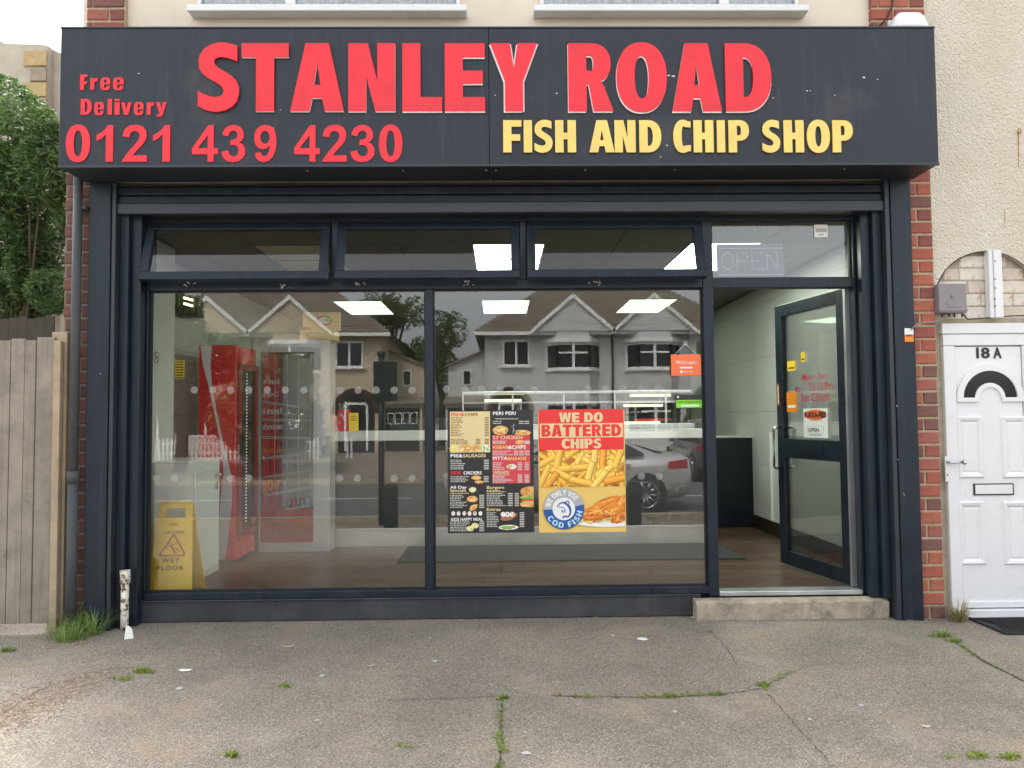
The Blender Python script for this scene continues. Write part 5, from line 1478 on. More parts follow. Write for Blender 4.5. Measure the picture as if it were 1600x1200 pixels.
B().box((x0_ + x1_) / 2 - .004, (x0_ + x1_) / 2 + .004, yq + .056, yq + .059, zq(797) + .001, zt_ - .125).build('groove', 'black', rs)
for body, py0, py1, a, c, m in (('Scan it,', 592, 601, 410, 437, 'print_white'), ('Drop it,', 612, 622, 408, 435, 'print_white'), ('Return in', 637, 647, 408, 441, 'print_white'), ('seconds.', 661, 671, 409, 441, 'print_white'), ('fridge.co.uk', 699, 707, 410, 444, 'print_amber'), ('90g', 749, 772, 409, 437, 'print_amber')):
    xx0, zz1 = P(a, py0, yq + .055); xx1, zz0 = P(c, py1, yq + .055)
    if 'fridge' in body: body = 'rns.co.uk'
    text_b(body, xx0, xx1, zz0, zz1, yq + .054, .02, mirror=True).build('lettering', m, rs)
# sloping wire shelves
for py0, py1 in ((626, 638), (655, 656), (682, 684), (716, 707), (746, 734), (775, 760), (806, 788), (838, 810)):
    p0 = P(405, py0, yq + .03); p1 = P(486, py1, yq + .03)
    b = B(); b.tube([(p0[0], yq + .03, p0[1]), (p1[0], yq + .045, p1[1])], .005, 6)
    b.tube([(p0[0], yq + .03, p0[1] - .016), (p1[0], yq + .045, p1[1] - .014)], .004, 6)
    b.build('wire_shelf', 'white_plastic', f2)
for px in (404.5, 429, 448, 466, 485):
    x_ = X(px, 700, yq + .03); B().tube([(x_, yq + .035, zq(840 if px < 410 else 800)), (x_, yq + .035, zt_ - .13)], .004, 6).build('wire_upright', 'white_plastic', f2)
B().box(xa_ + .012, xs0 - .001, yq + .005, yq + .008, zq(848) + .001, zt_ - .121).build('pane', 'inner_glass', f2)
canm = ['brushed', 'print_red', 'brushed', 'print_paleblue']
for i, px in enumerate((452, 460, 472, 481)):
    x_, z_ = P(px, 792, yq + .14)
    B().tube([(x_, yq + .14, zq(797) + .002), (x_, yq + .14, zq(797) + .10)], .022, 12).build('can', canm[i], f2)
# pizza boxes on top of the glass fridge
for k_, (px0, px1, py0, py1, dy, lb) in enumerate(((468, 523, 516, 531, .02, 'lower cream carton lying on the glass fridge'), (473, 531, 488, 515, .10, 'upright printed carton on top of the glass fridge'))):
    x0_, z1_ = P(px0, py0, yq + dy); x1_, z0_ = P(px1, py1, yq + dy)
    if k_ == 0: z0_ = zt_ + .002; z1_b = z1_
    else: z0_ = z1_b + .002
    bx_ = thing('carton', lb, 'carton', ((x0_ + x1_) / 2, yq + dy, z0_), 'cartons on the fridge')
    B().box(x0_, x1_, yq + dy, yq + dy + (.22 if k_ == 0 else .05), z0_, z1_).build('box', 'print_cream', bx_, bev=.003)
    if k_:
        cx_, cz_ = (x0_ + x1_) / 2, (z0_ + z1_) / 2
        B().disc(cx_ + .03, cz_ + .01, yq + dy - .0012, .075, 20, .05).build('emblem', 'print_red_soft', bx_); B().disc(cx_ + .03, cz_ + .01, yq + dy - .002, .062, 20, .038).build('emblem_centre', 'print_white', bx_)
        B().disc(cx_ + .07, cz_ + .02, yq + dy - .0028, .03, 12, .02).build('emblem_leaf', 'print_green', bx_)
        B().box(x0_ + .005, x0_ + .08, yq + dy - .002, yq + dy - .0008, z0_ + .01, z0_ + .04).build('print_block', 'print_red_soft', bx_)
# crisp stand: red-and-white dispenser and yellow leaflet on the counter
x0_, z0_ = P(528, 671, YC + .1); x1_, z1_ = P(545, 640, YC + .1); z0_ = zct + .002
ds = thing('straw_box', 'red and white patterned dispenser of straws on the counter', 'dispenser', ((x0_ + x1_) / 2, YC + .13, z0_))
B().box(x0_, x1_, YC + .08, YC + .2, z0_, z1_).build('box', 'print_red_soft', ds, bev=.003)
rr = random.Random(31)
b = B()
for i in range(14):
    cx_, cz_ = rr.uniform(x0_, x1_), rr.uniform(z0_, z1_); b.poly([(cx_ + rr.uniform(-.02, .02), YC + .0785, max(z0_, min(z1_, cz_ + rr.uniform(-.02, .02)))) for _ in range(3)])
b.build('pattern', 'print_white', ds)
for i in range(9):
    x_ = x0_ + .008 + i * (x1_ - x0_ - .016) / 8; B().tube([(x_, YC + .13, z1_), (x_ + rr.uniform(-.02, .02), YC + .13, z1_ + rr.uniform(.04, .1))], .004, 6).build('straw', 'print_white' if i % 2 else 'moss_leaf', ds)
x0_, z1_ = P(545, 645, YC + .05); x1_, z0_ = P(560, 668, YC + .05)
lf_ = thing('leaflet', 'bright yellow leaflet standing on the counter', 'leaflet', ((x0_ + x1_) / 2, YC + .05, zct))
B().box(x0_, x1_, YC + .05, YC + .054, zct + .004, z1_).build('card', 'sign_yellow', lf_)
B().box(x0_ - .004, x1_ + .004, YC + .04, YC + .08, zct + .001, zct + .0038).build('stand', 'inner_glass', lf_)
for i in range(3): B().box(x0_ + .02, x1_ - .02, YC + .0485, YC + .0495, z1_ - .04 - i * .02, z1_ - .036 - i * .02).build('printed_line', 'sign_black', lf_)
# heater high on the left
yh2 = 1.35
x0_, z1_ = P(274, 453, yh2); x1_, z0_ = P(308, 494, yh2)
ht = thing('wall_heater', 'black wall heater with glowing bars high on the left', 'heater', ((x0_ + x1_) / 2, yh2, z0_))
b = B(); T_ = .03
b.box(x0_, x1_, yh2, yh2 + .14, z0_, z0_ + T_).box(x0_, x1_, yh2, yh2 + .14, z1_ - T_, z1_).box(x0_, x0_ + T_, yh2, yh2 + .14, z0_ + T_, z1_ - T_).box(x1_ - T_ * .6, x1_, yh2, yh2 + .14, z0_ + T_, z1_ - T_).box(x0_ + T_, x1_ - T_ * .6, yh2 + .12, yh2 + .14, z0_ + T_, z1_ - T_)
b.build('housing', 'black', ht)
for px, py in ((290, 466), (297, 468), (290, 475), (297, 477)):
    cx_, cz_ = P(px, py, yh2 + .03); B().hexa([(cx_ - .018, yh2 + .03, cz_ - .004), (cx_ + .018, yh2 + .03, cz_ - .012), (cx_ + .018, yh2 + .05, cz_ - .012), (cx_ - .018, yh2 + .05, cz_ - .004), (cx_ - .018, yh2 + .03, cz_ + .014), (cx_ + .018, yh2 + .03, cz_ + .006), (cx_ + .018, yh2 + .05, cz_ + .006), (cx_ - .018, yh2 + .05, cz_ + .014)]).build('element', 'heater_glow', ht)
B().box(XL + .01, x0_ + .05, yh2 + .141, yh2 + .17, (z0_ + z1_) / 2 - .02, (z0_ + z1_) / 2 + .02).build('bracket', 'black', ht)
# signs on the nib
ynb = 1.05
xx = X(272, 560, 1.05)
def onx(py, z0): return z0
zc_ = Z(250, 559, .75)
ring = []
b = B()
for i in range(24):
    a, c = 2 * math.pi * i / 24, 2 * math.pi * (i + 1) / 24
    for (r0_, r1_) in ((.040, .047),):
        b.quad((xx + .001, .72 + r0_ * math.cos(a), zc_ + r0_ * math.sin(a)), (xx + .001, .72 + r1_ * math.cos(a), zc_ + r1_ * math.sin(a)), (xx + .001, .72 + r1_ * math.cos(c), zc_ + r1_ * math.sin(c)), (xx + .001, .72 + r0_ * math.cos(c), zc_ + r0_ * math.sin(c)))
b.quad((xx + .0012, .69, zc_ + .032), (xx + .0012, .697, zc_ + .036), (xx + .0012, .75, zc_ - .032), (xx + .0012, .743, zc_ - .036))
b.quad((xx + .0014, .695, zc_ - .004), (xx + .0014, .745, zc_ - .004), (xx + .0014, .745, zc_ + .006), (xx + .0014, .695, zc_ + .006))
top('no_smoking_sticker', b, 'print_black', 'round no smoking sticker on the white wall nib', 'sticker')
x0_, z1_ = P(272.5, 563, 1.062); x1_, z0_ = P(288, 592, 1.062)
ns = thing('wall_notice', 'small yellow printed notice beside the white wall nib', 'notice', (x0_, 1.06, z0_))
B().box(xx + .002, x1_, 1.06, 1.064, z0_, z1_).build('card', 'sign_yellow', ns)
for i in range(7): B().box(xx + .008, x1_ - .008, 1.0585, 1.0595, z1_ - .018 - i * .022, z1_ - .010 - i * .022).build('printed_line', 'sign_black', ns)

# ------------------------------------------------------------------ posters and signs on the glass
YPO = YG - .008
def prect(parent, name, px0, px1, py0, py1, y, m):
    x0, z1 = P(px0, py0, y); x1, z0 = P(px1, py1, y)
    return B().quad((x0, y, z0), (x1, y, z0), (x1, y, z1), (x0, y, z1)).build(name, m, parent)
def clip_poly(pts, x0, x1, z0, z1):
    for ax, lim, sg in ((0, x0, 1), (0, x1, -1), (1, z0, 1), (1, z1, -1)):
        out = []
        for i in range(len(pts)):
            a, c = pts[i - 1], pts[i]
            ia, ic = (a[ax] - lim) * sg >= 0, (c[ax] - lim) * sg >= 0
            if ia != ic:
                t = (lim - a[ax]) / (c[ax] - a[ax]); out.append((a[0] + (c[0] - a[0]) * t, a[1] + (c[1] - a[1]) * t))
            if ic: out.append(c)
        pts = out
        if not pts: return []
    return pts
class Photo:
    """printed picture: many flat coloured shapes laid over one another"""
    def __init__(s, y, box): s.b = B(); s.b.c = []; s.y = y; s.k = 0; s.box = box
    def shape(s, pts, col):
        q = clip_poly(pts, *s.box) if s.box else pts
        if len(q) < 3: return
        s.b.poly([(p[0], s.y - s.k * .000012, p[1]) for p in q]); s.b.c.append(col); s.k += 1
    def build(s, name, parent): return s.b.build(name, 'print_photo', parent, kind='stuff')
def blob(cx, cz, rx, rz, rr, n=12, j=.18, rot=0.0):
    o = []
    for i in range(n):
        t = 2 * math.pi * i / n; k = 1 + rr.uniform(-j, j); u, v = rx * k * math.cos(t), rz * k * math.sin(t)
        o.append((cx + u * math.cos(rot) - v * math.sin(rot), cz + u * math.sin(rot) + v * math.cos(rot)))
    return o
SPX = (5.36 + YPO) / FPX   # metres per photo pixel on the glass
def chip(ph, cx, cz, L, W, a, rr, pal):
    c, s_ = math.cos(a), math.sin(a)
    def tf(u, v): return (cx + u * c - v * s_, cz + u * s_ + v * c)
    base = rr.choice(pal); dk = tuple(q * .55 for q in base); lt = tuple(min(1, q * 1.28 + .03) for q in base)
    ph.shape([tf(-L, -W * 1.25), tf(L * .96, -W * 1.3), tf(L * 1.03, -W * .5), tf(L, W), tf(-L * .97, W * .95), tf(-L * 1.04, 0)], dk)
    ph.shape([tf(-L, -W * .75), tf(L * .95, -W * .8), tf(L, W * .85), tf(-L * .96, W)], base)
    ph.shape([tf(-L * .9, -W * .1), tf(L * .85, -W * .2), tf(L * .9, W * .6), tf(-L * .85, W * .75)], lt)
    for _ in range(2):
        u = rr.uniform(-.7, .7) * L; ph.shape([tf(u, -W * .5), tf(u + L * .22, -W * .55), tf(u + L * .25, W * .1), tf(u + L * .05, W * .2)], tuple(min(1, q * rr.uniform(.85, 1.35)) for q in base))

# battered chips poster
bp = thing('poster', 'red and yellow poster reading we do battered chips', 'poster', (X(909, 830, YPO), YPO, Z(909, 831, YPO)), 'posters on the right window')
def q1(cx, cy): return 835 + cx / 5.714, 630 + cy / 5.714
B().box(X(841.5, 735, YPO), X(977, 735, YPO), YPO, YPO + .004, Z(909, 831.5, YPO), Z(909, 640.5, YPO)).build('sheet', 'print_yellow', bp)
y1_ = YPO - .0005
def pr2(name, c0, c1, d0, d1, y, m): 
    a = q1(c0, d0); c = q1(c1, d1); return prect(bp, name, a[0], c[0], a[1], c[1], y, m)
pr2('red_panel', 36, 800, 58, 418, y1_, 'print_red')
pr2('yellow_panel', 48, 790, 183, 303, y1_ - .0004, 'print_cream')
def pt(body, c0, c1, d0, d1, m, sv=.27, sh=.22):
    a = q1(c0, d0); c = q1(c1, d1); x0, z1 = P(a[0], a[1], YPO); x1, z0 = P(c[0], c[1], YPO)
    heavy_text(B(), body, x0, x1, z0, z1, YPO - .0014, sv, sh).build('lettering', m, bp)
pt('WE DO', 220, 612, 85, 168, 'print_cream'); pt('BATTERED', 62, 774, 193, 293, 'print_red'); pt('CHIPS', 243, 598, 318, 402, 'print_cream')
a = q1(46, 420); c = q1(806, 742)
bx4 = (P(a[0], a[1], YPO)[0], P(c[0], c[1], YPO)[0], P(c[0], c[1], YPO)[1], P(a[0], a[1], YPO)[1])
ph = Photo(y1_, bx4); rr = random.Random(21)
ph.shape([(bx4[0], bx4[2]), (bx4[1], bx4[2]), (bx4[1], bx4[3]), (bx4[0], bx4[3])], (.55, .16, .02))
pal = [(.84, .42, .03), (.88, .50, .05), (.82, .33, .02), (.90, .56, .10), (.86, .46, .06)]
for i in range(70):
    chip(ph, rr.uniform(bx4[0], bx4[1]), rr.uniform(bx4[2], bx4[3]), rr.uniform(.06, .11), rr.uniform(.013, .023), rr.uniform(0, math.pi), rr, pal)
for i in range(6): ph.shape(blob(rr.uniform(bx4[0], bx4[1]), rr.uniform(bx4[2], bx4[3]), .012, .005, rr), (.22, .07, .03))
for (u, v, a, L) in ((.05, .3, 1.1, .10), (.22, .78, 1.35, .08), (.40, .52, .08, .13), (.30, .30, -.45, .13), (.64, .75, 1.45, .10), (.74, .65, 1.5, .11), (.85, .55, .55, .15), (.58, .35, 1.3, .10), (.93, .80, 1.2, .09), (.12, .15, .9, .09), (.48, .15, -.2, .09), (.70, .2, .9, .09), (.90, .2, .2, .10)):
    chip(ph, bx4[0] + u * (bx4[1] - bx4[0]), bx4[2] + v * (bx4[3] - bx4[2]), L * .95, .023, a, rr, pal[-3:])
ph.build('chips_picture', bp)
# plate of fried fish
a = q1(380, 745); c = q1(810, 1150)
bx5 = (P(a[0], a[1], YPO)[0], bx4[1], P(c[0], c[1], YPO)[1] + .004, bx4[2] - .001)
ph = Photo(y1_, bx5); 
pc_ = q1(660, 990); pcx, pcz = P(pc_[0], pc_[1], YPO)
ph.shape(blob(pcx - .01, pcz - .062, .30, .036, rr, 40, 0), (.55, .36, .08))
ph.shape(blob(pcx, pcz - .03, .295, .062, rr, 40, 0), (.86, .85, .82)); ph.shape(blob(pcx, pcz - .022, .26, .045, rr, 40, 0), (.76, .75, .70))
for i in range(26): chip(ph, pcx + rr.uniform(-.18, .12), pcz + rr.uniform(-.045, .0), rr.uniform(.03, .06), .010, rr.uniform(-.4, .5), rr, [(.86, .66, .18), (.84, .60, .12)])
for u, v, a_, L, W in ((-.05, .045, .45, .17, .05), (.03, .05, .55, .18, .045), (-.12, .0, .1, .09, .045), (.11, .01, .7, .11, .05), (.02, .015, .3, .12, .035)):
    ph.shape(blob(pcx + u, pcz + v, L, W, rr, 22, .12, a_), (.55, .14, .015)); ph.shape(blob(pcx + u, pcz + v + .006, L * .92, W * .78, rr, 20, .15, a_), (.80, .27, .03))
    for i in range(22):
        t_, s2 = rr.uniform(-.8, .8) * L, rr.uniform(-.6, .6) * W
        ph.shape(blob(pcx + u + t_ * math.cos(a_) - s2 * math.sin(a_), pcz + v + t_ * math.sin(a_) + s2 * math.cos(a_), rr.uniform(.008, .03), rr.uniform(.005, .012), rr, 8, .3, a_), rr.choice([(.88, .40, .06), (.70, .20, .02), (.90, .50, .14), (.50, .11, .015)]))
ph.build('fish_picture', bp)
# round cod badge
a = q1(262, 942); bcx, bcz = P(a[0], a[1], YPO); r_ = 181 / 5.714 * SPX
def sector(r0, r1, a0, a1, y, m, name):
    b = B(); n = 40
    for i in range(n):
        t, u = R(a0 + (a1 - a0) * i / n), R(a0 + (a1 - a0) * (i + 1) / n)
        b.quad((bcx + r0 * math.cos(t), y, bcz + r0 * math.sin(t)), (bcx + r1 * math.cos(t), y, bcz + r1 * math.sin(t)), (bcx + r1 * math.cos(u), y, bcz + r1 * math.sin(u)), (bcx + r0 * math.cos(u), y, bcz + r0 * math.sin(u)))
    return b.build(name, m, bp)
yb_ = YPO - .0085
sector(0, r_, 12, 182, yb_, 'print_grey', 'badge_top'); sector(0, r_, 182, 372, yb_, 'print_blue', 'badge_base')
B().disc(bcx, bcz, yb_ - .0005, r_ * .555, 32).build('badge_centre', 'print_white', bp)
def arc_text(body, a0, a1, r0, r1, m, inward):
    def mapf(q):
        t = a0 + (a1 - a0) * q[0]; rr2 = r0 + (r1 - r0) * q[1]
        return (bcx + rr2 * math.cos(R(t)), yb_ - .001, bcz + rr2 * math.sin(R(t)))
    heavy_text(B(), body, 0, 1, 0, 1, 0, .25 * .0 + .23, .2, gap=.16, mapf=mapf).build('lettering', m, bp)
def heavy_arc(body, a0, a1, r0, r1, m):
    # letters are drawn in a unit box, then bent round the badge
    arc_text(body, a0, a1, r0, r1, m, False)
heavy_arc('WE ONLY USE', 172, 36, r_ * .66, r_ * .93, 'print_white')
heavy_arc('COD FISH', 207, 352, r_ * .93, r_ * .66, 'print_paleblue')
b = B()
for ctrl, th in (([(-.32, .12), (-.20, .24), (.02, .28), (.25, .10), (.30, -.18), (.18, -.40)], [.03, .05, .09, .12, .08, .04]), ([(-.34, .12), (-.20, .08), (-.02, .06), (.10, -.08)], [.02, .03, .04, .02]), ([(.05, .30), (.20, .36), (.26, .22)], .05), ([(-.10, -.05), (-.04, -.18)], .06), ([(.02, -.06), (.05, -.16)], .05), ([(.16, -.38), (.02, -.34), (-.06, -.44)], .07), ([(.16, -.38), (.26, -.30), (.30, -.22)], .05)):
    ol = stroke(ctrl, th, 6); n = len(b.v); b.v += [(bcx + p[0] * r_ * 1.05, yb_ - .0009, bcz + p[1] * r_ * 1.05) for p in ol]
    for t_ in tessellate_polygon([[Vector((p[0], p[1], 0)) for p in ol]]): b.face(tuple(n + i for i in t_))
B_e = b.disc(bcx - .22 * r_, bcz + .16 * r_, yb_ - .0011, .022 * r_, 10)
b.build('fish_emblem', 'print_blue', bp)

# menu poster
mn = thing('poster', 'black menu poster with yellow and red price panels', 'poster', (X(767, 832, YPO), YPO, Z(767, 832, YPO)), 'posters on the right window')
def q2(cx, cy): return 690 + cx / 5.714, 630 + cy / 5.714
B().box(X(699.5, 735, YPO), X(834, 735, YPO), YPO, YPO + .004, Z(767, 832.5, YPO), Z(767, 641, YPO)).build('sheet', 'print_black', mn)
def mr(name, c0, c1, d0, d1, m, y=y1_):
    a = q2(c0, d0); c = q2(c1, d1); return prect(mn, name, a[0], c[0], a[1], c[1], y, m)
mr('yellow_panel', 74, 434, 76, 438, 'print_cream'); mr('red_panel', 452, 793, 284, 714, 'print_red_soft')
def mt_(body, c0, c1, d0, d1, m, bold=.022):
    a = q2(c0, d0); c = q2(c1, d1); x0, z1 = P(a[0], a[1], YPO); x1, z0 = P(c[0], c[1], YPO)
    text_b(body, x0, x1, z0, z1, YPO - .0012, bold).build('lettering', m, mn)
for body, c0, c1, d0, d1, m in (('FISH&', 84, 205, 88, 115, 'print_red'), ('CHIPS', 207, 325, 88, 115, 'print_brown'), ('PERI PERI', 458, 662, 76, 104, 'print_white'), ('S.F CHICKEN', 458, 720, 292, 320, 'print_cream'), ('KEBAB', 458, 598, 378, 406, 'print_yellow'), ('&CHIPS', 596, 752, 376, 408, 'print_white'),
                               ('PITTA', 458, 590, 478, 506, 'print_white'), ('&NAANS', 588, 757, 478, 508, 'print_yellow'), ('WRAPS', 458, 602, 604, 632, 'print_cream'), ('PIE&', 80, 190, 454, 484, 'print_white'), ('SAUSAGES', 192, 395, 454, 482, 'print_cream'),
                               ('SIDE', 80, 175, 608, 636, 'print_red'), ('ORDERS', 195, 358, 608, 636, 'print_white'), ('All Day', 76, 225, 738, 770, 'print_white'), ('Specials', 76, 220, 768, 796, 'print_cream'), ('Burgers', 403, 560, 740, 772, 'print_cream'), ('Extras', 403, 527, 934, 962, 'print_cream'), ('KIDS HAPPY MEAL', 85, 368, 1024, 1050, 'print_white')):
    mt_(body, c0, c1, d0, d1, m)
rr = random.Random(77)
def menu_lines(c0, c1, d0, d1, n, m, price=None, wmax=.95):
    b = B(); y = YPO - .0010
    for i in range(n):
        d = d0 + (d1 - d0) * i / max(1, n - 1); x = c0; lim = c0 + (c1 - c0) * rr.uniform(.55, wmax)
        while x < lim:
            w_ = rr.uniform(9, 30); a = q2(x, d - 3.0); c = q2(min(x + w_, lim + 4), d + 3.4); x0, z1 = P(a[0], a[1], YPO); x1, z0 = P(c[0], c[1], YPO)
            b.quad((x0, y, z0), (x1, y, z0), (x1, y, z1), (x0, y, z1)); x += w_ + 5
        for (p0, p1) in (price or []):
            a = q2(p0, d - 3.2); c = q2(p1, d + 3.6); x0, z1 = P(a[0], a[1], YPO); x1, z0 = P(c[0], c[1], YPO); b.quad((x0, y, z0), (x1, y, z0), (x1, y, z1), (x0, y, z1))
    b.build('text_lines', m, mn, kind='stuff')
menu_lines(84, 200, 128, 290, 12, 'print_brown', [(385, 422)]); menu_lines(84, 250, 322, 362, 4, 'print_brown', [(305, 345), (385, 422)])
menu_lines(458, 585, 162, 180, 2, 'print_text', [(690, 732), (740, 782)]); menu_lines(480, 770, 139, 140, 1, 'print_text')
menu_lines(456, 640, 338, 358, 3, 'print_text', [(740, 788)]); menu_lines(456, 640, 428, 460, 3, 'print_text', [(645, 685), (693, 733), (742, 785)])
menu_lines(456, 580, 532, 592, 5, 'print_text', [(680, 720), (742, 780)]); menu_lines(456, 640, 640, 704, 6, 'print_text', [(680, 720), (742, 780)])
menu_lines(80, 225, 508, 586, 6, 'print_text', [(378, 422)]); menu_lines(80, 265, 655, 700, 4, 'print_text', [(376, 420)])
menu_lines(76, 240, 822, 930, 8, 'print_text', [(337, 380)]); menu_lines(76, 310, 804, 805, 1, 'print_cream')
menu_lines(403, 590, 806, 914, 8, 'print_text', [(592, 635), (653, 690)]); menu_lines(403, 520, 978, 1100, 9, 'print_text', [(698, 738)])
menu_lines(76, 320, 1060, 1138, 6, 'print_text', [(337, 380)]); menu_lines(403, 600, 780, 790, 2, 'print_cream')
ph = Photo(YPO - .0016, None)
def mpt(c, d): return P(*q2(c, d), YPO)
def food(c, d, rx, rz, cols, n=8, rot=0.0):
    x, z = mpt(c, d); sx = SPX / 5.714
    ph.shape(blob(x, z, rx * sx, rz * sx, rr, 18, .06, rot), cols[0])
    for i in range(n):
        ph.shape(blob(x + rr.uniform(-.65, .65) * rx * sx, z + rr.uniform(-.55, .55) * rz * sx, rx * sx * rr.uniform(.15, .4), rz * sx * rr.uniform(.15, .4), rr, 9, .25), rr.choice(cols[1:]))
gold = [(.72, .40, .12), (.80, .52, .18), (.62, .28, .06), (.85, .66, .32)]
food(215, 402, 55, 36, gold); food(310, 402, 45, 32, gold); food(110, 408, 38, 34, [(.80, .70, .2), (.70, .65, .15), (.85, .8, .4)]); food(397, 402, 36, 32, [(.85, .85, .82), (.25, .45, .08), (.35, .55, .1)])
food(525, 242, 70, 42, gold + [(.75, .15, .05), (.3, .45, .08)], 14); food(715, 262, 85, 24, gold); food(640, 225, 26, 60, [(.02, .02, .02), (.10, .10, .12), (.3, .3, .32)], 5)
food(700, 348, 42, 20, gold); food(625, 567, 44, 24, [(.80, .74, .6), (.6, .4, .2), (.3, .4, .1)]); food(310, 665, 44, 20, gold); food(335, 703, 42, 14, gold)
food(277, 772, 32, 24, [(.75, .70, .35), (.5, .6, .15), (.85, .8, .5)]); food(275, 855, 50, 28, gold); food(285, 930, 42, 22, gold, 8, .6)
for i, cx_ in enumerate((104, 152, 204, 250, 297, 347)): food(cx_, 984, 17, 20, [(.80, .76, .7), (.6, .1, .05), (.85, .8, .6)], 4)
food(300, 1092, 34, 24, [(.78, .70, .3), (.55, .55, .15), (.9, .85, .5)]); food(255, 1118, 32, 24, [(.78, .70, .3), (.55, .55, .15), (.9, .85, .5)])
x, z = mpt(600, 1010); food(600, 1012, 76, 30, [(.42, .14, .07), (.5, .2, .1)], 3, .25)
for cx_, cc in ((550, (.75, .72, .65)), (588, (.25, .06, .04)), (630, (.62, .25, .08))): food(cx_, 992, 22, 22, [(.85, .85, .84), cc, cc], 4)
food(598, 1108, 88, 22, [(.85, .85, .80), (.25, .42, .06), (.40, .55, .10), (.15, .30, .05)], 16)
# burger at the right edge
a = mpt(690, 840); e_ = P(833.5, 735, YPO)[0]; ph.box = (P(q2(690, 0)[0], 735, YPO)[0], e_, -1, 9)
food(790, 790, 90, 48, [(.68, .34, .10), (.78, .46, .16), (.60, .26, .06)], 10); food(775, 842, 80, 16, [(.30, .50, .08), (.85, .70, .2), (.2, .4, .05)], 10); food(775, 870, 74, 18, [(.32, .10, .04), (.7, .1, .04), (.4, .14, .05)], 10); food(780, 900, 80, 28, gold, 6)
ph.build('food_picture', mn)

# hanging we're open sign
yo_ = YG - .02
x0_, z1_ = P(1048, 554, yo_); x1_, z0_ = P(1095.5, 587, yo_)
op = thing('open_sign', 'orange hanging sign reading we are open on the right window', 'sign', ((x0_ + x1_) / 2, yo_, z0_))
B().box(x0_, x1_, yo_ - .003, yo_, z0_, z1_).build('card', 'print_orange', op, bev=.001)
hxk, hzk = P(1071, 537, yo_)
for s_ in (x0_ + .02, x1_ - .02): B().tube([(s_, yo_ - .002, z1_ - .01), (hxk, yo_ - .002, hzk)], .0016, 6).build('string', 'print_white', op)
B().tube([(hxk, yo_ + .015, hzk), (hxk, yo_ - .006, hzk)], .016, 16).build('suction_cup', 'etched', op)
for body, a, c, d0, d1 in (("We're open", 1056, 1088, 563, 570.5), ('just eat', 1068, 1082, 579, 583)):
    xx0, zz1 = P(a, d0, yo_); xx1, zz0 = P(c, d1, yo_); text_b(body, xx0, xx1, zz0, zz1, yo_ - .0042, .0).build('lettering', 'print_white', op)
xx0, zz1 = P(1062, 573.5, yo_); xx1, zz0 = P(1082, 575.5, yo_); B().box(xx0, xx1, yo_ - .0042, yo_ - .0036, zz0, zz1).build('printed_line', 'print_white', op)
cx_, cz_ = P(1064.5, 581, yo_); B().disc(cx_, cz_, yo_ - .0042, .010, 12).build('logo_dot', 'print_white', op)
# hygiene rating sticker
yo_ = YPO
x0_, z1_ = P(1055.5, 617, yo_); x1_, z0_ = P(1097.5, 638, yo_)
hy_ = thing('rating_sticker', 'black and lime green food hygiene rating sticker near the doorway', 'sticker', ((x0_ + x1_) / 2, yo_, z0_))
B().box(x0_, x1_, yo_, yo_ + .003, z0_, z1_).build('card', 'print_black', hy_)
zz0 = z0_ + (z1_ - z0_) * .06; zz1 = z0_ + (z1_ - z0_) * .62
B().box(x0_ + .004, x1_ - .004, yo_ - .0008, yo_ - .0002, zz0, zz1).build('green_band', 'print_green', hy_)
text_b('FOOD HYGIENE RATING', x0_ + .01, x1_ - .01, zz0 + (zz1 - zz0) * .55, zz1 - .006, yo_ - .0014, .02).build('lettering', 'print_black', hy_)
B().box(x0_ + .04, x1_ - .03, yo_ - .0014, yo_ - .0010, zz0 + .009, zz0 + (zz1 - zz0) * .35).build('printed_line', 'print_white', hy_)
B().disc(x0_ + .018, z1_ - .016, yo_ - .0008, .008, 8).build('logo', 'print_white', hy_)
# LED OPEN sign in the fanlight, and a small label
yl = YG + .05
x0_, z1_ = P(1120, 381, yl); x1_, z0_ = P(1226, 433, yl)
mat('led_board', (0.11, 0.135, 0.17), 0.5, var=0.06); mat('led_off', (0.80, 0.82, 0.85), 0.3)
ls = thing('led_sign', 'grey unlit LED board reading open above the doorway', 'sign', ((x0_ + x1_) / 2, yl, z0_))
B().box(x0_, x1_, yl, yl + .02, z0_, z1_).build('board', 'led_board', ls, bev=.004)
b = B(); hL = z1_ - z0_
def dotat(x, z): b.disc(x, z, yl - .0012, .0042, 6)
def seg_dots(p, q, n):
    for i in range(n): dotat(p[0] + (q[0] - p[0]) * i / (n - 1), p[1] + (q[1] - p[1]) * i / (n - 1))
LX = [x0_ + .035 + i * (x1_ - x0_ - .05) / 4 for i in range(4)]; lw = .085; lz0, lz1 = z0_ + hL * .24, z0_ + hL * .72
for i in range(18): dotat(LX[0] + lw / 2 + lw / 2 * math.cos(i * math.pi / 9), (lz0 + lz1) / 2 + (lz1 - lz0) / 2 * math.sin(i * math.pi / 9))
x = LX[1]; lm = (lz0 + lz1) / 2
seg_dots((x, lz0), (x, lz1), 8); seg_dots((x, lz1), (x + lw * .8, lz1), 5); seg_dots((x, lm), (x + lw * .8, lm), 5); seg_dots((x + lw * .9, lm + .02), (x + lw * .9, lz1 - .02), 3)
x = LX[2]; seg_dots((x, lz0), (x, lz1), 8); seg_dots((x, lz1), (x + lw, lz1), 5); seg_dots((x, lm), (x + lw * .8, lm), 5); seg_dots((x, lz0), (x + lw, lz0), 5)
x = LX[3]; seg_dots((x, lz0), (x, lz1), 8); seg_dots((x, lz1), (x + lw * .9, lz0), 8); seg_dots((x + lw * .9, lz0), (x + lw * .9, lz1), 8)
seg_dots((x0_ + .02, z0_ + .02), (x1_ - .02, z0_ + .02), 30); seg_dots((x0_ + .02, z1_ - .035), (x1_ - .02, z1_ - .035), 30)
b.build('led_dots', 'led_off', ls)
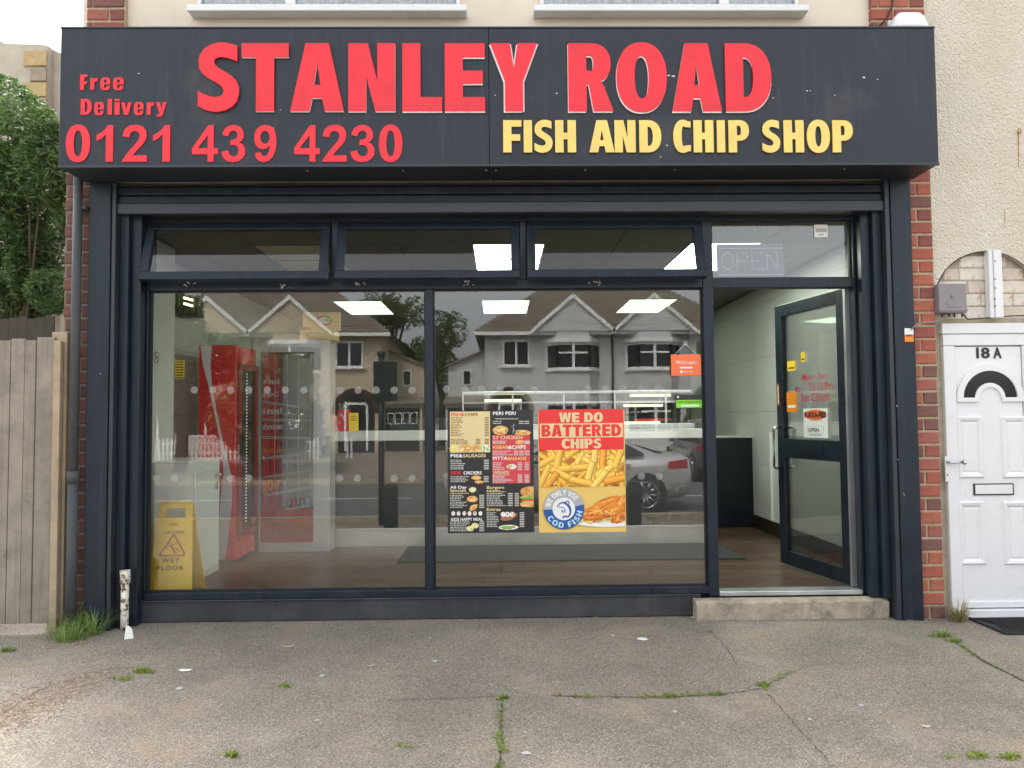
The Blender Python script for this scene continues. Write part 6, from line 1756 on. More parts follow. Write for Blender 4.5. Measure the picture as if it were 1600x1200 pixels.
for a, c in (((1127, 346), (1150, 381)), ((1180, 346), (1200, 381))):
    p0, p1 = P(*a, yl + .01), P(*c, yl + .01); B().tube([(p0[0], yl + .01, p0[1]), (p1[0], yl + .01, p1[1])], .002, 5).build('chain', 'cable', ls)
x0_, z1_ = P(1272, 351, YPO); x1_, z0_ = P(1293.5, 371, YPO)
lb_ = thing('window_label', 'small white label in the upper right of the fanlight', 'label', ((x0_ + x1_) / 2, YPO, z0_))
B().box(x0_, x1_, YPO, YPO + .003, z0_, z1_).build('card', 'print_white', lb_)
B().box(x0_ + .010, x1_ - .008, YPO - .0008, YPO - .0002, z0_ + .040, z0_ + .068).build('grey_block', 'print_grey', lb_)
B().box(x0_ + .03, x1_ - .03, YPO - .0008, YPO - .0002, z0_ + .016, z0_ + .026).build('printed_line', 'print_grey', lb_)

# ------------------------------------------------------------------ stickers on the open door
hx, hy, ang, DW = DOOR
M_d = Matrix.Translation((hx, hy, 0)) @ Matrix.Rotation(ang, 4, 'Z')
Minv = M_d.inverted()
def D(px, py, v=.006):
    """photo pixel -> (u, z) on the door face"""
    o = Minv @ CAM_POS; d = Minv.to_3x3() @ ray(px, py); t = (v - o.y) / d.y
    p = o + d * t
    return p.x, p.z
def dquad(px0, px1, py0, py1, v=.006):
    u0, za = D(px0, (py0 + py1) / 2, v); u1, zb = D(px1, (py0 + py1) / 2, v)
    zt, zb2 = D((px0 + px1) / 2, py0, v)[1], D((px0 + px1) / 2, py1, v)[1]
    return u0, u1, zb2, zt          # u0 (left in photo) is the larger
def place_door(o): o.matrix_basis = M_d; return o
def dthing(name, label, cat, grp=None):
    t = thing(name, label, cat, (0, 0, 0), grp); t.location = (hx, hy, 0); t.rotation_euler = (0, 0, ang); BASE[t.name] = Vector((0, 0, 0)); return t
def dpart(b, name, m, parent): return link(b.mesh(name, m), name, parent)
def dtext(body, px0, px1, py0, py1, v, bold=.01):
    u0, u1, z0, z1 = dquad(px0, px1, py0, py1, v)
    b = text_b(body, u0, u1, z0, z1, v, bold); return b
oh = dthing('door_lettering', 'red opening hours lettering on the open door glass', 'lettering')
for body, a, c, d0, d1 in (('Mon', 1253.5, 1269, 583.5, 594.5), ('-', 1272, 1274, 587.5, 589), ('Sat', 1277.5, 1291, 582, 592), ('To 10 Pm', 1263, 1300.5, 597, 610), ('1', 1243, 1245.5, 605, 613), ('2', 1246.5, 1250, 605, 613), ('Sun Closed', 1251, 1296, 614, 627)):
    dpart(dtext(body, a, c, d0, d1, .0062, .006), 'lettering', 'door_red', oh)
pk = dthing('door_card', 'white card with an orange oval stuck inside the door glass', 'card')
u0, u1, z0, z1 = dquad(1256, 1293.5, 638, 684)
dpart(B().box(u1, u0, .005, .008, z0, z1), 'card', 'print_white', pk)
uc, zc2 = (u0 + u1) / 2, z0 + (z1 - z0) * .78; hu = (u0 - u1) / 2
dpart(B().poly([(uc + hu * .93 * math.cos(t), .0086, zc2 + .042 * math.sin(t)) for t in [2 * math.pi * i / 28 for i in range(28)]]), 'oval', 'print_orange', pk)
def dtx(body, f0, f1, z0_, z1_, v, bold, m): dpart(text_b(body, uc + hu * f0, uc + hu * f1, z0_, z1_, v, bold), 'lettering', m, pk)
dtx('PUKKA-PIES', .9, -.9, zc2 - .024, zc2 + .024, .0092, .05, 'print_black'); dtx('...don\'t compromise', .6, -.55, z0 + (z1 - z0) * .56, z0 + (z1 - z0) * .61, .0092, .0, 'print_black'); dtx('OPEN', .6, -.3, z0 + (z1 - z0) * .2, z0 + (z1 - z0) * .33, .0092, .02, 'print_black'); dpart(B().box(uc - hu * .55, uc + hu * .55, .0085, .0092, z0 + .018, z0 + .026), 'printed_line', 'print_grey', pk)
b = B(); e = .003
uu0, uu1, zz0, zz1 = uc + hu * .7, uc - hu * .65, z0 + (z1 - z0) * .15, z0 + (z1 - z0) * .40
for q in ((uu1, uu0, zz0, zz0 + e), (uu1, uu0, zz1 - e, zz1), (uu1, uu1 + e, zz0, zz1), (uu0 - e, uu0, zz0, zz1)): b.box(q[0], q[1], .0085, .0092, q[2], q[3])
dpart(b, 'outline', 'print_grey', pk)
for lb, px0, px1, py0, py1, m, txt in (('orange delivery sticker low on the door glass', 1229.5, 1245, 613, 644, 'print_amber', 'order'), ('yellow notice on the leading edge of the door glass', 1230.5, 1242.5, 564, 579.5, 'sign_yellow', 'CLOSED'), ('small olive yellow sticker high on the door glass', 1251.5, 1257.5, 550, 566, 'sign_yellow', 'X')):
    s2 = dthing('door_sticker', lb, 'sticker', 'stickers on the door glass'); u0, u1, z0, z1 = dquad(px0, px1, py0, py1)
    dpart(B().box(u1, u0, .005, .0075, z0, z1), 'card', m, s2); g_ = (u0 - u1) * .12
    dpart(B().box(u1 + g_, u0 - g_, .0076, .0082, z0 + (z1 - z0) * .22, z0 + (z1 - z0) * .36), 'printed_line', 'print_white' if m == 'print_amber' else 'print_black', s2)
s2 = dthing('door_sticker', 'orange strip sticker on the door leading stile', 'sticker', 'stickers on the door glass')
dpart(B().box(DW - .045, DW - .02, .0255, .027, 1.52, 1.70), 'card', 'print_amber', s2); dpart(B().box(DW - .038, DW - .027, .0275, .028, 1.54, 1.68), 'printed_line', 'print_white', s2)
# ------------------------------------------------------------------ across the street (seen in the glass)
def V(px, py, dv):
    """photo pixel of something mirrored in the glass, dv = camera-to-image distance -> its real place"""
    y_v = CAM_POS.y + dv
    x, z = P(px, py, y_v)
    return x, 2 * YG - y_v, z
DV = 34.0
YH = 2 * YG - (CAM_POS.y + DV)
def semi(xc, wallm, label, seed):
    h = thing('semi_detached_house', label, 'house', (xc, YH, 0), 'houses across the street')
    Hw, Dp, EV, RD = 5.65, 8.5, 5.25, 8.7
    # fronts look toward +y, so depth runs to -y
    B().box(xc - Hw, xc + Hw, YH - Dp, YH, 0, EV).build('wall', wallm, h)
    e = .45
    r = B(); a = [(xc - Hw - e, YH + e, EV), (xc + Hw + e, YH + e, EV), (xc + Hw + e, YH - Dp - e, EV), (xc - Hw - e, YH - Dp - e, EV)]
    rl, rr_ = (xc - Hw + 4.0, YH - Dp / 2, RD), (xc + Hw - 4.0, YH - Dp / 2, RD)
    r.poly([a[0], a[1], rr_, rl]); r.poly([a[1], a[2], rr_]); r.poly([a[2], a[3], rl, rr_]); r.poly([a[3], a[0], rl]); r.poly(a)
    ro = r.build('roof', 'roof_tile', h)
    # tile courses as raised strips on the street slope
    n = 24; tc = B()
    for i in range(n):
        t = (i + .4) / n; zc_ = EV + (RD - EV) * t; yc = YH + e + (-Dp / 2 - e) * t; xl = xc - Hw - e + (4.0 + e) * t; xr_ = xc + Hw + e - (4.0 + e) * t
        tc.hexa([(xl, yc + .05, zc_ - .02), (xr_, yc + .05, zc_ - .02), (xr_, yc - .02, zc_ + .05), (xl, yc - .02, zc_ + .05), (xl, yc + .05, zc_ + .03), (xr_, yc + .05, zc_ + .03), (xr_, yc - .02, zc_ + .09), (xl, yc - .02, zc_ + .09)])
    tc.build('tile_courses', 'roof_tile', ro)
    B().box(xc - .5, xc + .5, YH - Dp / 2 - .3, YH - Dp / 2 + .3, RD - .4, RD + 1.0).build('chimney', 'brick_old', ro)
    for s_ in (-1, 1):
        gx = xc + s_ * 1.78; gw = 1.72; gz0, gz1 = EV - .02, EV + 1.42
        B().prism([(gx - gw, gz0), (gx + gw, gz0), (gx, gz1)], 'y', YH - 3, YH + .62).build('gable_wall', wallm, h)
        for d_ in (-1, 1):
            B().hexa([(gx + d_ * (gw + .12), YH + .45, gz0 - .14), (gx, YH + .45, gz1), (gx, YH + .72, gz1), (gx + d_ * (gw + .12), YH + .72, gz0 - .14), (gx + d_ * (gw + .12), YH + .45, gz0 + .06), (gx, YH + .45, gz1 + .22), (gx, YH + .72, gz1 + .22), (gx + d_ * (gw + .12), YH + .72, gz0 + .06)]).build('bargeboard', 'house_white', h)
            B().hexa([(gx + d_ * (gw + .14), YH - 3, gz0 + .07), (gx, YH - 3, gz1 + .23), (gx, YH + .70, gz1 + .23), (gx + d_ * (gw + .14), YH + .70, gz0 + .07), (gx + d_ * (gw + .14), YH - 3, gz0 + .12), (gx, YH - 3, gz1 + .28), (gx, YH + .70, gz1 + .28), (gx + d_ * (gw + .14), YH + .70, gz0 + .12)]).build('gable_roof', 'roof_tile', h)
        # two-storey bay
        bw, fw = 1.15, .70
        bay = [(gx - bw, YH + .001), (gx - fw, YH + .60), (gx + fw, YH + .60), (gx + bw, YH + .001)]
        for z0_, z1_ in ((0, .75), (2.15, 3.55), (4.72, EV + .01)): B().prism(bay, 'z', z0_, z1_).build('bay_wall', wallm, h)
        B().prism([(gx - bw - .12, YH + .002), (gx - fw - .06, YH + .72), (gx + fw + .06, YH + .72), (gx + bw + .12, YH + .002)], 'z', 4.74, 4.92).build('bay_cornice', 'house_white', h)
        for z0_, z1_ in ((.75, 2.15), (3.55, 4.72)):
            w_ = B().prism(bay, 'z', z0_, z0_ + .10); w_.prism(bay, 'z', z1_ - .10, z1_)
            for p, q in zip(bay, bay[1:]):
                for t in (0, .5 if q[0] - p[0] > 1 else 1, 1):
                    x_, y_ = p[0] + (q[0] - p[0]) * t, p[1] + (q[1] - p[1]) * t; w_.box(x_ - .06, x_ + .06, y_ - .06, y_ + .02, z0_ + .1, z1_ - .1)
            w_.box(gx - fw, gx + fw, YH + .55, YH + .61, z1_ - .48, z1_ - .40)
            wo = w_.build('bay_window', 'house_white', h)
            B().prism([(p[0] + (gx - p[0]) * .04, p[1] - .03 if p[1] > YH + .1 else p[1] - .0) for p in bay], 'z', z0_ + .1, z1_ - .1).build('pane', 'dark_glass', wo)
        B().prism([(gx - bw - .1, YH + .003), (gx - fw - .05, YH + .70), (gx + fw + .05, YH + .70), (gx + bw + .1, YH + .003)], 'z', 3.47, 3.549).build('bay_sill', 'house_white', h)
        # outer bedroom window and arched porch
        wx = xc + s_ * 4.25
        f = B(); z0_, z1_ = 3.75, 4.90
        for q in ((wx - .6, wx + .6, z0_, z0_ + .08), (wx - .6, wx + .6, z1_ - .08, z1_), (wx - .6, wx - .52, z0_ + .08, z1_ - .08), (wx + .52, wx + .6, z0_ + .08, z1_ - .08), (wx - .05, wx + .05, z0_ + .08, z1_ - .08)): f.box(q[0], q[1], YH + .001, YH + .06, q[2], q[3])
        fo_ = f.build('window', 'house_white', h); B().box(wx - .52, wx + .52, YH + .005, YH + .02, z0_ + .08, z1_ - .08).build('pane', 'dark_glass', fo_); B().box(wx - .7, wx + .7, YH + .001, YH + .14, z0_ - .07, z0_ - .001).build('sill', 'house_white', fo_)
        por = B(); n = 14; px_ = xc + s_ * 4.55
        arcp = [(px_ - .8, 0)] + [(px_ + .8 * math.cos(math.pi - math.pi * i / n), 1.75 + .8 * math.sin(math.pi * i / n)) for i in range(n + 1)] + [(px_ + .8, 0)]
        B().prism(arcp, 'y', YH + .001, YH + .012).build('porch_shade', 'black', h)  # flat black sheet paints the shade inside the arched porch
        for i in range(n):
            a0, a1 = math.pi * i / n, math.pi * (i + 1) / n
            por.hexa([(px_ + r_ * math.cos(a), y_, 1.75 + r_ * math.sin(a)) for (a, r_, y_) in ((a0, .8, YH), (a0, 1.08, YH), (a0, 1.08, YH + .05), (a0, .8, YH + .05), (a1, .8, YH), (a1, 1.08, YH), (a1, 1.08, YH + .05), (a1, .8, YH + .05))])
        por.build('porch_arch', 'brick_old', h)
        do = B().box(px_ - .42, px_ + .42, YH + .013, YH + .05, .1, 2.1).build('door', 'post_green', h); B().box(px_ - .3, px_ + .3, YH + .051, YH + .06, 1.2, 1.9).build('pane', 'dark_glass', do)
        B().box(px_ - .52, px_ - .43, YH + .013, YH + .06, .1, 2.2).box(px_ + .43, px_ + .52, YH + .013, YH + .06, .1, 2.2).box(px_ - .52, px_ + .52, YH + .013, YH + .06, 2.1, 2.2).build('door_surround', 'house_white', h)
        # low side wing with small window, then garage
        sx0 = xc + s_ * (Hw + .002); sx1 = xc + s_ * (Hw + 1.75)
        B().prism([(sx0, 0), (sx1, 0), (sx1, 3.9), (sx0, 4.6)], 'y', YH - 6, YH - 2.2).build('side_wing', wallm, h)
        B().hexa([(sx1 + s_ * .15, YH - 6.1, 3.84), (sx0, YH - 6.1, 4.6), (sx0, YH - 2.05, 4.6), (sx1 + s_ * .15, YH - 2.05, 3.84), (sx1 + s_ * .15, YH - 6.1, 3.94), (sx0, YH - 6.1, 4.72), (sx0, YH - 2.05, 4.72), (sx1 + s_ * .15, YH - 2.05, 3.94)]).build('side_roof', 'roof_tile', h)
        mx_ = (sx0 + sx1) / 2; sw_ = B().box(mx_ - .22, mx_ + .22, YH - 2.199, YH - 2.14, 3.0, 3.75).build('window', 'house_white', h); B().box(mx_ - .15, mx_ + .15, YH - 2.139, YH - 2.13, 3.07, 3.68).build('pane', 'dark_glass', sw_)
        B().box(sx0, sx1, YH - 5, YH - .4, 0, 2.1).build('garage_wall', wallm, h)
        B().hexa([(sx0, YH - 5, 2.101), (sx1 + s_ * .1, YH - 5, 2.101), (sx1 + s_ * .1, YH - .2, 2.101), (sx0, YH - .2, 2.101), (sx0, YH - 5, 2.9), (sx1 + s_ * .1, YH - 5, 2.9), (sx1 + s_ * .1, YH - .2, 2.2), (sx0, YH - .2, 2.2)]).build('garage_roof', 'roof_tile', h)
        gd = B().box(min(sx0, sx1) + .12, max(sx0, sx1) - .12, YH - .399, YH - .36, .05, 1.95).build('garage_door', 'post_green', h)
        for i in range(4):
            gx_ = min(sx0, sx1) + .22 + i * .34; f = B().box(gx_, gx_ + .30, YH - .359, YH - .34, 1.25, 1.75).build('window', 'house_white', gd); B().box(gx_ + .03, gx_ + .27, YH - .339, YH - .335, 1.28, 1.72).build('pane', 'dark_glass', f)
    B().tube([(xc, YH + .08, 0), (xc, YH + .08, EV)], .05, 8).build('downpipe', 'cable', h)
    B().box(xc - Hw - e, xc + Hw + e, YH + e - .12, YH + e + .02, EV - .16, EV - .004).build('gutter', 'house_white', h)
    return h
h1 = semi(5.0, 'house_grey', 'grey rendered semi-detached house pair mirrored in the right window', 1)
h2 = semi(-10.85, 'house_cream', 'cream rendered semi-detached house pair mirrored in the left window', 2)
# garden fences in front of the houses
for xc_, lb in ((5.0, 'low pale picket fence before the grey houses across the street'), (-10.85, 'low pale picket fence before the cream houses across the street')):
    g_ = thing('picket_fence', lb, 'fence', (xc_, YH + 5, 0), 'fences across the street')
    me = B().box(-.035, .035, 0, .02, 0, .8).mesh('picket', 'hatch_white')
    for i in range(70):
        x_ = xc_ - 5.4 + i * .155
        if abs(abs(x_ - xc_) - 4.6) < .5: continue
        link(me, 'picket', g_, (x_ - xc_, 0, 0))
    B().box(xc_ - 5.4, xc_ - 5.1, YH + 4.9, YH + 5.2, 0, 1.0).build('end_post', 'hatch_white', g_)
    for z_ in (.25, .6): B().box(xc_ - 4.0, xc_ + 4.0, YH + 4.96, YH + 4.999, z_, z_ + .06).build('rail', 'hatch_white', g_)
# trees behind the houses
def street_tree(lb, px, py, dv, rx, rz, seed, hgt=None):
    x_, y_, z_ = V(px, py, dv); s_ = dv / FPX; rr = random.Random(seed); cl = []
    for i in range(9):
        a = rr.uniform(0, 6.28); k = rr.uniform(.2, .75)
        cl.append(((x_ + rx * s_ * k * math.cos(a), y_ + rr.uniform(-1, 1), z_ + rz * s_ * k * math.sin(a)), (rx * s_ * rr.uniform(.3, .5), 1.5, rz * s_ * rr.uniform(.3, .5))))
    make_tree('tree', lb, 'tree', (x_, y_, 0), max(1.5, z_ - rz * s_ * .5), .22, cl, 3200 if dv > 25 else 9000, .17 if dv > 25 else .13, 'leaf_tree', seed, 'trees across the street')
street_tree('rounded tree behind the cream house roof mirrored in the left window', 610, 500, 46, 62, 55, 11)
street_tree('lower tree filling the gap between the houses in the glass', 640, 570, 44, 45, 50, 12)
street_tree('bushy tree left of the grey house mirrored beside the middle mullion', 690, 545, 42, 45, 65, 13)
street_tree('tree mirrored at the far left of the left window', 265, 500, 30, 55, 55, 14)
street_tree('dark small tree by the right window edge in the glass', 1096, 640, 27, 22, 35, 15)
street_tree('tall tree mirrored at the far right over the door glass', 1190, 520, 44, 60, 70, 16)

street_tree('big leafy tree mirrored behind the wall heater and cabinet', 285, 585, 24, 75, 95, 17)
street_tree('broad leafy tree mirrored behind the two fridges', 425, 640, 23.5, 95, 100, 18)

# ------------------------------------------------------------------ parked cars
def make_car(name, label, paint, loc, rz, scale=1.0, estate=False):
    t = thing(name, label, 'car', loc, 'cars parked in the street', rz)
    if rz == 0.0: t.rotation_euler = (0, 0, 1e-6)
    BASE[t.name] = Vector((0, 0, 0))
    def part(b, nm, m, par=None): return link(b.mesh(nm, m), nm, par or t)
    # stations along the length (x), rear at +x: (x, half width, bottom, belt)
    st = [(-2.32, .62, .42, .60), (-2.25, .78, .28, .72), (-2.0, .86, .22, .80), (-1.4, .89, .20, .90), (-.75, .90, .20, .98), (0, .91, .20, .99), (.8, .91, .20, 1.00), (1.4, .90, .20, 1.03), (1.85, .87, .22, 1.06), (2.15, .83, .26, 1.06), (2.28, .78, .32, 1.00), (2.34, .66, .42, .86)]
    if estate: st = [(x, w_, z0, max(z1, 1.05 if x > -.9 else z1)) for x, w_, z0, z1 in st]
    def ring(x, w_, z0, z1):
        h = z1 - z0
        pr = [(0, z0), (.80, z0), (.96, z0 + .12 * h), (1.0, z0 + .42 * h), (.985, z0 + .72 * h), (.93, z0 + .93 * h), (.80, z1), (.4, z1 + .015), (0, z1 + .02)]
        return [(x, w_ * u, z) for u, z in pr] + [(x, -w_ * u, z) for u, z in reversed(pr[1:-1])]
    rings = []
    for i in range(len(st) - 1):
        for k in range(4):
            f = k / 4; f2 = f * f * (3 - 2 * f)
            rings.append(ring(st[i][0] + (st[i + 1][0] - st[i][0]) * f, *[st[i][j] + (st[i + 1][j] - st[i][j]) * f2 for j in (1, 2, 3)]))
    rings.append(ring(*st[-1]))
    body = part(B().loft(rings), 'body', paint)
    top_ = [(-.95, .80, .98, .985), (-.45, .74, .98, 1.30), (-.15, .70, .98, 1.41), (.35, .69, .98, 1.44), (.85, .68, .99, 1.40), (1.25, .68, 1.0, 1.27), (1.75, .72, 1.03, 1.07)]
    if estate: top_ = [(-.95, .80, 1.0, 1.06), (-.45, .76, 1.0, 1.45), (-.1, .74, 1.0, 1.62), (.6, .74, 1.0, 1.66), (1.6, .74, 1.03, 1.62), (2.0, .73, 1.03, 1.50), (2.2, .72, 1.0, 1.08)]
    def cring(x, w_, z0, z1):
        return [(x, u, z) for u, z in ((w_ + .10, z0 - .02), (w_ + .08, z0), (w_ * .96, z0 + (z1 - z0) * .85), (w_ * .82, z1), (0, z1 + .02), (-w_ * .82, z1), (-w_ * .96, z0 + (z1 - z0) * .85), (-w_ - .08, z0), (-w_ - .10, z0 - .02))]
    cab = part(B().loft([cring(*q) for q in top_], closed=False, caps=False), 'roof', paint)
    for s_ in (-1, 1):
        g = B()
        xs_ = [-.80, -.42, -.15, .35, .80, 1.15, 1.42] if not estate else [-.8, -.42, -.1, .6, 1.4, 1.8, 2.0]
        zt2 = [1.04, 1.25, 1.34, 1.375, 1.34, 1.24, 1.09] if not estate else [1.08, 1.40, 1.54, 1.58, 1.56, 1.45, 1.12]
        lo = [(x, s_ * .835, 1.035) for x in xs_]; hi = [(x, s_ * (.775 - (z - 1.04) * .10), z) for x, z in zip(xs_, zt2)]
        g.loft([lo, hi], closed=False, caps=False, smooth=False); part(g, 'side_window', 'dark_glass', cab)
        b = B(); b.box(-.05, .16, s_ * .905, s_ * .935, .86, .885); part(b, 'door_handle', paint, body)
        b = B(); b.box(.95, 1.16, s_ * .905, s_ * .935, .88, .905); part(b, 'door_handle', paint, body)
        part(B().box(-.72, -.58, s_ * .92, s_ * 1.05, .98, 1.10), 'mirror', paint)
        # tail light wraps the corner
        part(B().hexa([(1.86, s_ * .885, .80), (2.24, s_ * .80, .80), (2.32, s_ * .60, .82), (2.20, s_ * .55, .82), (1.86, s_ * .88, .93), (2.22, s_ * .80, .98), (2.31, s_ * .60, .97), (2.20, s_ * .55, .97)]), 'tail_light', 'tail_red')
        part(B().hexa([(-2.30, s_ * .50, .60), (-2.20, s_ * .80, .60), (-1.95, s_ * .87, .66), (-2.0, s_ * .5, .62), (-2.30, s_ * .50, .70), (-2.20, s_ * .80, .72), (-1.9, s_ * .86, .78), (-2.0, s_ * .5, .78)]), 'headlight', 'dark_glass')
        for wx in (-1.42, 1.42):
            part(B().tube([(wx, s_ * .66, .33), (wx, s_ * .905, .33)], .40, 28), 'wheel_arch', 'tyre', body)
            tw = B().tube([(wx, s_ * .70, .325), (wx, s_ * .925, .325)], .325, 28); wo = part(tw, 'wheel', 'tyre')
            r_ = B()
            r_.tube([(wx, s_ * .926, .325), (wx, s_ * .932, .325)], .055, 14)
            for k in range(10):
                a = 2 * math.pi * k / 10
                for d_ in (-.07, .07): r_.tube([(wx + .05 * math.cos(a), s_ * .930, .325 + .05 * math.sin(a)), (wx + .235 * math.cos(a + d_), s_ * .932, .325 + .235 * math.sin(a + d_))], .011, 5)
            rg = [(wx + .24 * math.cos(q), s_ * .930, .325 + .24 * math.sin(q)) for q in [2 * math.pi * i / 28 for i in range(29)]]; r_.tube(rg, .014, 6, caps=False)
            part(r_, 'rim', 'steel', wo)
    part(B().hexa([(1.28, -.60, 1.235), (1.78, -.64, 1.075), (1.78, .64, 1.075), (1.28, .60, 1.235), (1.28, -.60, 1.26), (1.80, -.64, 1.09), (1.80, .64, 1.09), (1.28, .60, 1.26)]) if not estate else B().hexa([(2.02, -.6, 1.10), (2.24, -.6, 1.10), (2.24, .6, 1.10), (2.02, .6, 1.10), (1.99, -.6, 1.48), (2.04, -.6, 1.48), (2.04, .6, 1.48), (1.99, .6, 1.48)]), 'rear_window', 'dark_glass', cab)
    part(B().box(2.33, 2.355, -.26, .26, .55, .66), 'number_plate', 'sign_yellow')
    part(B().box(-2.36, -2.325, -.26, .26, .45, .56), 'number_plate', 'print_white')
    t.scale = (scale,) * 3
    return t
cx_, cy_, _ = V(1068, 809, 15.3)
make_car('parked_car', 'silver saloon car parked at the kerb mirrored in the right window', 'car_silver', (cx_ - 2.33, cy_, -.338), 0.0)
cx_, cy_, _ = V(1075, 720, 23)
make_car('parked_car', 'dark grey estate car across the street mirrored near the doorway', 'car_dark', (cx_ + .6, -16.9, gz(-16.9)), R(90), estate=True)
cx_, cy_, _ = V(465, 700, 31)
make_car('parked_car', 'dark grey estate car on a drive mirrored behind the glass fridge', 'car_dark', (cx_, -25.2, gz(-25.2)), R(90), estate=True)

# sign post and bollards on the near pavement
x_, y_, _ = V(596, 815, 12.4)
po = thing('sign_post', 'dark green post with a square sign plate mirrored in the left window', 'sign post', (x_, y_, gz(y_)))
B().tube([(x_, y_, gz(y_)), (x_, y_, 2.45)], .05, 12).build('post', 'post_green', po)
B().tube([(x_, y_, 2.45), (x_, y_, 2.52)], .065, 12).build('cap', 'post_green', po)
B().box(x_ - .12, x_ + .26, y_ + .055, y_ + .075, 1.72, 2.36).build('plate', 'post_green', po, bev=.01)
for z_ in (1.9, 2.2): B().box(x_ - .07, x_ + .07, y_ - .06, y_ + .054, z_, z_ + .04).build('clamp', 'post_green', po)
for px, lb in ((611, 'dark square bollard beside the sign post in the left window'), (991, 'dark square bollard before the silver car in the right window')):
    x_, y_, _ = V(px, 820, 11.9)
    bo = thing('bollard', lb, 'bollard', (x_, y_, gz(y_)), 'bollards along the kerb')
    g0 = gz(y_)
    B().box(x_ - .10, x_ + .10, y_ - .10, y_ + .10, g0 - .02, g0 + .62).build('shaft', 'post_green', bo, bev=.015)
    B().box(x_ - .085, x_ + .085, y_ - .085, y_ + .085, g0 + .621, g0 + .65).build('cap', 'post_green', bo, bev=.01)

# ------------------------------------------------------------------ weeds, moss, litter on the forecourt
def blades(b, cx, cy, n, h, spread, rr, wd=.004, lean=.6):
    for i in range(n):
        a = rr.uniform(0, 6.283); r0 = rr.uniform(0, spread); x0, y0 = cx + r0 * math.cos(a), cy + r0 * math.sin(a) * .6
        hh = h * rr.uniform(.4, 1.1); ln = lean * hh * rr.uniform(.1, 1.2); d = Vector((math.cos(a + rr.uniform(-.8, .8)), math.sin(a + rr.uniform(-.8, .8)), 0)); sd_ = Vector((-d.y, d.x, 0)) * wd
        p = [Vector((x0, y0, 0)) + d * ln * t * t + Vector((0, 0, hh * (t - .25 * t * t * (ln / max(hh, .01))))) for t in (0, .4, .75, 1.0)]
        k = len(b.v)
        for q, w_ in zip(p, (1, .8, .5, .08)): b.v += [tuple(q - sd_ * w_), tuple(q + sd_ * w_)]
        for j in range(3): b.face((k + 2 * j, k + 2 * j + 1, k + 2 * j + 3, k + 2 * j + 2), True)
def tuft(px, py, n, h, spread, m, label, seed, name='grass_tuft', lean=.6, wd=.004, leafy=0):
    rr = random.Random(seed); x_, y_ = G(px, py); y_ = min(y_, .19 if x_ < 2.6 else -.03)
    t = thing(name, label, 'plant', (x_, y_, 0), 'weeds growing in the forecourt')
    b = B(); blades(b, x_, y_, n, h, spread, rr, wd, lean); b.build('blades', m, t)
    if leafy:
        c = B(); leaves(c, None, None, leafy, .012, rr, [((x_ + rr.gauss(0, spread * .7), y_ + rr.gauss(0, spread * .3), .008), (spread * rr.uniform(.2, .6), spread * .25, .010)) for _ in range(6)]); c.build('leaves', 'moss_leaf', t)
    return t
rrg = random.Random(40)
x_, y_ = G(128, 990)
gt = thing('grass_tuft', 'big bright green grass tuft at the foot of the left pilaster', 'plant', (x_, y_ + .12, 0), 'weeds growing in the forecourt')
b = B()
for px, py, n, h in ((125, 985, 130, .30), (110, 990, 90, .22), (147, 992, 80, .20), (120, 1000, 90, .14), (100, 1004, 80, .10), (124, 982, 18, .42), (92, 1000, 40, .14)):
    xx, yy = G(px, py); blades(b, xx, yy, n, h, .07, rrg, .0026, 1.15)
b.build('blades', 'grass_leaf', gt)
tuft(222, 1050, 60, .035, .05, 'moss_leaf', 'low lime green weed patch right of the gravel strip', 41, 'weed', leafy=90)
tuft(192, 1062, 30, .025, .06, 'moss_leaf', 'faint weed patch at the edge of the gravel strip', 42, 'weed', leafy=50)
tuft(10, 1018, 50, .05, .05, 'grass_leaf', 'small grass patch below the wooden gate at the left edge', 43, 'weed', leafy=40)
tuft(362, 1182, 30, .03, .025, 'moss_leaf', 'tiny green weed near the bottom left of the tarmac', 44, 'weed', leafy=40)
tuft(445, 1072, 20, .015, .035, 'moss_leaf', 'pale moss speck left of centre on the tarmac', 45, 'weed', leafy=40)
tuft(786, 1092, 40, .03, .025, 'grass_leaf', 'green weed where two tarmac cracks meet near the middle', 46, 'weed', leafy=80)
tuft(1195, 1072, 40, .03, .03, 'grass_leaf', 'green weed in the crack right of the moss line', 47, 'weed', leafy=70)
tuft(1462, 955, 130, .16, .06, 'dry_leaf', 'dry straggly weed between the pilaster and white door', 48, 'weed', lean=1.0, wd=.003)
tuft(1472, 995, 60, .05, .05, 'grass_leaf', 'bright weed in the joint right of the pilaster foot', 49, 'weed', leafy=90)
tuft(1490, 1003, 40, .03, .05, 'grass_leaf', 'low weed further along the joint by the mat', 50, 'weed', leafy=60)
tuft(1110, 988, 10, .02, .015, 'moss_leaf', 'tiny weed in the crack before the doorstep', 51, 'weed', leafy=15)
tuft(1530, 1182, 25, .02, .05, 'moss_leaf', 'yellow moss patch at the bottom right of the tarmac', 52, 'weed', leafy=70)
tuft(1580, 1184, 25, .02, .05, 'moss_leaf', 'yellow moss patch at the bottom right corner', 53, 'weed', leafy=60)
mo = B(); rrm = random.Random(60)
def moss_line(pts, n, spread):
    for c_ in range(n // 22):
        t = rrm.random() * (len(pts) - 1); k = min(int(t), len(pts) - 2); f = t - k
        x_, y_ = G(pts[k][0] + (pts[k + 1][0] - pts[k][0]) * f, pts[k][1] + (pts[k + 1][1] - pts[k][1]) * f)
        q = rrm.choice((.5, .7, 1.0, 1.0, 1.6, 2.2)); m_ = int(22 * q)
        cx, cy = x_ + rrm.gauss(0, spread * .5), y_ + rrm.gauss(0, spread * .5)
        leaves(mo, None, None, m_, .0075, rrm, [((cx, cy, .008), (spread * 1.3 * q, spread * .8 * q, .007 + .005 * q))])
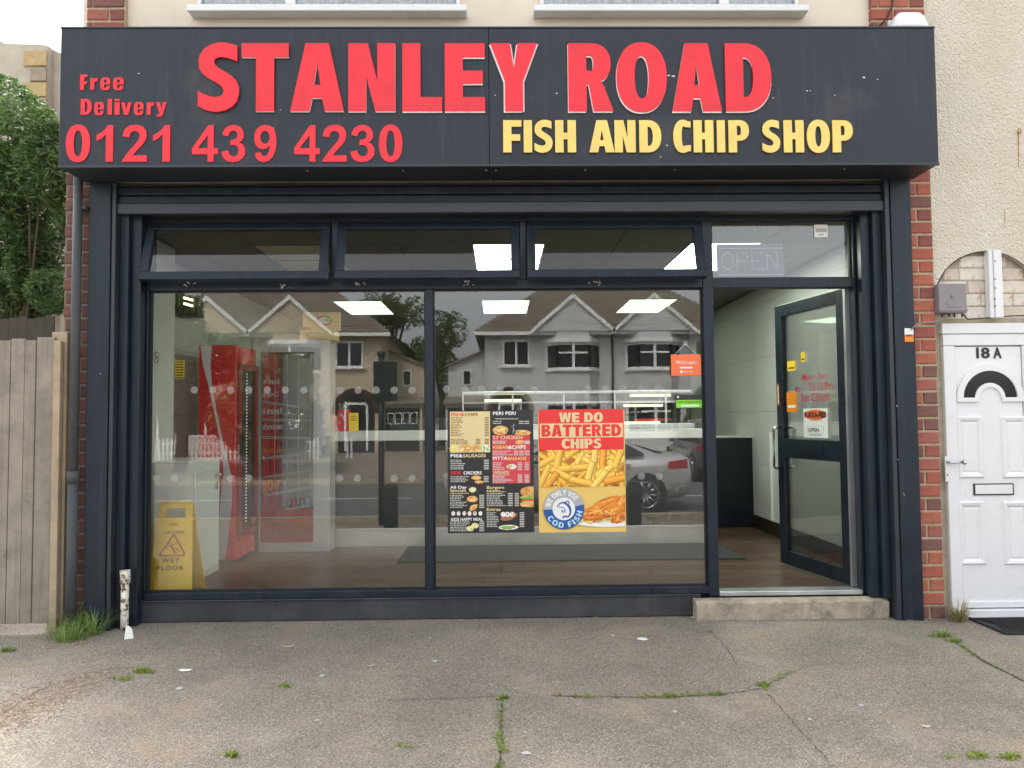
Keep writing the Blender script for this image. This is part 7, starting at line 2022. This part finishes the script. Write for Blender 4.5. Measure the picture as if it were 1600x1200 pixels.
moss_line([(865, 1088), (930, 1091), (1000, 1091), (1060, 1089), (1110, 1086), (1135, 1085)], 850, .009)
moss_line([(782, 1100), (784, 1130), (780, 1160), (785, 1175), (782, 1200)], 500, .010)
moss_line([(1195, 1080), (1215, 1062), (1240, 1050)], 120, .008)
moss_line([(1455, 978), (1475, 995), (1495, 1005), (1530, 1030), (1570, 1050)], 350, .010)
moss_line([(620, 1168), (630, 1165), (640, 1170)], 50, .010)
mo.build('moss', 'moss_leaf', kind='stuff')
# crumbled gravel strip at the left, grit along the plinth
gv = B(); rrv = random.Random(70)
def stone(b, x, y, s_):
    k = len(b.v); a = rrv.uniform(0, 6.28)
    pts = [(x + s_ * math.cos(a + i * 2.094) * rrv.uniform(.6, 1.2), y + s_ * math.sin(a + i * 2.094) * rrv.uniform(.6, 1.2), .003) for i in range(3)] + [(x, y, .003 + s_ * rrv.uniform(.4, .8))]
    b.v += pts
    for f in ((0, 1, 3), (1, 2, 3), (2, 0, 3)): b.face(tuple(k + i for i in f))
for i in range(2600):
    t = rrv.random(); px = 0 + 175 * t + rrv.gauss(0, 14); py = 1125 - 75 * t + rrv.gauss(0, 16 * (1.1 - .5 * t))
    x_, y_ = G(px - 8, py); stone(gv, x_, y_, rrv.uniform(.003, .009))
for i in range(300):
    px = rrv.uniform(60, 150); x_, y_ = G(px, 1012 - (px - 60) * .12 + rrv.gauss(0, 3)); stone(gv, x_, y_, rrv.uniform(.003, .008))
for i in range(900):
    px = rrv.uniform(205, 1085); x_, y_ = G(px, 967 + abs(rrv.gauss(0, 2.5))); stone(gv, x_, min(y_, .19), rrv.uniform(.002, .006))
for i in range(900):
    x_, y_ = G(rrv.uniform(0, 1600), rrv.uniform(975, 1200)); stone(gv, x_, y_, rrv.uniform(.002, .005))
for i in range(120):
    px = rrv.uniform(1400, 1500); x_, y_ = G(px, 975 + (px - 1430) * .35 + rrv.gauss(0, 4)); stone(gv, x_, min(y_, .0), rrv.uniform(.003, .008))
gv.build('gravel', 'debris', kind='stuff')
# trodden gum and bits of litter
rrl = random.Random(80)
def spot(px, py, s_, m, label, name, cat, k=.45):
    x_, y_ = G(px, py); n = 11; b = B()
    pts = [(x_ + s_ * rrl.uniform(.55, 1.2) * math.cos(6.283 * i / n), y_ + s_ * k * 2 * rrl.uniform(.5, 1.2) * math.sin(6.283 * i / n)) for i in range(n)]
    c0 = len(b.v); b.v += [(p[0], p[1], .0035) for p in pts] + [(x_ + (p[0] - x_) * .7, y_ + (p[1] - y_) * .7, .007 + rrl.uniform(-.001, .002)) for p in pts]
    for i in range(n): b.face((i, (i + 1) % n, n + (i + 1) % n, n + i))
    b.face(tuple(range(n, 2 * n)))
    return top(name, b, m, label, cat, group='trodden spots on the tarmac')
for px, py, s_, lb in ((290, 1048, .045, 'pale flattened litter scrap left of centre near the shop front'), (281, 1077, .025, 'pale flattened gum spot below the longer scrap on the left'), (680, 1034, .020, 'white splash of gum left of centre on the tarmac'),
                       (1005, 999, .038, 'white flattened scrap on the tarmac before the right window'), (958, 994, .018, 'small white scrap left of the larger one before the right window'), (1055, 1113, .018, 'white gum spot below the moss line'),
                       (1447, 1136, .020, 'bright white gum spot at the lower right'), (1345, 1103, .018, 'pale gum spot right of the middle'), (823, 1178, .024, 'pale gum spot near the bottom edge in the middle'), (1265, 1125, .015, 'faint gum spot in the lower right quarter'),
                       (503, 1057, .018, 'faint pale gum spot left of the leaf scraps'), (495, 1127, .012, 'small pale gum spot in the lower left middle'), (1375, 1115, .010, 'tiny gum spot right of the pale one'), (672, 998, .012, 'tiny white fleck near the middle of the plinth')):
    spot(px, py, s_, 'gum' if s_ < .03 else 'paper', lb, 'gum_spot' if s_ < .03 else 'litter_scrap', 'gum' if s_ < .03 else 'litter', .22 if px == 290 else .45)
mat('dead_leaf', (0.55, 0.42, 0.20), 0.8, var=0.2, vs=40)
for px, py, lb in ((450, 1012, 'dry yellow leaf lying left of centre on the tarmac'), (579, 1042, 'small dry yellow leaf right of the larger one'), (930, 966, 'dry brown leaf against the plinth')):
    x_, y_ = G(px, py); y_ = min(y_, .17); s_ = .04 if px == 450 else .025; b = B()
    ol = [(-1, 0), (-.6, .25), (-.4, .1), (-.1, .45), (.1, .15), (.5, .4), (.55, .1), (1, .1), (.6, -.15), (.3, -.4), (.1, -.15), (-.3, -.4), (-.5, -.12)]
    b.v = [(x_ + p[0] * s_, y_ + p[1] * s_, .006 + .010 * abs(p[0]) ** 2) for p in ol] + [(x_, y_, .005)]
    n = len(ol)
    for i in range(n): b.face((i, (i + 1) % n, n))
    top('fallen_leaf', b, 'dead_leaf', lb, 'leaf', group='leaves on the tarmac')
# curled scrap of paper by the pipe stub
x_, y_ = G(201, 1000); b = B(); n = 8
r1, r2 = [], []
for i in range(n + 1):
    t = i / n; a = -.3 + 1.5 * t
    r1.append((x_ - .028 + .055 * t, y_ + .005 + .012 * math.sin(a * 2), .004)); r2.append((x_ - .034 + .05 * t, y_ + .04 - .03 * t + .012 * math.sin(a * 2), .085 - .03 * t * t))
b.loft([r1, r2], closed=False, caps=False)
top('paper_scrap', b, 'paper', 'curled pale paper scrap standing by the pipe stub', 'litter')
spot(1083, 966, .012, 'paper', 'small white stone at the doorstep corner', 'pebble', 'stone')
